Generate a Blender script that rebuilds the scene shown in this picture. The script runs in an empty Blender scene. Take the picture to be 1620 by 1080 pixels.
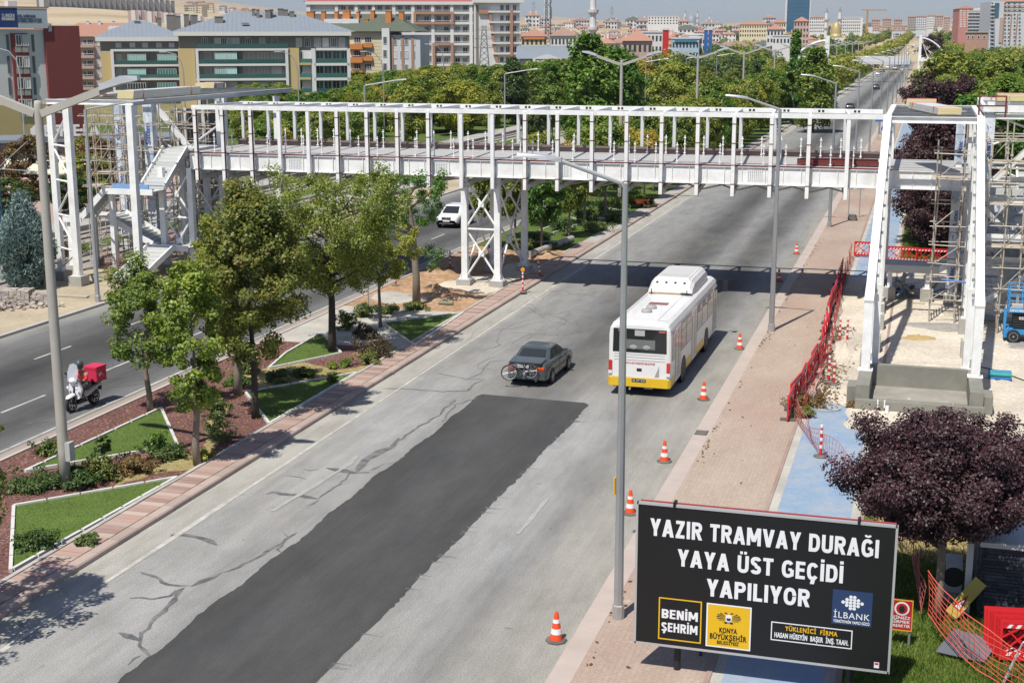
import bpy, bmesh, math, random
import numpy as np
from mathutils import Vector, Matrix
random.seed(7)
RNG = np.random.default_rng(11)
SC = bpy.context.scene
COL = SC.collection
R_ = math.radians

# ------------------------------------------------------------------ camera
FPX, YAW, PITCH, ROLL, CAMH = 2183.0, 0.288447, 0.215968, 0.001035, 13.882
_f = np.array([-math.sin(YAW)*math.cos(PITCH), math.cos(YAW)*math.cos(PITCH), -math.sin(PITCH)])
_r = np.array([math.cos(YAW), math.sin(YAW), 0.0])
_d = np.cross(_f, _r)
_r2 = math.cos(ROLL)*_r+math.sin(ROLL)*_d
_d2 = -math.sin(ROLL)*_r+math.cos(ROLL)*_d
cam = bpy.data.cameras.new('camera')
cam.sensor_width = 36.0
cam.lens = 36.0*FPX/1620.0
cam.clip_start = 0.5
cam.clip_end = 20000
camo = bpy.data.objects.new('camera', cam)
COL.objects.link(camo)
camo.matrix_world = Matrix(((_r2[0], -_d2[0], -_f[0], 0), (_r2[1], -_d2[1], -_f[1], 0), (_r2[2], -_d2[2], -_f[2], CAMH), (0, 0, 0, 1)))
SC.camera = camo

# ------------------------------------------------------------------ light
SUNDIR = Vector((0.146, 0.554, -1.0)).normalized()       # the way the light travels (measured from the lamp post shadow)
SUN_EL = math.asin(-SUNDIR.z)
SUN_AZ = math.atan2(-SUNDIR.x, -SUNDIR.y)
w = bpy.data.worlds.new('World')
SC.world = w
w.use_nodes = True
wn = w.node_tree
for n in list(wn.nodes):
    wn.nodes.remove(n)
sky = wn.nodes.new('ShaderNodeTexSky')
sky.sky_type = 'NISHITA'
sky.sun_disc = False
sky.sun_elevation = SUN_EL
sky.sun_rotation = SUN_AZ
sky.altitude = 1000
sky.air_density = 1.0
sky.dust_density = 0.9
sky.ozone_density = 2.0
bg = wn.nodes.new('ShaderNodeBackground')
bg.inputs['Strength'].default_value = 0.088
wo = wn.nodes.new('ShaderNodeOutputWorld')
# faint flat cumulus near the horizon
tc = wn.nodes.new('ShaderNodeTexCoord')
mp = wn.nodes.new('ShaderNodeMapping')
mp.inputs['Scale'].default_value = (5.0, 5.0, 34.0)
nz = wn.nodes.new('ShaderNodeTexNoise')
nz.inputs['Scale'].default_value = 2.3
nz.inputs['Detail'].default_value = 6
cr = wn.nodes.new('ShaderNodeValToRGB')
cr.color_ramp.elements[0].position = 0.56
cr.color_ramp.elements[0].color = (0, 0, 0, 1)
cr.color_ramp.elements[1].position = 0.78
cr.color_ramp.elements[1].color = (0.75, 0.75, 0.75, 1)
mx = wn.nodes.new('ShaderNodeMixRGB')
mx.inputs['Color2'].default_value = (5.6, 5.2, 5.2, 1)
hs = wn.nodes.new('ShaderNodeHueSaturation')
hs.inputs['Saturation'].default_value = 0.8
hs.inputs['Value'].default_value = 1.0
L = wn.links.new
L(tc.outputs['Generated'], mp.inputs['Vector']); L(mp.outputs[0], nz.inputs['Vector']); L(nz.outputs['Fac'], cr.inputs[0])
L(cr.outputs[0], mx.inputs['Fac']); L(sky.outputs[0], hs.inputs['Color']); tn = wn.nodes.new('ShaderNodeMixRGB'); tn.blend_type = 'MULTIPLY'; tn.inputs['Fac'].default_value = 1.0; tn.inputs['Color2'].default_value = (0.76, 0.82, 1.0, 1)
L(hs.outputs[0], tn.inputs['Color1']); L(tn.outputs[0], mx.inputs['Color1'])
L(mx.outputs[0], bg.inputs['Color']); L(bg.outputs[0], wo.inputs[0])
sl = bpy.data.lights.new('sun', 'SUN')
sl.energy = 4.5
sl.angle = R_(0.53)
sl.color = (1.0, 0.955, 0.88)
slo = bpy.data.objects.new('sun', sl)
COL.objects.link(slo)
slo.rotation_euler = SUNDIR.to_track_quat('-Z', 'Y').to_euler()
slo.location = (0, 0, 60)
SC.view_settings.view_transform = 'Standard'
SC.view_settings.look = 'None'
SC.view_settings.gamma = 1.0
SC.view_settings.exposure = 0.25
SC.view_settings.use_curve_mapping = False
SC.render.engine = 'CYCLES'
SC.cycles.max_bounces = 5
SC.cycles.diffuse_bounces = 2
SC.cycles.glossy_bounces = 2
SC.cycles.transmission_bounces = 3
SC.cycles.transparent_max_bounces = 8
SC.cycles.caustics_reflective = False
SC.cycles.caustics_refractive = False
SC.cycles.use_denoising = True

# ------------------------------------------------------------------ survey helpers
def ray(u, v):
    d = ((u-810.0)/FPX)*_r2+((v-540.0)/FPX)*_d2+_f
    return d
def G(u, v, z=0.0):
    """point of the photo (1620x1080) surveyed on the level z"""
    d = ray(u, v); t = (z-CAMH)/d[2]
    return (t*d[0], t*d[1], z)
def GY(u, v, y):
    d = ray(u, v); t = y/d[1]
    return (t*d[0], y, CAMH+t*d[2])
def GD(u, dist, z=0.0, v=110.0):
    """point at photo column u (near row v) at a ground distance"""
    d = ray(u, v); h = math.hypot(d[0], d[1])
    return (d[0]/h*dist, d[1]/h*dist, z)
def VZ(v, dist, u=810.0):
    """height of photo row v at a ground distance"""
    d = ray(u, v); h = math.hypot(d[0], d[1])
    return CAMH+d[2]/h*dist
def smooth(a, b, x):
    t = min(1, max(0, (x-a)/(b-a))); return t*t*(3-2*t)
def T(x, y):
    """terrain height: flat near the road, rising towards the edge of town, hills on the left"""
    d = math.hypot(x, y)
    az = math.degrees(math.atan2(-x, y))
    s = 0.0135+0.004*smooth(8, 16, az)+0.026*smooth(22, 34, az)
    e = max(0.0, d-650)
    return s*(e*e/(e+250))

# ------------------------------------------------------------------ materials
MATS = {}
def newmat(name):
    m = bpy.data.materials.new(name)
    m.use_nodes = True
    nt = m.node_tree
    b = nt.nodes['Principled BSDF']
    return m, nt, b
def nd(nt, t, **kw):
    n = nt.nodes.new('ShaderNode'+t)
    for k, v in kw.items():
        if k.startswith('_'):
            setattr(n, k[1:], v)
        else:
            key = int(k[1:]) if k[0] == 'i' and k[1:].isdigit() else k.replace('__', ' ')
            if hasattr(v, 'is_output'):
                nt.links.new(v, n.inputs[key])
            else:
                n.inputs[key].default_value = v
    return n
def mth(nt, op, a, b=None, c=None, clamp=False):
    n = nt.nodes.new('ShaderNodeMath'); n.operation = op; n.use_clamp = clamp
    for i, v in enumerate((a, b, c)):
        if v is None: continue
        if hasattr(v, 'is_output'): nt.links.new(v, n.inputs[i])
        else: n.inputs[i].default_value = v
    return n.outputs[0]
def mixc(nt, f, a, b, mode='MIX'):
    n = nt.nodes.new('ShaderNodeMixRGB'); n.blend_type = mode
    for k, v in (('Fac', f), ('Color1', a), ('Color2', b)):
        if hasattr(v, 'is_output'): nt.links.new(v, n.inputs[k])
        else: n.inputs[k].default_value = v if k == 'Fac' else (*v[:3], 1)
    return n.outputs[0]
def ramp(nt, f, stops, interp='LINEAR'):
    n = nt.nodes.new('ShaderNodeValToRGB'); n.color_ramp.interpolation = interp
    e = n.color_ramp.elements
    while len(e) < len(stops): e.new(0.5)
    for i, (p_, c) in enumerate(stops):
        e[i].position = p_
        e[i].color = (*c, 1) if isinstance(c, (tuple, list)) else (c, c, c, 1)
    nt.links.new(f, n.inputs[0])
    return n.outputs[0]
def coords(nt, scale=(1, 1, 1), which='Object'):
    t = nt.nodes.new('ShaderNodeTexCoord')
    if scale == (1, 1, 1): return t.outputs[which]
    m = nt.nodes.new('ShaderNodeMapping'); m.inputs['Scale'].default_value = scale
    nt.links.new(t.outputs[which], m.inputs[0])
    return m.outputs[0]
def noise(nt, vec, sc, det=4, rough=0.55, dist=0.0):
    n = nt.nodes.new('ShaderNodeTexNoise')
    n.inputs['Scale'].default_value = sc; n.inputs['Detail'].default_value = det
    n.inputs['Roughness'].default_value = rough; n.inputs['Distortion'].default_value = dist
    nt.links.new(vec, n.inputs['Vector'])
    return n.outputs['Fac']
def bump(nt, b, h, strength=0.3, dist=0.02):
    n = nt.nodes.new('ShaderNodeBump'); n.inputs['Strength'].default_value = strength; n.inputs['Distance'].default_value = dist
    nt.links.new(h, n.inputs['Height']); nt.links.new(n.outputs[0], b.inputs['Normal'])
def M(name, col, rough=0.6, var=0.12, sc=1.5, bmp=0.0, bs=30, metal=0.0, spec=0.4, rand=0.0, coat=0.0, dirt=None, dirt_amt=0.35, dsc=0.6, bd=0.01):
    if name in MATS: return MATS[name]
    m, nt, b = newmat(name)
    v = coords(nt)
    n1 = noise(nt, v, sc, 5)
    f = mth(nt, 'MULTIPLY_ADD', n1, 2*var, 1-var)
    if rand:
        oi = nt.nodes.new('ShaderNodeObjectInfo')
        f2 = mth(nt, 'MULTIPLY_ADD', oi.outputs['Random'], 2*rand, 1-rand)
        f = mth(nt, 'MULTIPLY', f, f2)
    c = nd(nt, 'VectorMath', _operation='SCALE', i0=(*col,)[:3])
    nt.links.new(f, c.inputs['Scale'])
    c = c.outputs[0]
    if dirt:
        n2 = noise(nt, v, dsc, 6, 0.65)
        df = ramp(nt, n2, [(0.42, 0.0), (0.72, dirt_amt)])
        c = mixc(nt, df, c, dirt)
    nt.links.new(c, b.inputs['Base Color'])
    b.inputs['Roughness'].default_value = rough
    b.inputs['Metallic'].default_value = metal
    b.inputs['Specular IOR Level'].default_value = spec
    if coat:
        b.inputs['Coat Weight'].default_value = coat; b.inputs['Coat Roughness'].default_value = 0.08
    if bmp:
        bump(nt, b, noise(nt, v, bs, 4), bmp, bd)
    MATS[name] = m
    return m
def leafmat(name, cols, trans=0.3, rand=0.25):
    """leaves: each leaf picks its tint, each tree its own shift"""
    if name in MATS: return MATS[name]
    m, nt, b = newmat(name)
    g = nt.nodes.new('ShaderNodeNewGeometry')
    n1 = noise(nt, coords(nt), 0.55, 2)
    f = mth(nt, 'ADD', mth(nt, 'MULTIPLY', g.outputs['Random Per Island'], 0.62), mth(nt, 'MULTIPLY', mth(nt, 'SUBTRACT', n1, 0.3), 0.95), clamp=True)
    st = [(i/(len(cols)-1)*0.9+0.05, c) for i, c in enumerate(cols)]
    c = ramp(nt, f, st)
    oi = nt.nodes.new('ShaderNodeObjectInfo')
    h = nd(nt, 'HueSaturation', Color=c)
    nt.links.new(mth(nt, 'MULTIPLY_ADD', oi.outputs['Random'], rand*0.22, 0.5-rand*0.12), h.inputs['Hue'])
    nt.links.new(mth(nt, 'MULTIPLY_ADD', oi.outputs['Random'], -rand*1.4, 1+rand*0.7), h.inputs['Value'])
    d = nd(nt, 'BsdfDiffuse', Color=h.outputs[0])
    t = nd(nt, 'BsdfTranslucent', Color=h.outputs[0])
    gl = nd(nt, 'BsdfGlossy', Roughness=0.5, Color=(0.8, 0.85, 0.8, 1))
    mxs = nt.nodes.new('ShaderNodeMixShader'); mxs.inputs[0].default_value = trans
    nt.links.new(d.outputs[0], mxs.inputs[1]); nt.links.new(t.outputs[0], mxs.inputs[2])
    m2 = nt.nodes.new('ShaderNodeMixShader'); m2.inputs[0].default_value = 0.035
    nt.links.new(mxs.outputs[0], m2.inputs[1]); nt.links.new(gl.outputs[0], m2.inputs[2])
    nt.links.new(m2.outputs[0], nt.nodes['Material Output'].inputs[0])
    MATS[name] = m
    return m
def glass(name, col=(0.02, 0.03, 0.035), rough=0.06):
    if name in MATS: return MATS[name]
    m, nt, b = newmat(name)
    n1 = noise(nt, coords(nt), 0.7, 2)
    oi = nt.nodes.new('ShaderNodeObjectInfo')
    c = mixc(nt, mth(nt, 'MULTIPLY', oi.outputs['Random'], 0.8), col, tuple(min(1, x*2.2+0.02) for x in col))
    c = mixc(nt, mth(nt, 'MULTIPLY', n1, 0.5), c, tuple(x*0.5 for x in col))
    nt.links.new(c, b.inputs['Base Color'])
    b.inputs['Roughness'].default_value = rough
    b.inputs['Specular IOR Level'].default_value = 0.6
    MATS[name] = m
    return m
def clear(name, col, alpha):
    if name in MATS: return MATS[name]
    m, nt, b = newmat(name)
    b.inputs['Base Color'].default_value = (*col, 1); b.inputs['Alpha'].default_value = alpha
    b.inputs['Roughness'].default_value = 0.05
    MATS[name] = m
    return m

# ------------------------------------------------------------------ mesh builder
class MB:
    def __init__(s): s.v = []; s.f = []
    def add(s, vs, fs):
        o = len(s.v); s.v.extend([tuple(map(float, p_)) for p_ in vs]); s.f.extend([tuple(o+i for i in q) for q in fs]); return s
    def box(s, x0, y0, z0, x1, y1, z1):
        return s.add([(x0, y0, z0), (x1, y0, z0), (x1, y1, z0), (x0, y1, z0), (x0, y0, z1), (x1, y0, z1), (x1, y1, z1), (x0, y1, z1)],
                     [(3, 2, 1, 0), (4, 5, 6, 7), (0, 1, 5, 4), (1, 2, 6, 5), (2, 3, 7, 6), (3, 0, 4, 7)])
    def cbox(s, c, d): return s.box(c[0]-d[0]/2, c[1]-d[1]/2, c[2]-d[2]/2, c[0]+d[0]/2, c[1]+d[1]/2, c[2]+d[2]/2)
    def frame(s, a, b, up=(0, 0, 1)):
        a = Vector(a); b = Vector(b); t = (b-a).normalized(); u = Vector(up)
        if abs(t.dot(u)) > 0.98: u = Vector((0, 1, 0)) if abs(t.y) < 0.9 else Vector((1, 0, 0))
        sd = t.cross(u).normalized(); u = sd.cross(t).normalized()
        return a, b, sd, u
    def beam(s, a, b, w_, h=None, up=(0, 0, 1)):
        h = w_ if h is None else h
        a, b, sd, u = s.frame(a, b, up)
        q = [sd*(i*w_/2)+u*(j*h/2) for i, j in ((-1, -1), (1, -1), (1, 1), (-1, 1))]
        return s.add([a+k for k in q]+[b+k for k in q], [(0, 1, 2, 3), (7, 6, 5, 4), (1, 0, 4, 5), (2, 1, 5, 6), (3, 2, 6, 7), (0, 3, 7, 4)])
    def ibeam(s, a, b, w_, h, up=(0, 0, 1), t=0.025):
        A, B, sd, u = s.frame(a, b, up)
        s.beam(A+u*(h/2-t/2), B+u*(h/2-t/2), w_, t, u); s.beam(A-u*(h/2-t/2), B-u*(h/2-t/2), w_, t, u)
        return s.beam(A, B, t, h-2*t-0.002, u)
    def tube(s, a, b, r, r2=None, n=8):
        r2 = r if r2 is None else r2
        a, b, sd, u = s.frame(a, b)
        cs = [(math.cos(2*math.pi*i/n), math.sin(2*math.pi*i/n)) for i in range(n)]
        vs = [a+sd*(c*r)+u*(k*r) for c, k in cs]+[b+sd*(c*r2)+u*(k*r2) for c, k in cs]
        fs = [((i+1) % n, i, n+i, n+(i+1) % n) for i in range(n)]+[tuple(range(n)), tuple(reversed(range(n, 2*n)))]
        return s.add(vs, fs)
    def path(s, pts, r, n=6):
        rs = r if isinstance(r, (list, tuple)) else [r]*len(pts)
        P = [Vector(p_) for p_ in pts]; vs = []; prev = None
        for i, p_ in enumerate(P):
            t = (P[min(i+1, len(P)-1)]-P[max(i-1, 0)]).normalized()
            if prev is None:
                u = Vector((0, 0, 1)) if abs(t.z) < 0.9 else Vector((1, 0, 0))
            else: u = prev
            sd = t.cross(u).normalized(); u = sd.cross(t).normalized(); prev = u
            for k in range(n):
                a = 2*math.pi*k/n
                vs.append(p_+sd*(math.cos(a)*rs[i])+u*(math.sin(a)*rs[i]))
        fs = []
        for i in range(len(P)-1):
            for k in range(n):
                fs.append((i*n+(k+1) % n, i*n+k, (i+1)*n+k, (i+1)*n+(k+1) % n))
        fs += [tuple(range(n)), tuple(reversed(range((len(P)-1)*n, len(P)*n)))]
        return s.add(vs, fs)
    def poly(s, pts): return s.add(pts, [tuple(range(len(pts)))])
    def prism(s, pts, d):
        n = len(pts); d = Vector(d); P = [Vector(p_) for p_ in pts]
        nrm = Vector((0, 0, 0))
        for i in range(n): nrm += P[i].cross(P[(i+1) % n])
        if nrm.dot(d) < 0: P.reverse()
        return s.add(P+[p_+d for p_ in P], [tuple(reversed(range(n))), tuple(range(n, 2*n))]+[(i, (i+1) % n, n+(i+1) % n, n+i) for i in range(n)])
    def loft(s, rings, cap=True, closed=True):
        n = len(rings[0]); vs = [p_ for r in rings for p_ in r]; fs = []
        for i in range(len(rings)-1):
            for k in range(n if closed else n-1):
                fs.append((i*n+k, i*n+(k+1) % n, (i+1)*n+(k+1) % n, (i+1)*n+k))
        if cap: fs += [tuple(reversed(range(n))), tuple(range((len(rings)-1)*n, len(rings)*n))]
        return s.add(vs, fs)
    def lathe(s, prof, c=(0, 0, 0), n=12, axis='z'):
        rings = []
        for r, h in prof:
            ring = []
            for k in range(n):
                a = 2*math.pi*k/n; x, y = r*math.cos(a), r*math.sin(a)
                q = (x, y, h) if axis == 'z' else ((h, x, y) if axis == 'x' else (y, h, x))
                ring.append((c[0]+q[0], c[1]+q[1], c[2]+q[2]))
            rings.append(ring)
        return s.loft(rings)
    def ball(s, c, r, n=8, m=6):
        r = r if isinstance(r, (tuple, list)) else (r, r, r)
        rings = []
        for j in range(m+1):
            t = math.pi*(j/m) if 0 < j < m else (0.02 if j == 0 else math.pi-0.02)
            rings.append([(c[0]+r[0]*math.sin(t)*math.cos(2*math.pi*k/n), c[1]+r[1]*math.sin(t)*math.sin(2*math.pi*k/n), c[2]-r[2]*math.cos(t)) for k in range(n)])
        return s.loft(rings)
    def mesh(s, name, mat=None, inv=None, smooth_=False):
        me = bpy.data.meshes.new(name)
        vs = s.v if inv is None else [tuple(inv @ Vector(p_)) for p_ in s.v]
        me.from_pydata(vs, [], s.f)
        if mat: me.materials.append(mat)
        if smooth_: me.polygons.foreach_set('use_smooth', [True]*len(me.polygons))
        return me

def clean(me):
    bm = bmesh.new(); bm.from_mesh(me); bmesh.ops.recalc_face_normals(bm, faces=bm.faces); bm.to_mesh(me); bm.free()
def thing(name, label, cat, loc=(0, 0, 0), rz=0.0, group=None):
    o = bpy.data.objects.new(name, None); COL.objects.link(o)
    o.location = loc; o.rotation_euler = (0, 0, rz); o.empty_display_size = 0.3
    o['label'] = label; o['category'] = cat
    if group: o['group'] = group
    return o
def inv_of(o):
    m = Matrix.Identity(4)
    while o is not None:
        m = (Matrix.Translation(o.location) @ Matrix.Rotation(o.rotation_euler.z, 4, 'Z')) @ m
        o = o.parent
    return m.inverted()
def part(mb, name, mat, parent=None, local=False, label=None, sm=False, kind=None, fix=True):
    """one mesh object; world coordinates unless local"""
    inv = None if (local or parent is None) else inv_of(parent)
    me = mb.mesh(name, mat, inv, sm)
    if fix: clean(me)
    o = bpy.data.objects.new(name, me); COL.objects.link(o)
    if parent: o.parent = parent
    if label: o['label'] = label
    if kind: o['kind'] = kind
    return o
def inst(me, name, parent, loc=(0, 0, 0), rz=0.0, scale=None):
    """another object on a shared mesh (location local to the parent)"""
    o = bpy.data.objects.new(name, me); COL.objects.link(o)
    o.parent = parent; o.location = loc; o.rotation_euler = (0, 0, rz)
    if scale: o.scale = scale
    return o
def struct(mb, name, mat, fix=True, sm=False):
    o = part(mb, name, mat, None, fix=fix, sm=sm); o['kind'] = 'structure'; return o
def single(mb, name, mat, label, cat, group=None, sm=False, loc=None):
    o = part(mb, name, mat, None, sm=sm); o['label'] = label; o['category'] = cat
    if group: o['group'] = group
    if loc: o.location = loc
    return o
def copy_tree(o, parent=None):
    c = o.copy(); COL.objects.link(c)
    if parent: c.parent = parent
    for ch in o.children: copy_tree(ch, c)
    return c
def again(root, loc, rz=0.0, label=None, group=None, scale=None):
    c = copy_tree(root); c.location = loc; c.rotation_euler = (0, 0, rz)
    if label: c['label'] = label
    if group: c['group'] = group
    if scale: c.scale = scale
    return c
def text(body, name, mat, parent, loc, rot, size, bold=0.0, ext=0.004, align='LEFT', sx=1.0, space=1.0, fit=None, cap=None):
    """lettering as a flat extruded mesh; fit = width in metres, cap = capital height"""
    cu = bpy.data.curves.new(name, 'FONT')
    cu.body = body; cu.size = size; cu.extrude = ext; cu.align_x = align; cu.resolution_u = 3
    cu.space_character = space
    o = bpy.data.objects.new(name, cu); COL.objects.link(o)
    dg = bpy.context.evaluated_depsgraph_get()
    me = bpy.data.meshes.new_from_object(o.evaluated_get(dg))
    bpy.data.objects.remove(o); bpy.data.curves.remove(cu)
    n = len(me.vertices); a = np.empty(n*3, np.float32); me.vertices.foreach_get('co', a); a = a.reshape(-1, 3)
    if cap:
        k = cap/(0.69*size); a[:, 1] *= k; a[:, 0] *= k
    if fit:
        wd = a[:, 0].max()-a[:, 0].min(); a[:, 0] *= fit/wd
        if align == 'LEFT': a[:, 0] -= a[:, 0].min()
    a[:, 0] *= sx
    me.vertices.foreach_set('co', a.ravel()); me.update()
    if bold and cap: bold = cap*(.060 if bold > .021 else .043 if bold > .015 else .028)
    if bold:      # heavier strokes: the outline spread in eight directions, layer by layer
        bm = bmesh.new()
        for i in range(9):
            tmp = me.copy(); b_ = a.copy()
            if i: b_[:, 0] += bold*1.15*max(-1, min(1, 1.5*math.cos(i*math.pi/4))); b_[:, 1] += bold*.75*max(-1, min(1, 1.5*math.sin(i*math.pi/4)))
            b_[:, 2] += i*.00025
            tmp.vertices.foreach_set('co', b_.ravel()); bm.from_mesh(tmp); bpy.data.meshes.remove(tmp)
        bm.to_mesh(me); bm.free()
    me.materials.clear(); me.materials.append(mat)
    o = bpy.data.objects.new(name, me); COL.objects.link(o)
    o.parent = parent; o.location = loc; o.rotation_euler = rot
    return o
# ================================================================== SETTING: ground, roads, verges
def sheet(name, pts, z, mat, kind='structure'):
    o = part(MB().poly([(x, y, z) for x, y in pts]), name, mat); o['kind'] = kind; return o
def strip(name, x0, x1, y0, y1, z, mat): return sheet(name, [(x0, y0), (x1, y0), (x1, y1), (x0, y1)], z, mat)
def far_strip(mb, x0, x1, y0, y1, dz, step=40):
    y = y0
    while y < y1:
        yb = min(y1, y+step)
        mb.poly([(x0, y, T(x0, y)+dz), (x1, y, T(x1, y)+dz), (x1, yb, T(x1, yb)+dz), (x0, yb, T(x0, yb)+dz)]); y = yb
    return mb

g_ = lambda v: (v*1.62, v*1.61, v*1.55)
g2 = lambda v: (v*1.75, v*1.76, v*1.72)
def asphalt(name, base, streaks, far=None, warm=(0.32, 0.295, 0.25), patchy=0.25, fine=0.6):
    m, nt, b = newmat(name)
    co = coords(nt)
    sep = nd(nt, 'SeparateXYZ', Vector=co)
    wob = noise(nt, coords(nt, (0.5, 0.06, 1)), 1.0, 3)
    x = mth(nt, 'ADD', sep.outputs[0], mth(nt, 'MULTIPLY', mth(nt, 'SUBTRACT', wob, 0.5), 1.2))
    xs = [s_[0] for s_ in streaks]; lo, hi = min(xs), max(xs)
    f = mth(nt, 'DIVIDE', mth(nt, 'SUBTRACT', x, lo), hi-lo)
    col = ramp(nt, f, [((s_[0]-lo)/(hi-lo), s_[1]) for s_ in streaks])
    if far:
        c2 = ramp(nt, f, [((s_[0]-lo)/(hi-lo), s_[1]) for s_ in far])
        yb = mth(nt, 'ADD', sep.outputs[1], mth(nt, 'MULTIPLY', mth(nt, 'SUBTRACT', noise(nt, coords(nt, (.6, .12, 1)), 1.0, 3), .5), 16))
        col = mixc(nt, mth(nt, 'DIVIDE', mth(nt, 'SUBTRACT', yb, 44.0), 22.0, clamp=True), col, c2)
    big = noise(nt, coords(nt, (0.35, 0.12, 1)), 1.0, 6, 0.62)
    col = mixc(nt, ramp(nt, big, [(0.35, 0.0), (0.75, patchy*2)]), col, warm)
    stk = noise(nt, coords(nt, (5.0, 0.09, 1)), 1.0, 5, 0.6)
    col = mixc(nt, 0.28, col, ramp(nt, stk, [(0.25, 0.45), (0.75, 1.0)]), 'MULTIPLY')
    fn = noise(nt, co, 26, 4, 0.8)
    col = mixc(nt, fine, col, ramp(nt, fn, [(0.40, 0.40), (0.60, 1.05)]), 'MULTIPLY')
    bl = noise(nt, coords(nt, (.9, .3, 1)), 1.0, 5, .7)
    col = mixc(nt, 0.5, col, ramp(nt, bl, [(0.32, 0.55), (0.6, 1.05)]), 'MULTIPLY')
    sp = noise(nt, co, 2.2, 2, 0.5)
    col = mixc(nt, ramp(nt, sp, [(0.70, 0.0), (0.76, 0.35)]), col, (0.06, 0.06, 0.06))
    ag = noise(nt, co, 55, 2, 0.8)
    col = mixc(nt, fine*.9, col, ramp(nt, ag, [(0.32, 0.35), (0.68, 1.3)]), 'MULTIPLY')
    nt.links.new(col, b.inputs['Base Color'])
    b.inputs['Roughness'].default_value = 0.85
    b.inputs['Specular IOR Level'].default_value = 0.25
    bump(nt, b, noise(nt, co, 60, 3), 0.35, 0.008)
    return m
FARS = [(-21.0, (.60, .58, .52)), (-19.9, (.56, .54, .48)), (-19.4, g2(.22)), (-17.8, g2(.215)), (-16.6, g2(.185)), (-15.3, g2(.11)), (-14.8, g2(.075)), (-13.9, g2(.068)), (-13.1, g2(.10)), (-12.3, g2(.185)), (-11.6, g2(.17)), (-10.9, g2(.085)), (-10.1, g2(.072)), (-9.5, g2(.11)), (-8.6, g2(.20)), (-7.3, (.46, .44, .38))]
MAT_ROAD = asphalt('asphalt_old', None, [(-21.0, (0.60, 0.58, 0.51)), (-20.0, (0.57, 0.55, 0.49)), (-19.6, g_(.29)), (-18.2, g_(.31)), (-16.9, g_(.27)), (-15.2, g_(.21)), (-14.0, g_(.17)), (-12.6, g_(.24)), (-11.6, g_(.31)), (-10.6, g_(.27)), (-9.8, g_(.21)), (-9.0, (.46, .445, .40)), (-8.2, (.48, .465, .41)), (-7.3, (.50, .48, .42))], far=FARS)
MAT_ROAD_FAR = asphalt('asphalt_worn', None, FARS, patchy=0.15)
_x = ([(-21.0, (.33, .325, .29)), (-19.8, g_(.29)), (-17.8, g_(.28)), (-16.6, g_(.24)), (-15.2, g_(.13)), (-14.2, g_(.105)), (-13.1, g_(.17)), (-12.2, g_(.245)), (-11.4, g_(.21)), (-10.4, g_(.115)), (-9.6, g_(.17)), (-8.6, g_(.27)), (-7.3, (.30, .29, .25))])
gl = lambda v: (v*1.1, v*1.11, v*1.11)
gp = lambda v: (v*1.24, v*1.26, v*1.25)
MAT_ROAD_L = asphalt('asphalt_grey', None, [(-41.5, (.46, .45, .39)), (-40.2, gl(.21)), (-39.0, gl(.15)), (-37.4, gl(.075)), (-36.0, gl(.058)), (-34.6, gl(.095)), (-33.2, gl(.15)), (-31.9, gl(.085)), (-30.9, gl(.135)), (-30.0, gl(.21)), (-29.2, (.56, .53, .47))], patchy=0.12)
MAT_PATCH = asphalt('asphalt_new', None, [(-17.0, gp(.060)), (-15.4, gp(.068)), (-14.2, gp(.086)), (-13.0, gp(.066)), (-11.5, gp(.060))], warm=(0.105, 0.102, 0.094), patchy=0.35, fine=0.4)

def speckle(name, a, b_, c, sc=12, sc2=0.5, rough=0.9, bmp=0.5, bd=0.03):
    m, nt, b = newmat(name)
    co = coords(nt)
    n1 = noise(nt, co, sc, 5, 0.7)
    vo = nt.nodes.new('ShaderNodeTexVoronoi'); vo.inputs['Scale'].default_value = sc*1.6; nt.links.new(co, vo.inputs['Vector'])
    col = mixc(nt, ramp(nt, n1, [(0.38, 0), (0.62, 1)]), a, b_)
    col = mixc(nt, ramp(nt, vo.outputs['Color'], [(0.62, 0.0), (0.92, 0.65)]), col, c)
    n2 = noise(nt, co, sc2, 5, 0.6)
    col = mixc(nt, 0.6, col, ramp(nt, n2, [(0.3, 0.62), (0.7, 1.15)]), 'MULTIPLY')
    nt.links.new(col, b.inputs['Base Color']); b.inputs['Roughness'].default_value = rough
    b.inputs['Specular IOR Level'].default_value = 0.15
    bump(nt, b, n1, bmp, bd)
    return m
MAT_EARTH = speckle('dry_earth', (.28, .22, .13), (.20, .17, .09), (.36, .30, .20), 2.0, 0.02)
MAT_MULCH = speckle('red_mulch', (.20, .095, .082), (.115, .05, .045), (.36, .25, .21), 11, 0.5, bmp=0.9)
MAT_CREAM = speckle('crushed_limestone', (.66, .60, .49), (.54, .47, .37), (.74, .69, .60), 7, 0.3, bmp=0.7, bd=0.04)
MAT_SAND = speckle('pale_sand', (.47, .40, .29), (.40, .33, .22), (.54, .47, .36), 5, 0.25, bmp=0.5)
MAT_REDSOIL = speckle('red_soil', (.36, .20, .11), (.44, .30, .18), (.55, .45, .33), 3, 0.5, bmp=0.9, bd=0.06)
MAT_PEBBLE = speckle('white_pebbles', (.52, .50, .44), (.42, .39, .33), (.65, .63, .58), 22, 0.6, bmp=0.9)
MAT_GRASSG = speckle('grass_soil', (.07, .12, .025), (.11, .16, .03), (.20, .19, .07), 5, 0.3, bmp=0.8, bd=0.06)
MAT_DRYGRASS = speckle('dry_grass_soil', (.38, .30, .14), (.30, .25, .10), (.50, .42, .23), 6, 0.4, bmp=0.8, bd=0.05)
MAT_TURF = speckle('artificial_turf', (.125, .19, .04), (.085, .14, .03), (.19, .25, .075), 45, .6, bmp=1.0, bd=0.02)
MAT_CONC = M('concrete', (.40, .385, .345), 0.85, 0.18, 2.0, 0.25, 40, dirt=(.22, .21, .18))
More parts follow.
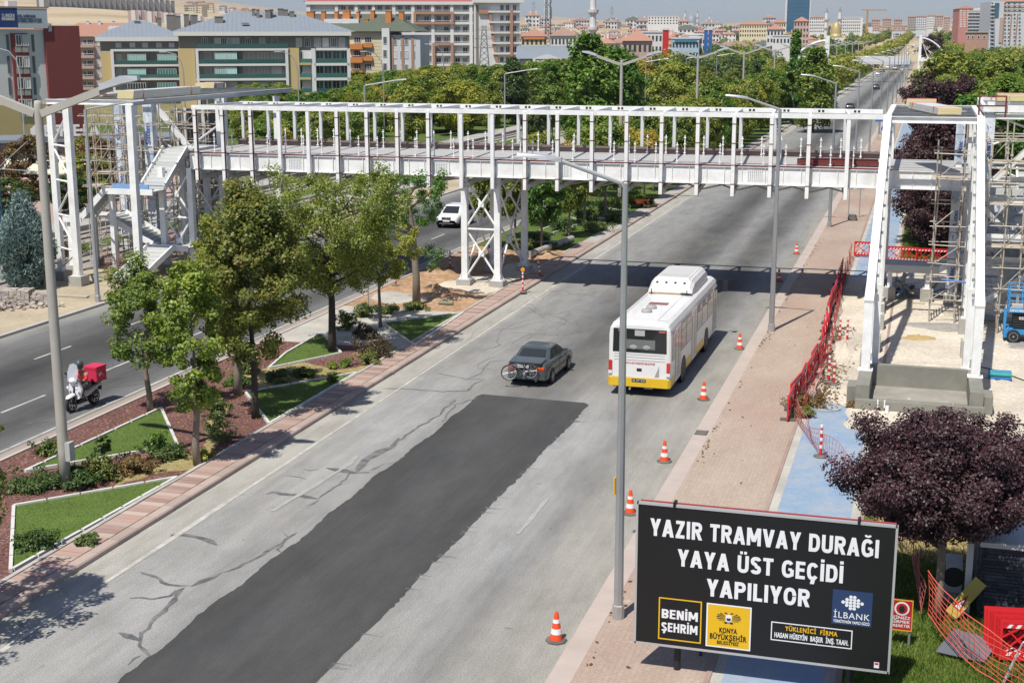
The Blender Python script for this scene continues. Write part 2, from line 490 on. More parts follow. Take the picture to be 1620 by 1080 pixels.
MAT_KERB = M('kerb_stone_pink', (.40, .31, .265), 0.85, 0.15, 1.2, 0.2, 40, rand=0.12, dirt=(.27, .235, .20))
MAT_KERBG = M('kerb_stone_grey', (.43, .41, .37), 0.85, 0.15, 1.2, 0.2, 40, rand=0.10, dirt=(.25, .23, .2))
MAT_PVR = M('paver_red', (.37, .245, .20), 0.85, 0.15, 3, 0.25, 50, rand=0.2, dirt=(.38, .31, .26), dirt_amt=.75)
MAT_PVP = M('paver_pale', (.42, .335, .28), 0.85, 0.15, 3, 0.25, 50, rand=0.15, dirt=(.36, .29, .25))
MAT_WHITE_PAINT = M('road_paint', (.50, .485, .43), 0.7, 0.25, 3.0, dirt=(.30, .29, .265), dirt_amt=1.0, dsc=1.8)
MAT_OLD_PAINT = M('road_paint_worn', (.375, .37, .34), 0.7, 0.25, 4.0, dirt=(.31, .30, .28), dirt_amt=1.0, dsc=2.2)
MAT_TAR = M('crack_sealant', (.10, .102, .105), 0.7, 0.4, 6, dirt=(.27, .265, .25), dirt_amt=.9, dsc=2.5)

# pavers of the walkway: interlocking blocks
def pavers(name):
    m, nt, b = newmat(name)
    co = coords(nt)
    wv = nd(nt, 'Mapping', Vector=co); wv.inputs['Rotation'].default_value = (0, 0, R_(90))
    br = nt.nodes.new('ShaderNodeTexBrick')
    nt.links.new(wv.outputs[0], br.inputs['Vector'])
    br.inputs['Scale'].default_value = 1.0; br.inputs['Brick Width'].default_value = 0.24; br.inputs['Row Height'].default_value = 0.13
    br.inputs['Mortar Size'].default_value = 0.011; br.inputs['Mortar Smooth'].default_value = 0.4
    br.inputs['Color1'].default_value = (.42, .325, .255, 1); br.inputs['Color2'].default_value = (.36, .275, .215, 1); br.inputs['Mortar'].default_value = (.30, .235, .19, 1)
    n1 = noise(nt, coords(nt, (0.8, 0.25, 1)), 0.6, 6, 0.65)
    c = mixc(nt, ramp(nt, n1, [(0.3, 0.0), (0.75, 0.75)]), br.outputs['Color'], (.52, .43, .345))
    n2 = noise(nt, coords(nt, (1, 0.5, 1)), 0.22, 4)
    c = mixc(nt, ramp(nt, n2, [(0.45, 0.0), (0.65, 0.5)]), c, (.37, .245, .20))
    n3 = noise(nt, co, 14, 4)
    c = mixc(nt, 0.35, c, ramp(nt, n3, [(0.3, 0.5), (0.7, 1.1)]), 'MULTIPLY')
    n4 = noise(nt, co, 1.3, 6, 0.7)
    c = mixc(nt, ramp(nt, n4, [(0.66, 0.0), (0.72, 0.55)]), c, (.60, .55, .48))
    nt.links.new(c, b.inputs['Base Color']); b.inputs['Roughness'].default_value = 0.9
    b.inputs['Specular IOR Level'].default_value = 0.2
    bump(nt, b, br.outputs['Fac'], -0.6, 0.01)
    return m
MAT_WALK = pavers('interlocking_pavers')
def bluepath():
    m, nt, b = newmat('blue_path_coating')
    co = coords(nt)
    n1 = noise(nt, co, 0.8, 6, 0.68); n2 = noise(nt, co, 9, 4, 0.6)
    c = mixc(nt, ramp(nt, n1, [(0.40, 0.05), (0.70, 0.9)]), (.22, .325, .45), (.38, .40, .42))
    c = mixc(nt, 0.3, c, ramp(nt, n2, [(0.3, 0.6), (0.7, 1.1)]), 'MULTIPLY')
    nt.links.new(c, b.inputs['Base Color']); b.inputs['Roughness'].default_value = 0.8
    bump(nt, b, n2, 0.3, 0.01)
    return m
MAT_BLUE = bluepath()

# --- terrain sheet out to the horizon
mb = MB()
ds = [0, 60, 200, 450, 650, 800, 1000, 1300, 1700, 2200, 2800, 3500, 4500, 6000, 9000]
na = 72
vs = []; fs = []
for i, d_ in enumerate(ds):
    for k in range(na+1):
        a = R_(-75+k*150/na)
        x, y = -math.sin(a)*d_, math.cos(a)*d_
        z = T(x, y)-0.05
        if d_ > 1500:
            z += 5*math.sin(x*0.0041+y*0.002)+4*math.sin(x*0.0093-y*0.0031)
        vs.append((x, y-40, z))
for i in range(len(ds)-1):
    for k in range(na):
        fs.append((i*(na+1)+k, i*(na+1)+k+1, (i+1)*(na+1)+k+1, (i+1)*(na+1)+k))
mb.add(vs, fs)
def hillmat():
    m, nt, b = newmat('ground_earth')
    co = coords(nt)
    sep = nd(nt, 'SeparateXYZ', Vector=co)
    n0 = noise(nt, co, 0.0035, 6, 0.6); n1 = noise(nt, co, 0.25, 6, 0.6)
    n2 = noise(nt, coords(nt, (0.3, 1, 1)), 0.006, 5, 0.6)
    c = mixc(nt, ramp(nt, n0, [(0.35, 0), (0.62, 1)]), (.40, .31, .18), (.52, .43, .29))
    c = mixc(nt, ramp(nt, n2, [(0.52, 0), (0.6, .55)]), c, (.30, .25, .14))
    near = mixc(nt, ramp(nt, n1, [(0.4, 0), (0.65, 1)]), (.15, .15, .06), (.30, .25, .13))
    far = mth(nt, 'DIVIDE', sep.outputs[1], 700.0, clamp=True)
    c = mixc(nt, ramp(nt, far, [(0.75, 0), (1.0, 1)]), near, c)
    nt.links.new(c, b.inputs['Base Color']); b.inputs['Roughness'].default_value = 0.95; b.inputs['Specular IOR Level'].default_value = 0.1
    return m
struct(mb, 'ground', hillmat(), sm=True)

# --- roads
struct(far_strip(MB().poly([(-21, -30, 0), (-7.3, -30, 0), (-7.3, 53, 0), (-21, 53, 0)]), -21, -7.3, 53, 53.001, 0), 'road', MAT_ROAD)
struct(MB().poly([(-21, 53, 0), (-7.3, 53, 0), (-7.3, 100, 0), (-21, 100, 0)]), 'road', MAT_ROAD)
mb = MB().poly([(-21, 100, 0), (-7.3, 100, 0), (-7.3, 640, 0), (-21, 640, 0)])
far_strip(mb, -21, -7.3, 640, 4200, 0.35)
struct(mb, 'road', MAT_ROAD_FAR)
mb = MB().poly([(-41.5, -30, 0), (-29.1, -30, 0), (-29.1, 640, 0), (-41.5, 640, 0)])
far_strip(mb, -41.5, -29.1, 640, 2200, 0.35)
struct(mb, 'road', MAT_ROAD_L)
# fresh asphalt patch with ragged edges
rr = random.Random(3)
L_ = []; Rr = []
y = 20.0
while y < 50.6:
    L_.append((-16.40+rr.uniform(-.035, .035)+.05*math.sin(y*1.7)+.04*math.sin(y*.6), y)); Rr.append((-12.0+0.012*(y-36)+rr.uniform(-.05, .03)+.03*math.sin(y*1.1), y)); y += rr.uniform(.10, .28)
sheet('asphalt_patch', L_+[(-16.35, 50.9), (-12.1, 50.75)]+Rr[::-1], 0.004, MAT_PATCH)
mb = MB()
for k in range(70):
    y = rr.uniform(22, 50); x = -12.0+0.012*(y-36)
    if k % 3 == 0: continue
    l = rr.uniform(.15, .6)
    mb.poly([(x-.12, y, .0045), (x+l, y+rr.uniform(-.12, .12), .0045), (x-.12, y+rr.uniform(.03, .07), .0045)])
struct(mb, 'patch_cracks', MAT_TAR, fix=False)

# ribbons: tar seals, cracks, paint
ZI = [0]
def ribbon(mb, pts, w_, z, jit=0.0, seg=0.35, taper=False, rnd=random.Random(5)):
    ZI[0] += 1; z += .00012*(ZI[0] % 40); jit = min(jit, w_*.3+.01); seg = max(seg, w_*1.4); P = []
    for a, b in zip(pts[:-1], pts[1:]):
        n = max(1, int(math.dist(a, b)/seg))
        for k in range(n): t = k/n; P.append((a[0]+(b[0]-a[0])*t+rnd.gauss(0, jit), a[1]+(b[1]-a[1])*t+rnd.gauss(0, jit)))
    P.append(pts[-1])
    Lf = []; Rt = []
    for i, p_ in enumerate(P):
        q = P[min(i+1, len(P)-1)]; o = P[max(i-1, 0)]
        dx, dy = q[0]-o[0], q[1]-o[1]; l = math.hypot(dx, dy) or 1
        ww = w_/2*(rnd.uniform(.6, 1.3) if jit else 1)
        if taper and i in (0, len(P)-1): ww *= .2
        Lf.append((p_[0]-dy/l*ww, p_[1]+dx/l*ww, z)); Rt.append((p_[0]+dy/l*ww, p_[1]-dx/l*ww, z))
    for i in range(len(P)-1): mb.add([Rt[i], Rt[i+1], Lf[i+1], Lf[i]], [(0, 1, 2, 3)])
    return mb
px = lambda *q: [G(q[i], q[i+1])[:2] for i in range(0, len(q), 2)]
mb = MB()
for w_, q in [(.26, (424, 781, 432, 777, 448, 780, 470, 783, 502, 789)), (.07, (502, 789, 515, 780, 530, 770, 545, 757, 556, 747)), (.10, (505, 790, 494, 798, 487, 800)),
              (.32, (516, 741, 540, 744, 562, 748, 585, 747)), (.34, (562, 748, 578, 728, 600, 714, 622, 705, 631, 693)), (.10, (628, 697, 650, 685, 660, 676, 690, 660, 705, 645, 720, 632)), (.06, (585, 745, 605, 735, 622, 732)),
              (.11, (606, 614, 650, 615, 700, 619, 742, 618, 748, 608, 765, 601)), (.24, (272, 855, 276, 846, 295, 846, 318, 849, 333, 855, 343, 862)),
              (.10, (218, 903, 240, 910, 258, 921, 285, 927, 300, 926)), (.22, (300, 927, 320, 920, 350, 906)), (.10, (350, 906, 375, 897, 405, 883, 440, 862, 470, 842)), (.10, (295, 928, 270, 943, 240, 947, 205, 946)),
              (.12, (290, 930, 275, 950, 255, 968, 235, 985, 224, 1000, 222, 1012, 230, 1028, 238, 1038)), (.26, (188, 1000, 203, 1006, 222, 1013)), (.08, (275, 945, 262, 965, 240, 985, 225, 1003)), (.07, (225, 1036, 212, 1040, 202, 1052)),
              (.06, (452, 752, 470, 755, 486, 758)), (.08, (478, 741, 490, 744, 505, 742)), (.07, (700, 668, 720, 640, 760, 628)), (.06, (445, 842, 455, 850, 440, 870, 448, 876)),
              (.05, (690, 590, 740, 600, 770, 600)), (.05, (740, 600, 760, 590, 775, 572, 800, 570)), (.07, (30, 672, 60, 668, 105, 664)), (.06, (165, 613, 205, 610, 235, 605, 255, 590)), (.06, (165, 600, 190, 597, 230, 585))]:
    ribbon(mb, px(*q), w_, .006, .035, .25, True)
rr = random.Random(21)
for k in range(34):
    x, y = rr.uniform(-20.3, -15.6), rr.uniform(54, 80); a = rr.uniform(0, 6.28); P = [(x, y)]
    for j in range(rr.randint(4, 9)):
        a += rr.gauss(0, .6); x += .5*math.cos(a); y += .9*math.sin(a)
        if not -20.6 < x < -15: break
        P.append((x, y))
    if len(P) > 2: ribbon(mb, P, rr.uniform(.012, .03), .0055, .03, .3, True)
for k in range(30):
    x, y = rr.uniform(-39, -31), rr.uniform(45, 110); a = rr.choice((0.1, 1.5, 3.0)); P = [(x, y)]
    for j in range(rr.randint(4, 8)):
        a += rr.gauss(0, .4); x += .7*math.cos(a); y += 1.0*math.sin(a)
        if not -40.5 < x < -30.5: break
        P.append((x, y))
    if len(P) > 2: ribbon(mb, P, rr.uniform(.03, .06), .0055, .04, .3, True)
struct(mb, 'crack_seals', MAT_TAR, fix=False)
mb = MB()
ribbon(mb, [(-19.85, 15), (-19.85, 52), (-19.9, 75), (-19.75, 330)], .15, .008, .004, 2.0)
ribbon(mb, [(-29.85, 20), (-29.9, 330)], .13, .008, .004, 2.0)
struct(mb, 'edge_line', MAT_WHITE_PAINT, fix=False)
mb = MB()
for k in range(30):
    y = 43.06+6.9*(k-2); ribbon(mb, [(-33.05, y), (-33.05, y+2.8)], .13, .008)
    ribbon(mb, [(-37.3, y+1.2), (-37.3, y+4)], .13, .008)
struct(mb, 'lane_marking', MAT_WHITE_PAINT, fix=False)
mb = MB()
for k in range(40):
    y = 21+7.0*k
    if 33 < y < 36: ribbon(mb, [(-10.5, y+1), (-10.5, y+4.2)], .13, .008, .01, .5)
ribbon(mb, px(430, 808, 500, 767, 560, 730), .17, .008, .01, .4)
ribbon(mb, px(540, 742, 565, 722), .2, .008, .02, .4)
struct(mb, 'lane_marking', MAT_OLD_PAINT, fix=False)

# --- median: kerb stones, paver strip, beds
def row(root, me, name, x, y0, y1, step, z=0.0, rz=0.0):
    y = y0
    while y < y1:
        inst(me, name, root, (x+random.uniform(-.006, .006), y, z+random.uniform(-.004, .004)), rz+random.uniform(-.004, .004)); y += step
root = bpy.data.objects.new('median_kerb', None); COL.objects.link(root); root['kind'] = 'structure'
me = MB().prism([(-.17, 0, 0), (.17, 0, 0), (.17, 0, .11), (.13, 0, .15), (-.17, 0, .15)], (0, .985, 0)).mesh('kerb_stone', MAT_KERB); clean(me)
row(root, me, 'kerb_stone', -21.17, 18, 118, 1.0)
part(MB().box(-21.34, 118.01, -.05, -21.0, 640, .15), 'kerb_run', MAT_KERB, root)
root = bpy.data.objects.new('paver_border', None); COL.objects.link(root); root['kind'] = 'structure'
part(MB().box(-22.34, 18, -.05, -21.345, 640, .12), 'mortar_bed', MAT_CONC, root)
for i, y in enumerate(np.arange(20, 92, .31)):
    if i == 0:
        pa = MB().box(-.40, 0, 0, .40, .295, .03).mesh('paving_stone', MAT_PVR); pb = pa.copy(); pb.materials.clear(); pb.materials.append(MAT_PVP)
    inst(pa if (i % 3) else pb, 'paving_stone', root, (-21.78+random.uniform(-.008, .008), float(y), .118+random.uniform(-.006, .005)), random.uniform(-.012, .012))
me = MB().box(-.07, 0, 0, .07, .985, .17).mesh('edging_stone', MAT_KERBG)
row(root, me, 'edging_stone', -22.27, 20, 92, 1.0)
part(MB().box(-29.08, -20, -.05, -28.93, 640, .14), 'median_edging', MAT_KERBG)['kind'] = 'structure'
part(MB().box(-29.62, -20, -.05, -29.085, 640, .012), 'median_paving', MAT_KERB)['kind'] = 'structure'
strip('median_bed', -28.94, -22.33, -20, 57.3, .10, MAT_MULCH)
strip('median_bed', -28.94, -22.33, 57.3, 66.2, .10, MAT_PEBBLE)
strip('median_bed', -28.94, -22.33, 66.2, 88.5, .10, MAT_REDSOIL)
strip('median_bed', -28.94, -22.33, 88.5, 640, .10, MAT_GRASSG)
# loose limestone and soil heaps round the trestle
def mound(name, cx, cy, rx, ry, h, mat, seed=0, n=18, z=.1, lump=.35, label=None):
    rg = np.random.default_rng(seed); mb = MB(); rings = []
    ph = rg.uniform(0, 6.28, 6)
    for j in range(n//2+1):
        t = j/(n//2); ring = []
        for k in range(n):
            a = 2*math.pi*k/n
            rad = t*(1+.18*math.sin(2*a+ph[0])+.12*math.sin(3*a+ph[1])+.08*math.sin(5*a+ph[2]))
            hh = h*(1-t)**1.1*(1+lump*math.sin(3.1*rad*math.cos(a)*3+ph[3])*math.cos(2.7*rad*math.sin(a)*3+ph[4]))+rg.normal(0, .02+.03*h)*(1-t)
            ring.append((cx+rx*rad*math.cos(a), cy+ry*rad*math.sin(a), z+max(-.02, hh)-(.03 if t == 1 else 0)))
        rings.append(ring)
    mb.loft(rings[::-1], cap=False)
    o = part(mb, name, mat, sm=True); o['kind'] = 'structure'; return o
mound('soil_heap', -25.3, 71.0, 2.5, 1.3, .45, MAT_REDSOIL, 1); mound('soil_heap', -27.2, 76.5, 1.6, 2.5, .5, MAT_REDSOIL, 2)
mound('soil_heap', -23.9, 69.3, 1.3, .9, .30, MAT_REDSOIL, 3); mound('soil_heap', -25.6, 84.0, 2.2, 2.6, .5, MAT_REDSOIL, 4)
mound('limestone_fill', -24.0, 74.6, 2.6, 3.4, .12, MAT_CREAM, 5); mound('limestone_fill', -23.2, 80.0, 1.6, 2.6, .18, MAT_CREAM, 6)
mound('soil_heap', -22.9, 85.6, 1.2, 2.0, .35, MAT_REDSOIL, 7); mound('pebble_spill', -27.0, 69.2, 1.5, 2.0, .12, MAT_PEBBLE, 8)

MAT_EDGE = M('bed_edging_white', (.62, .61, .57), 0.8, 0.12, 3, dirt=(.35, .33, .28))
TURF = []
def turf_bed(q, label, z=.10, hid=()):
    P = px(*q)
    # survey at bed level
    P = [G(q[i], q[i+1], z)[:2] for i in range(0, len(q), 2)]
    TURF.append(P)
    t = thing('turf_bed', label, 'lawn bed', (P[0][0], P[0][1], z), 0, 'artificial turf beds of the median')
    part(MB().prism([(x, y, z+.002) for x, y in P], (0, 0, .035)), 'turf', MAT_TURF, t)
    for i in range(len(P)):
        a, b = P[i], P[(i+1) % len(P)]
        l = math.dist(a, b); n = max(1, round(l/1.0))
        for k in range(n):
            s_, e_ = k/n, (k+1)/n-.012
            part(MB().beam((a[0]+(b[0]-a[0])*s_, a[1]+(b[1]-a[1])*s_, z+.045), (a[0]+(b[0]-a[0])*e_, a[1]+(b[1]-a[1])*e_, z+.045), .10, .10+.004*(i % 3)), 'edging', MAT_EDGE, t)
    return t
turf_bed((22, 802, 280, 757, 17, 905), 'triangular turf bed with white edging nearest the lower left corner beside the kerb')
turf_bed((40, 747, 255, 647, 281, 706), 'triangular turf bed behind the tall double lamp post beside the scooter lane')
turf_bed((388, 622, 565, 591, 426, 672), 'shaded triangular turf bed behind the narrow maple trunk')
turf_bed((425, 584, 452, 560, 508, 528, 540, 560), 'small turf bed around the foot of the dark forked tree')
turf_bed((605, 512, 733, 496, 656, 548), 'bright triangular turf bed in white pebbles just before the trestle soil')
turf_bed((932, 352, 1000, 336, 960, 330), 'narrow turf bed behind the trestle beside the main road')
turf_bed((838, 372, 905, 345, 925, 352, 850, 378), 'turf bed behind the trestle on the far side of the median')

rr = random.Random(19)
def blob(pts, jit):
    out = []
    for i in range(len(pts)):
        a, b = pts[i], pts[(i+1) % len(pts)]
        n = max(1, int(math.dist(a, b)/.3))
        for k in range(n): t = k/n; out.append((a[0]+(b[0]-a[0])*t+rr.gauss(0, jit), a[1]+(b[1]-a[1])*t+rr.gauss(0, jit)))
    return out
for q in ((180, 772, 250, 748, 318, 742, 312, 716, 262, 730, 190, 752), (320, 735, 345, 700, 362, 640, 330, 660), (360, 600, 470, 570, 530, 585, 600, 575, 585, 590, 500, 600, 420, 615), (560, 560, 600, 530, 640, 560, 620, 590)):
    sheet('bare_soil', blob([G(q[i], q[i+1], .1)[:2] for i in range(0, len(q), 2)], .06), .104, MAT_DRYGRASS)
# --- left pavement, tram corridor
part(MB().box(-41.75, -20, -.05, -41.5, 640, .12), 'kerb', MAT_KERBG)['kind'] = 'structure'
strip('pavement', -45.4, -41.76, -20, 640, .10, MAT_SAND)
sheet('sand_ground', [(-62, 40), (-45.3, 40), (-45.3, 100), (-49, 100), (-62, 86)], .06, MAT_SAND)
part(MB().box(-48.9, 97, 0, -45.6, 240, .35), 'tram_platform', MAT_CONC)['kind'] = 'structure'
part(MB().box(-62.0, 80, 0, -59.0, 240, .45), 'tram_platform', MAT_CONC)['kind'] = 'structure'
strip('tram_bed', -58.9, -49, 60, 400, .10, M('ballast', (.30, .28, .25), .9, .3, 6, .8, 20))
strip('tram_lawn', -55.2, -53.0, 78, 400, .13, MAT_GRASSG)
mb = MB()
for x in (-57.8, -56.36, -51.8, -50.36): mb.box(x-.04, 60, .1, x+.04, 400, .22)
struct(mb, 'tram_rails', M('rail_steel', (.22, .20, .18), .5, .2, 2, metal=.6))
strip('lawn', -130, -62.1, 105, 330, .05, MAT_GRASSG)

# --- right: walkway, path, building site
part(MB().box(-7.3, -20, -.05, -6.75, 640, .045), 'kerb', M('kerb_flat_pink', (.46, .385, .335), .85, .15, 1.5, .2, 40, dirt=(.33, .28, .24)))['kind'] = 'structure'
strip('walkway', -6.76, -3.92, -20, 640, .050, MAT_WALK)
part(MB().box(-3.95, -20, -.05, -3.83, 640, .085), 'kerb', MAT_PVR)['kind'] = 'structure'
strip('gravel_border', -3.84, -3.56, -20, 640, .055, MAT_PEBBLE)
strip('bike_path', -3.57, -1.42, -20, 640, .060, MAT_BLUE)
strip('gravel_border', -1.43, -1.15, -20, 640, .055, MAT_PEBBLE)
part(MB().box(-1.16, -20, -.05, -1.04, 640, .085), 'kerb', MAT_PVR)['kind'] = 'structure'
strip('verge', -1.05, 160, -20, 700, .045, MAT_GRASSG)
rr = random.Random(9)
def blob(pts, jit):
    out = []
    for i in range(len(pts)):
        a, b = pts[i], pts[(i+1) % len(pts)]
        n = max(1, int(math.dist(a, b)/.5))
        for k in range(n): t = k/n; out.append((a[0]+(b[0]-a[0])*t+rr.gauss(0, jit), a[1]+(b[1]-a[1])*t+rr.gauss(0, jit)))
    return out
sheet('limestone_ground', blob([(-3.75, 55), (-3.2, 53.2), (-2.4, 53.2), (-1.9, 49.8), (-.6, 48), (3, 47), (14, 46), (30, 60), (30, 92), (3, 90), (-1.0, 88.0), (-2.0, 83.5), (-3.75, 83.0), (-3.78, 70)], .12), .066, MAT_CREAM)
sheet('dry_ground', blob([(-.9, 38), (1.5, 36.5), (5, 37), (14, 40), (14, 46.5), (3, 47.6), (-.5, 48.6)], .12), .062, MAT_DRYGRASS)
mound('limestone_heap', .6, 60.2, 2.3, 1.3, .22, MAT_CREAM, 11, z=.06); mound('limestone_heap', 3.2, 58.2, 1.6, 1.4, .2, MAT_CREAM, 12, z=.06)
mound('limestone_heap', -2.9, 63.5, .7, 4.0, .18, MAT_CREAM, 13, z=.06); mound('sand_heap', .3, 66.5, 1.0, .6, .12, M('ochre_sand', (.42, .30, .13), .95, .2, 4, .5, 30), 14, z=.06)
mound('grey_gravel', 1.2, 69.5, 2.0, 1.0, .06, speckle('grey_gravel', (.36, .34, .31), (.28, .265, .24), (.46, .44, .41), 9, .5), 15, z=.06)
mound('grey_gravel', 5.8, 66.0, 2.2, 1.0, .05, MATS.get('x') or bpy.data.materials['grey_gravel'], 16, z=.06)
# ================================================================== FOOTBRIDGE UNDER CONSTRUCTION
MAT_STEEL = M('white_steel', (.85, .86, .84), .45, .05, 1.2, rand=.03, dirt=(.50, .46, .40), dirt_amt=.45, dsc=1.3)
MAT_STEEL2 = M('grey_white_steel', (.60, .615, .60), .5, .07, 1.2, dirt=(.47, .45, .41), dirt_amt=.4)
MAT_PRIMER = M('red_primer', (.16, .035, .03), .7, .2, 3)
MAT_GAP = M('dark_groove', (.05, .04, .04), .8)
MAT_DECK = M('deck_sheet', (.42, .42, .41), .6, .1, 1.5, dirt=(.40, .32, .28), dirt_amt=.6)
MAT_GALV = M('galvanized', (.42, .43, .43), .45, .18, 2.0, metal=.55, rand=.08)
MAT_SCAF = M('scaffold_tube', (.52, .475, .40), .6, .22, 2.5, metal=.15, rand=.18, dirt=(.30, .20, .13), dirt_amt=.6)
MAT_PLANK = M('scaffold_plank', (.50, .44, .35), .8, .2, 2.0, rand=.2)
MAT_PANELY = M('panel_yellow_core', (.72, .60, .27), .8, .06, 4)
MAT_PANELW = M('panel_sheet', (.62, .62, .60), .45, .06, 2)
MAT_STRAP = M('orange_strap', (.65, .14, .04), .6)
def wrapmat():
    m, nt, b = newmat('protective_film')
    co = coords(nt)
    n1 = noise(nt, coords(nt, (1, 1, .7)), 1.6, 4, .6)
    c = mixc(nt, ramp(nt, n1, [(.45, 0), (.6, 1)]), (.70, .73, .76), (.40, .49, .60))
    n2 = noise(nt, coords(nt, (6, 6, 2.2)), 1.0, 3, .6)
    c = mixc(nt, ramp(nt, n2, [(.62, 0), (.66, .75)]), c, (.06, .11, .28))
    n3 = noise(nt, co, .9, 2)
    c = mixc(nt, ramp(nt, n3, [(.70, 0), (.72, .9)]), c, (.55, .05, .05))
    nt.links.new(c, b.inputs['Base Color']); b.inputs['Roughness'].default_value = .3
    bump(nt, b, noise(nt, coords(nt, (2, 2, 1)), 3, 3), .6, .05)
    return m
MAT_WRAP = wrapmat()
MAT_INK = M('film_print_blue', (.07, .12, .30), .5)

bridge = thing('footbridge', 'white steel footbridge frame spanning the avenue, still without cladding', 'footbridge', (-23.7, 77, 0))
PX = [-40.96, -39.19, -37.38, -35.6, -33.8, -31.98, -30.16, -28.33, -26.49, -24.58, -22.77, -20.89, -19.06, -17.15, -15.25, -13.36, -11.44, -9.54, -7.61, -5.69, -3.74]
BROWN = {0, 1, 2, 5, 6, 7, 8, 11, 12, 13, 14, 15, 16, 17, 18, 19}
YF, YB, ZB, ZT = 73.0, 80.0, 5.75, 10.1
part(MB().box(-41.15, YF-.12, 9.86, -1.95, YF+.12, ZT), 'roof_chord', MAT_STEEL, bridge)
part(MB().box(-41.7, YB-.12, 9.78, -2.3, YB+.12, 10.02), 'roof_chord', MAT_STEEL, bridge)
post_m = MB().box(-.095, -.1, 0, .095, .1, 9.855-ZB).mesh('frame_post', MAT_STEEL); clean(post_m)
chan = MB().box(-.095, -.16, 0, .095, -.06, 9.99-ZB).box(-.095, .05, 0, .095, .10, 9.85-ZB).box(-.06, -.059, 0, .04, .049, 9.85-ZB).mesh('frame_post', MAT_STEEL); clean(chan)
groove = MB().box(.041, -.058, 0, .060, .048, 9.84-ZB).mesh('frame_post_recess', MAT_GAP); clean(groove)
band = MB()
for z in (.62, 1.62, 2.75, 3.75): band.box(-.105, -.17, z, .105, .11, z+.045)
band.box(-.105, -.165, -.03, .105, .105, .0).box(.0955, -.155, 0, .103, -.065, 9.8-ZB).box(-.103, -.155, 0, -.0955, -.065, 9.8-ZB)
band = band.mesh('post_clamp', MAT_PRIMER); clean(band)
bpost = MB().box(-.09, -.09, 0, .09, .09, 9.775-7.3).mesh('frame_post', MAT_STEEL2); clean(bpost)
for i, x in enumerate(PX):
    if i in BROWN:
        p_ = inst(chan, 'frame_post', bridge, (x+23.7, YF-77, ZB))
        inst(groove, 'recess', p_); inst(band, 'clamp', p_)['kind'] = 'stuff'
    else: inst(post_m, 'frame_post', bridge, (x+23.7, YF-77, ZB))
    inst(bpost, 'frame_post', bridge, (x-.55+23.7, YB-77, 7.3))
    rb = part(MB().beam((x, YF+.125, 9.98), (x-.54, YB-.125, 9.9), .13, .2), 'roof_beam', MAT_STEEL, bridge)
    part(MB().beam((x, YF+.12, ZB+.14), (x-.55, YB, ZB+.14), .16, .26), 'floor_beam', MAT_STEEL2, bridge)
    # bracket block of the girder behind each post, knee plate to the floor beam
    part(MB().box(x-.09, YF+.118, 6.42, x+.07, 73.30, 6.6), 'post_bracket', MAT_STEEL, bridge); part(MB().box(x-.09, YF+.118, 6.95, x+.07, 73.30, 7.15), 'post_bracket', MAT_STEEL, bridge)
    part(MB().beam((x, YF+.15, ZB+.25), (x, 73.7, 6.33), .06, .10), 'knee_plate', MAT_STEEL2, bridge)
    if i < len(PX)-1:
        x2 = PX[i+1]
        mb = MB().beam((x, 73.9, ZB+.2), (x2-.4, 79.2, ZB+.2), .07, .07).beam((x2, 73.9, ZB+.26), (x-.4, 79.2, ZB+.26), .07, .07)
        part(mb, 'plan_brace', MAT_STEEL2, bridge)
    hole = MB().cbox((x+.16, YB-.123, 9.9), (.13, .012, .13)).cbox((x-.05, YB-.123, 9.9), (.13, .012, .13))
    part(hole, 'chord_holes', MAT_GAP, bridge)
for y, nm in ((73.32, 'front'), (79.3, 'rear')):
    for x0, x1 in zip((-41.65, -34.8, -25.9, -18.9, -8.4, ), (-34.81, -25.91, -18.91, -8.41, 2.25)):
        g = part(MB().box(x0, y-.012, 6.39, x1, y+.012, 7.25), 'girder_web', MAT_STEEL, bridge)
        part(MB().box(x0, y-.09, 7.25, x1, y+.17, 7.29).box(x0, y-.11, 6.35, x1, y+.17, 6.39), 'flange', MAT_STEEL, g)
        for k in range(int((x1-x0)/.93)):
            part(MB().box(x0+.5+k*.93-.012, y-.08, 6.39, x0+.5+k*.93+.012, y-.013, 7.25), 'stiffener', MAT_STEEL, g)
        if y < 75:
            sp_ = MB().box(x1-.42, y-.026, 6.5, x1+.42, y-.0125, 7.15)
            s_ = part(sp_, 'splice_plate', MAT_STEEL, g)
            b_ = MB()
            for i in range(8):
                for k in range(7): b_.cbox((x1-.35+i*.1, y-.035, 6.57+k*.085), (.035, .018, .035))
            part(b_, 'bolt_grid', MAT_GALV, s_)['kind'] = 'stuff'
part(MB().box(-41.7, 73.27, 7.295, 2.3, 79.6, 7.345), 'deck', MAT_DECK, bridge)
part(MB().box(-41.7, 73.225, 7.295, -2.0, 73.265, 7.37), 'deck_edge_angle', MAT_PRIMER, bridge)
part(MB().box(-41.7, 79.605, 7.30, -2.0, 79.70, 7.72).box(-41.7, 79.45, 7.62, -2.0, 79.604, 7.66), 'deck_edge_channel', M('edge_grey_brown', (.20, .15, .14), .7, .2, 3), bridge)
rp = MB().tube((0, 0, 0), (0, 0, 1.12), .032, n=8)
for z in (.12, .62, .98): rp.cbox((0, -.03, z), (.13, .05, .05))
rp.cbox((0, 0, .01), (.14, .12, .02))
rp = rp.mesh('railing_post', MAT_STEEL); clean(rp)
x = -40.1
while x < -2.6:
    inst(rp, 'railing_post', bridge, (x+23.7, 73.55-77, 7.345)); x += 1.145
x = -40.4
while x < -2.8:
    inst(rp, 'railing_post', bridge, (x+23.7, 79.2-77, 7.345)); x += 1.09
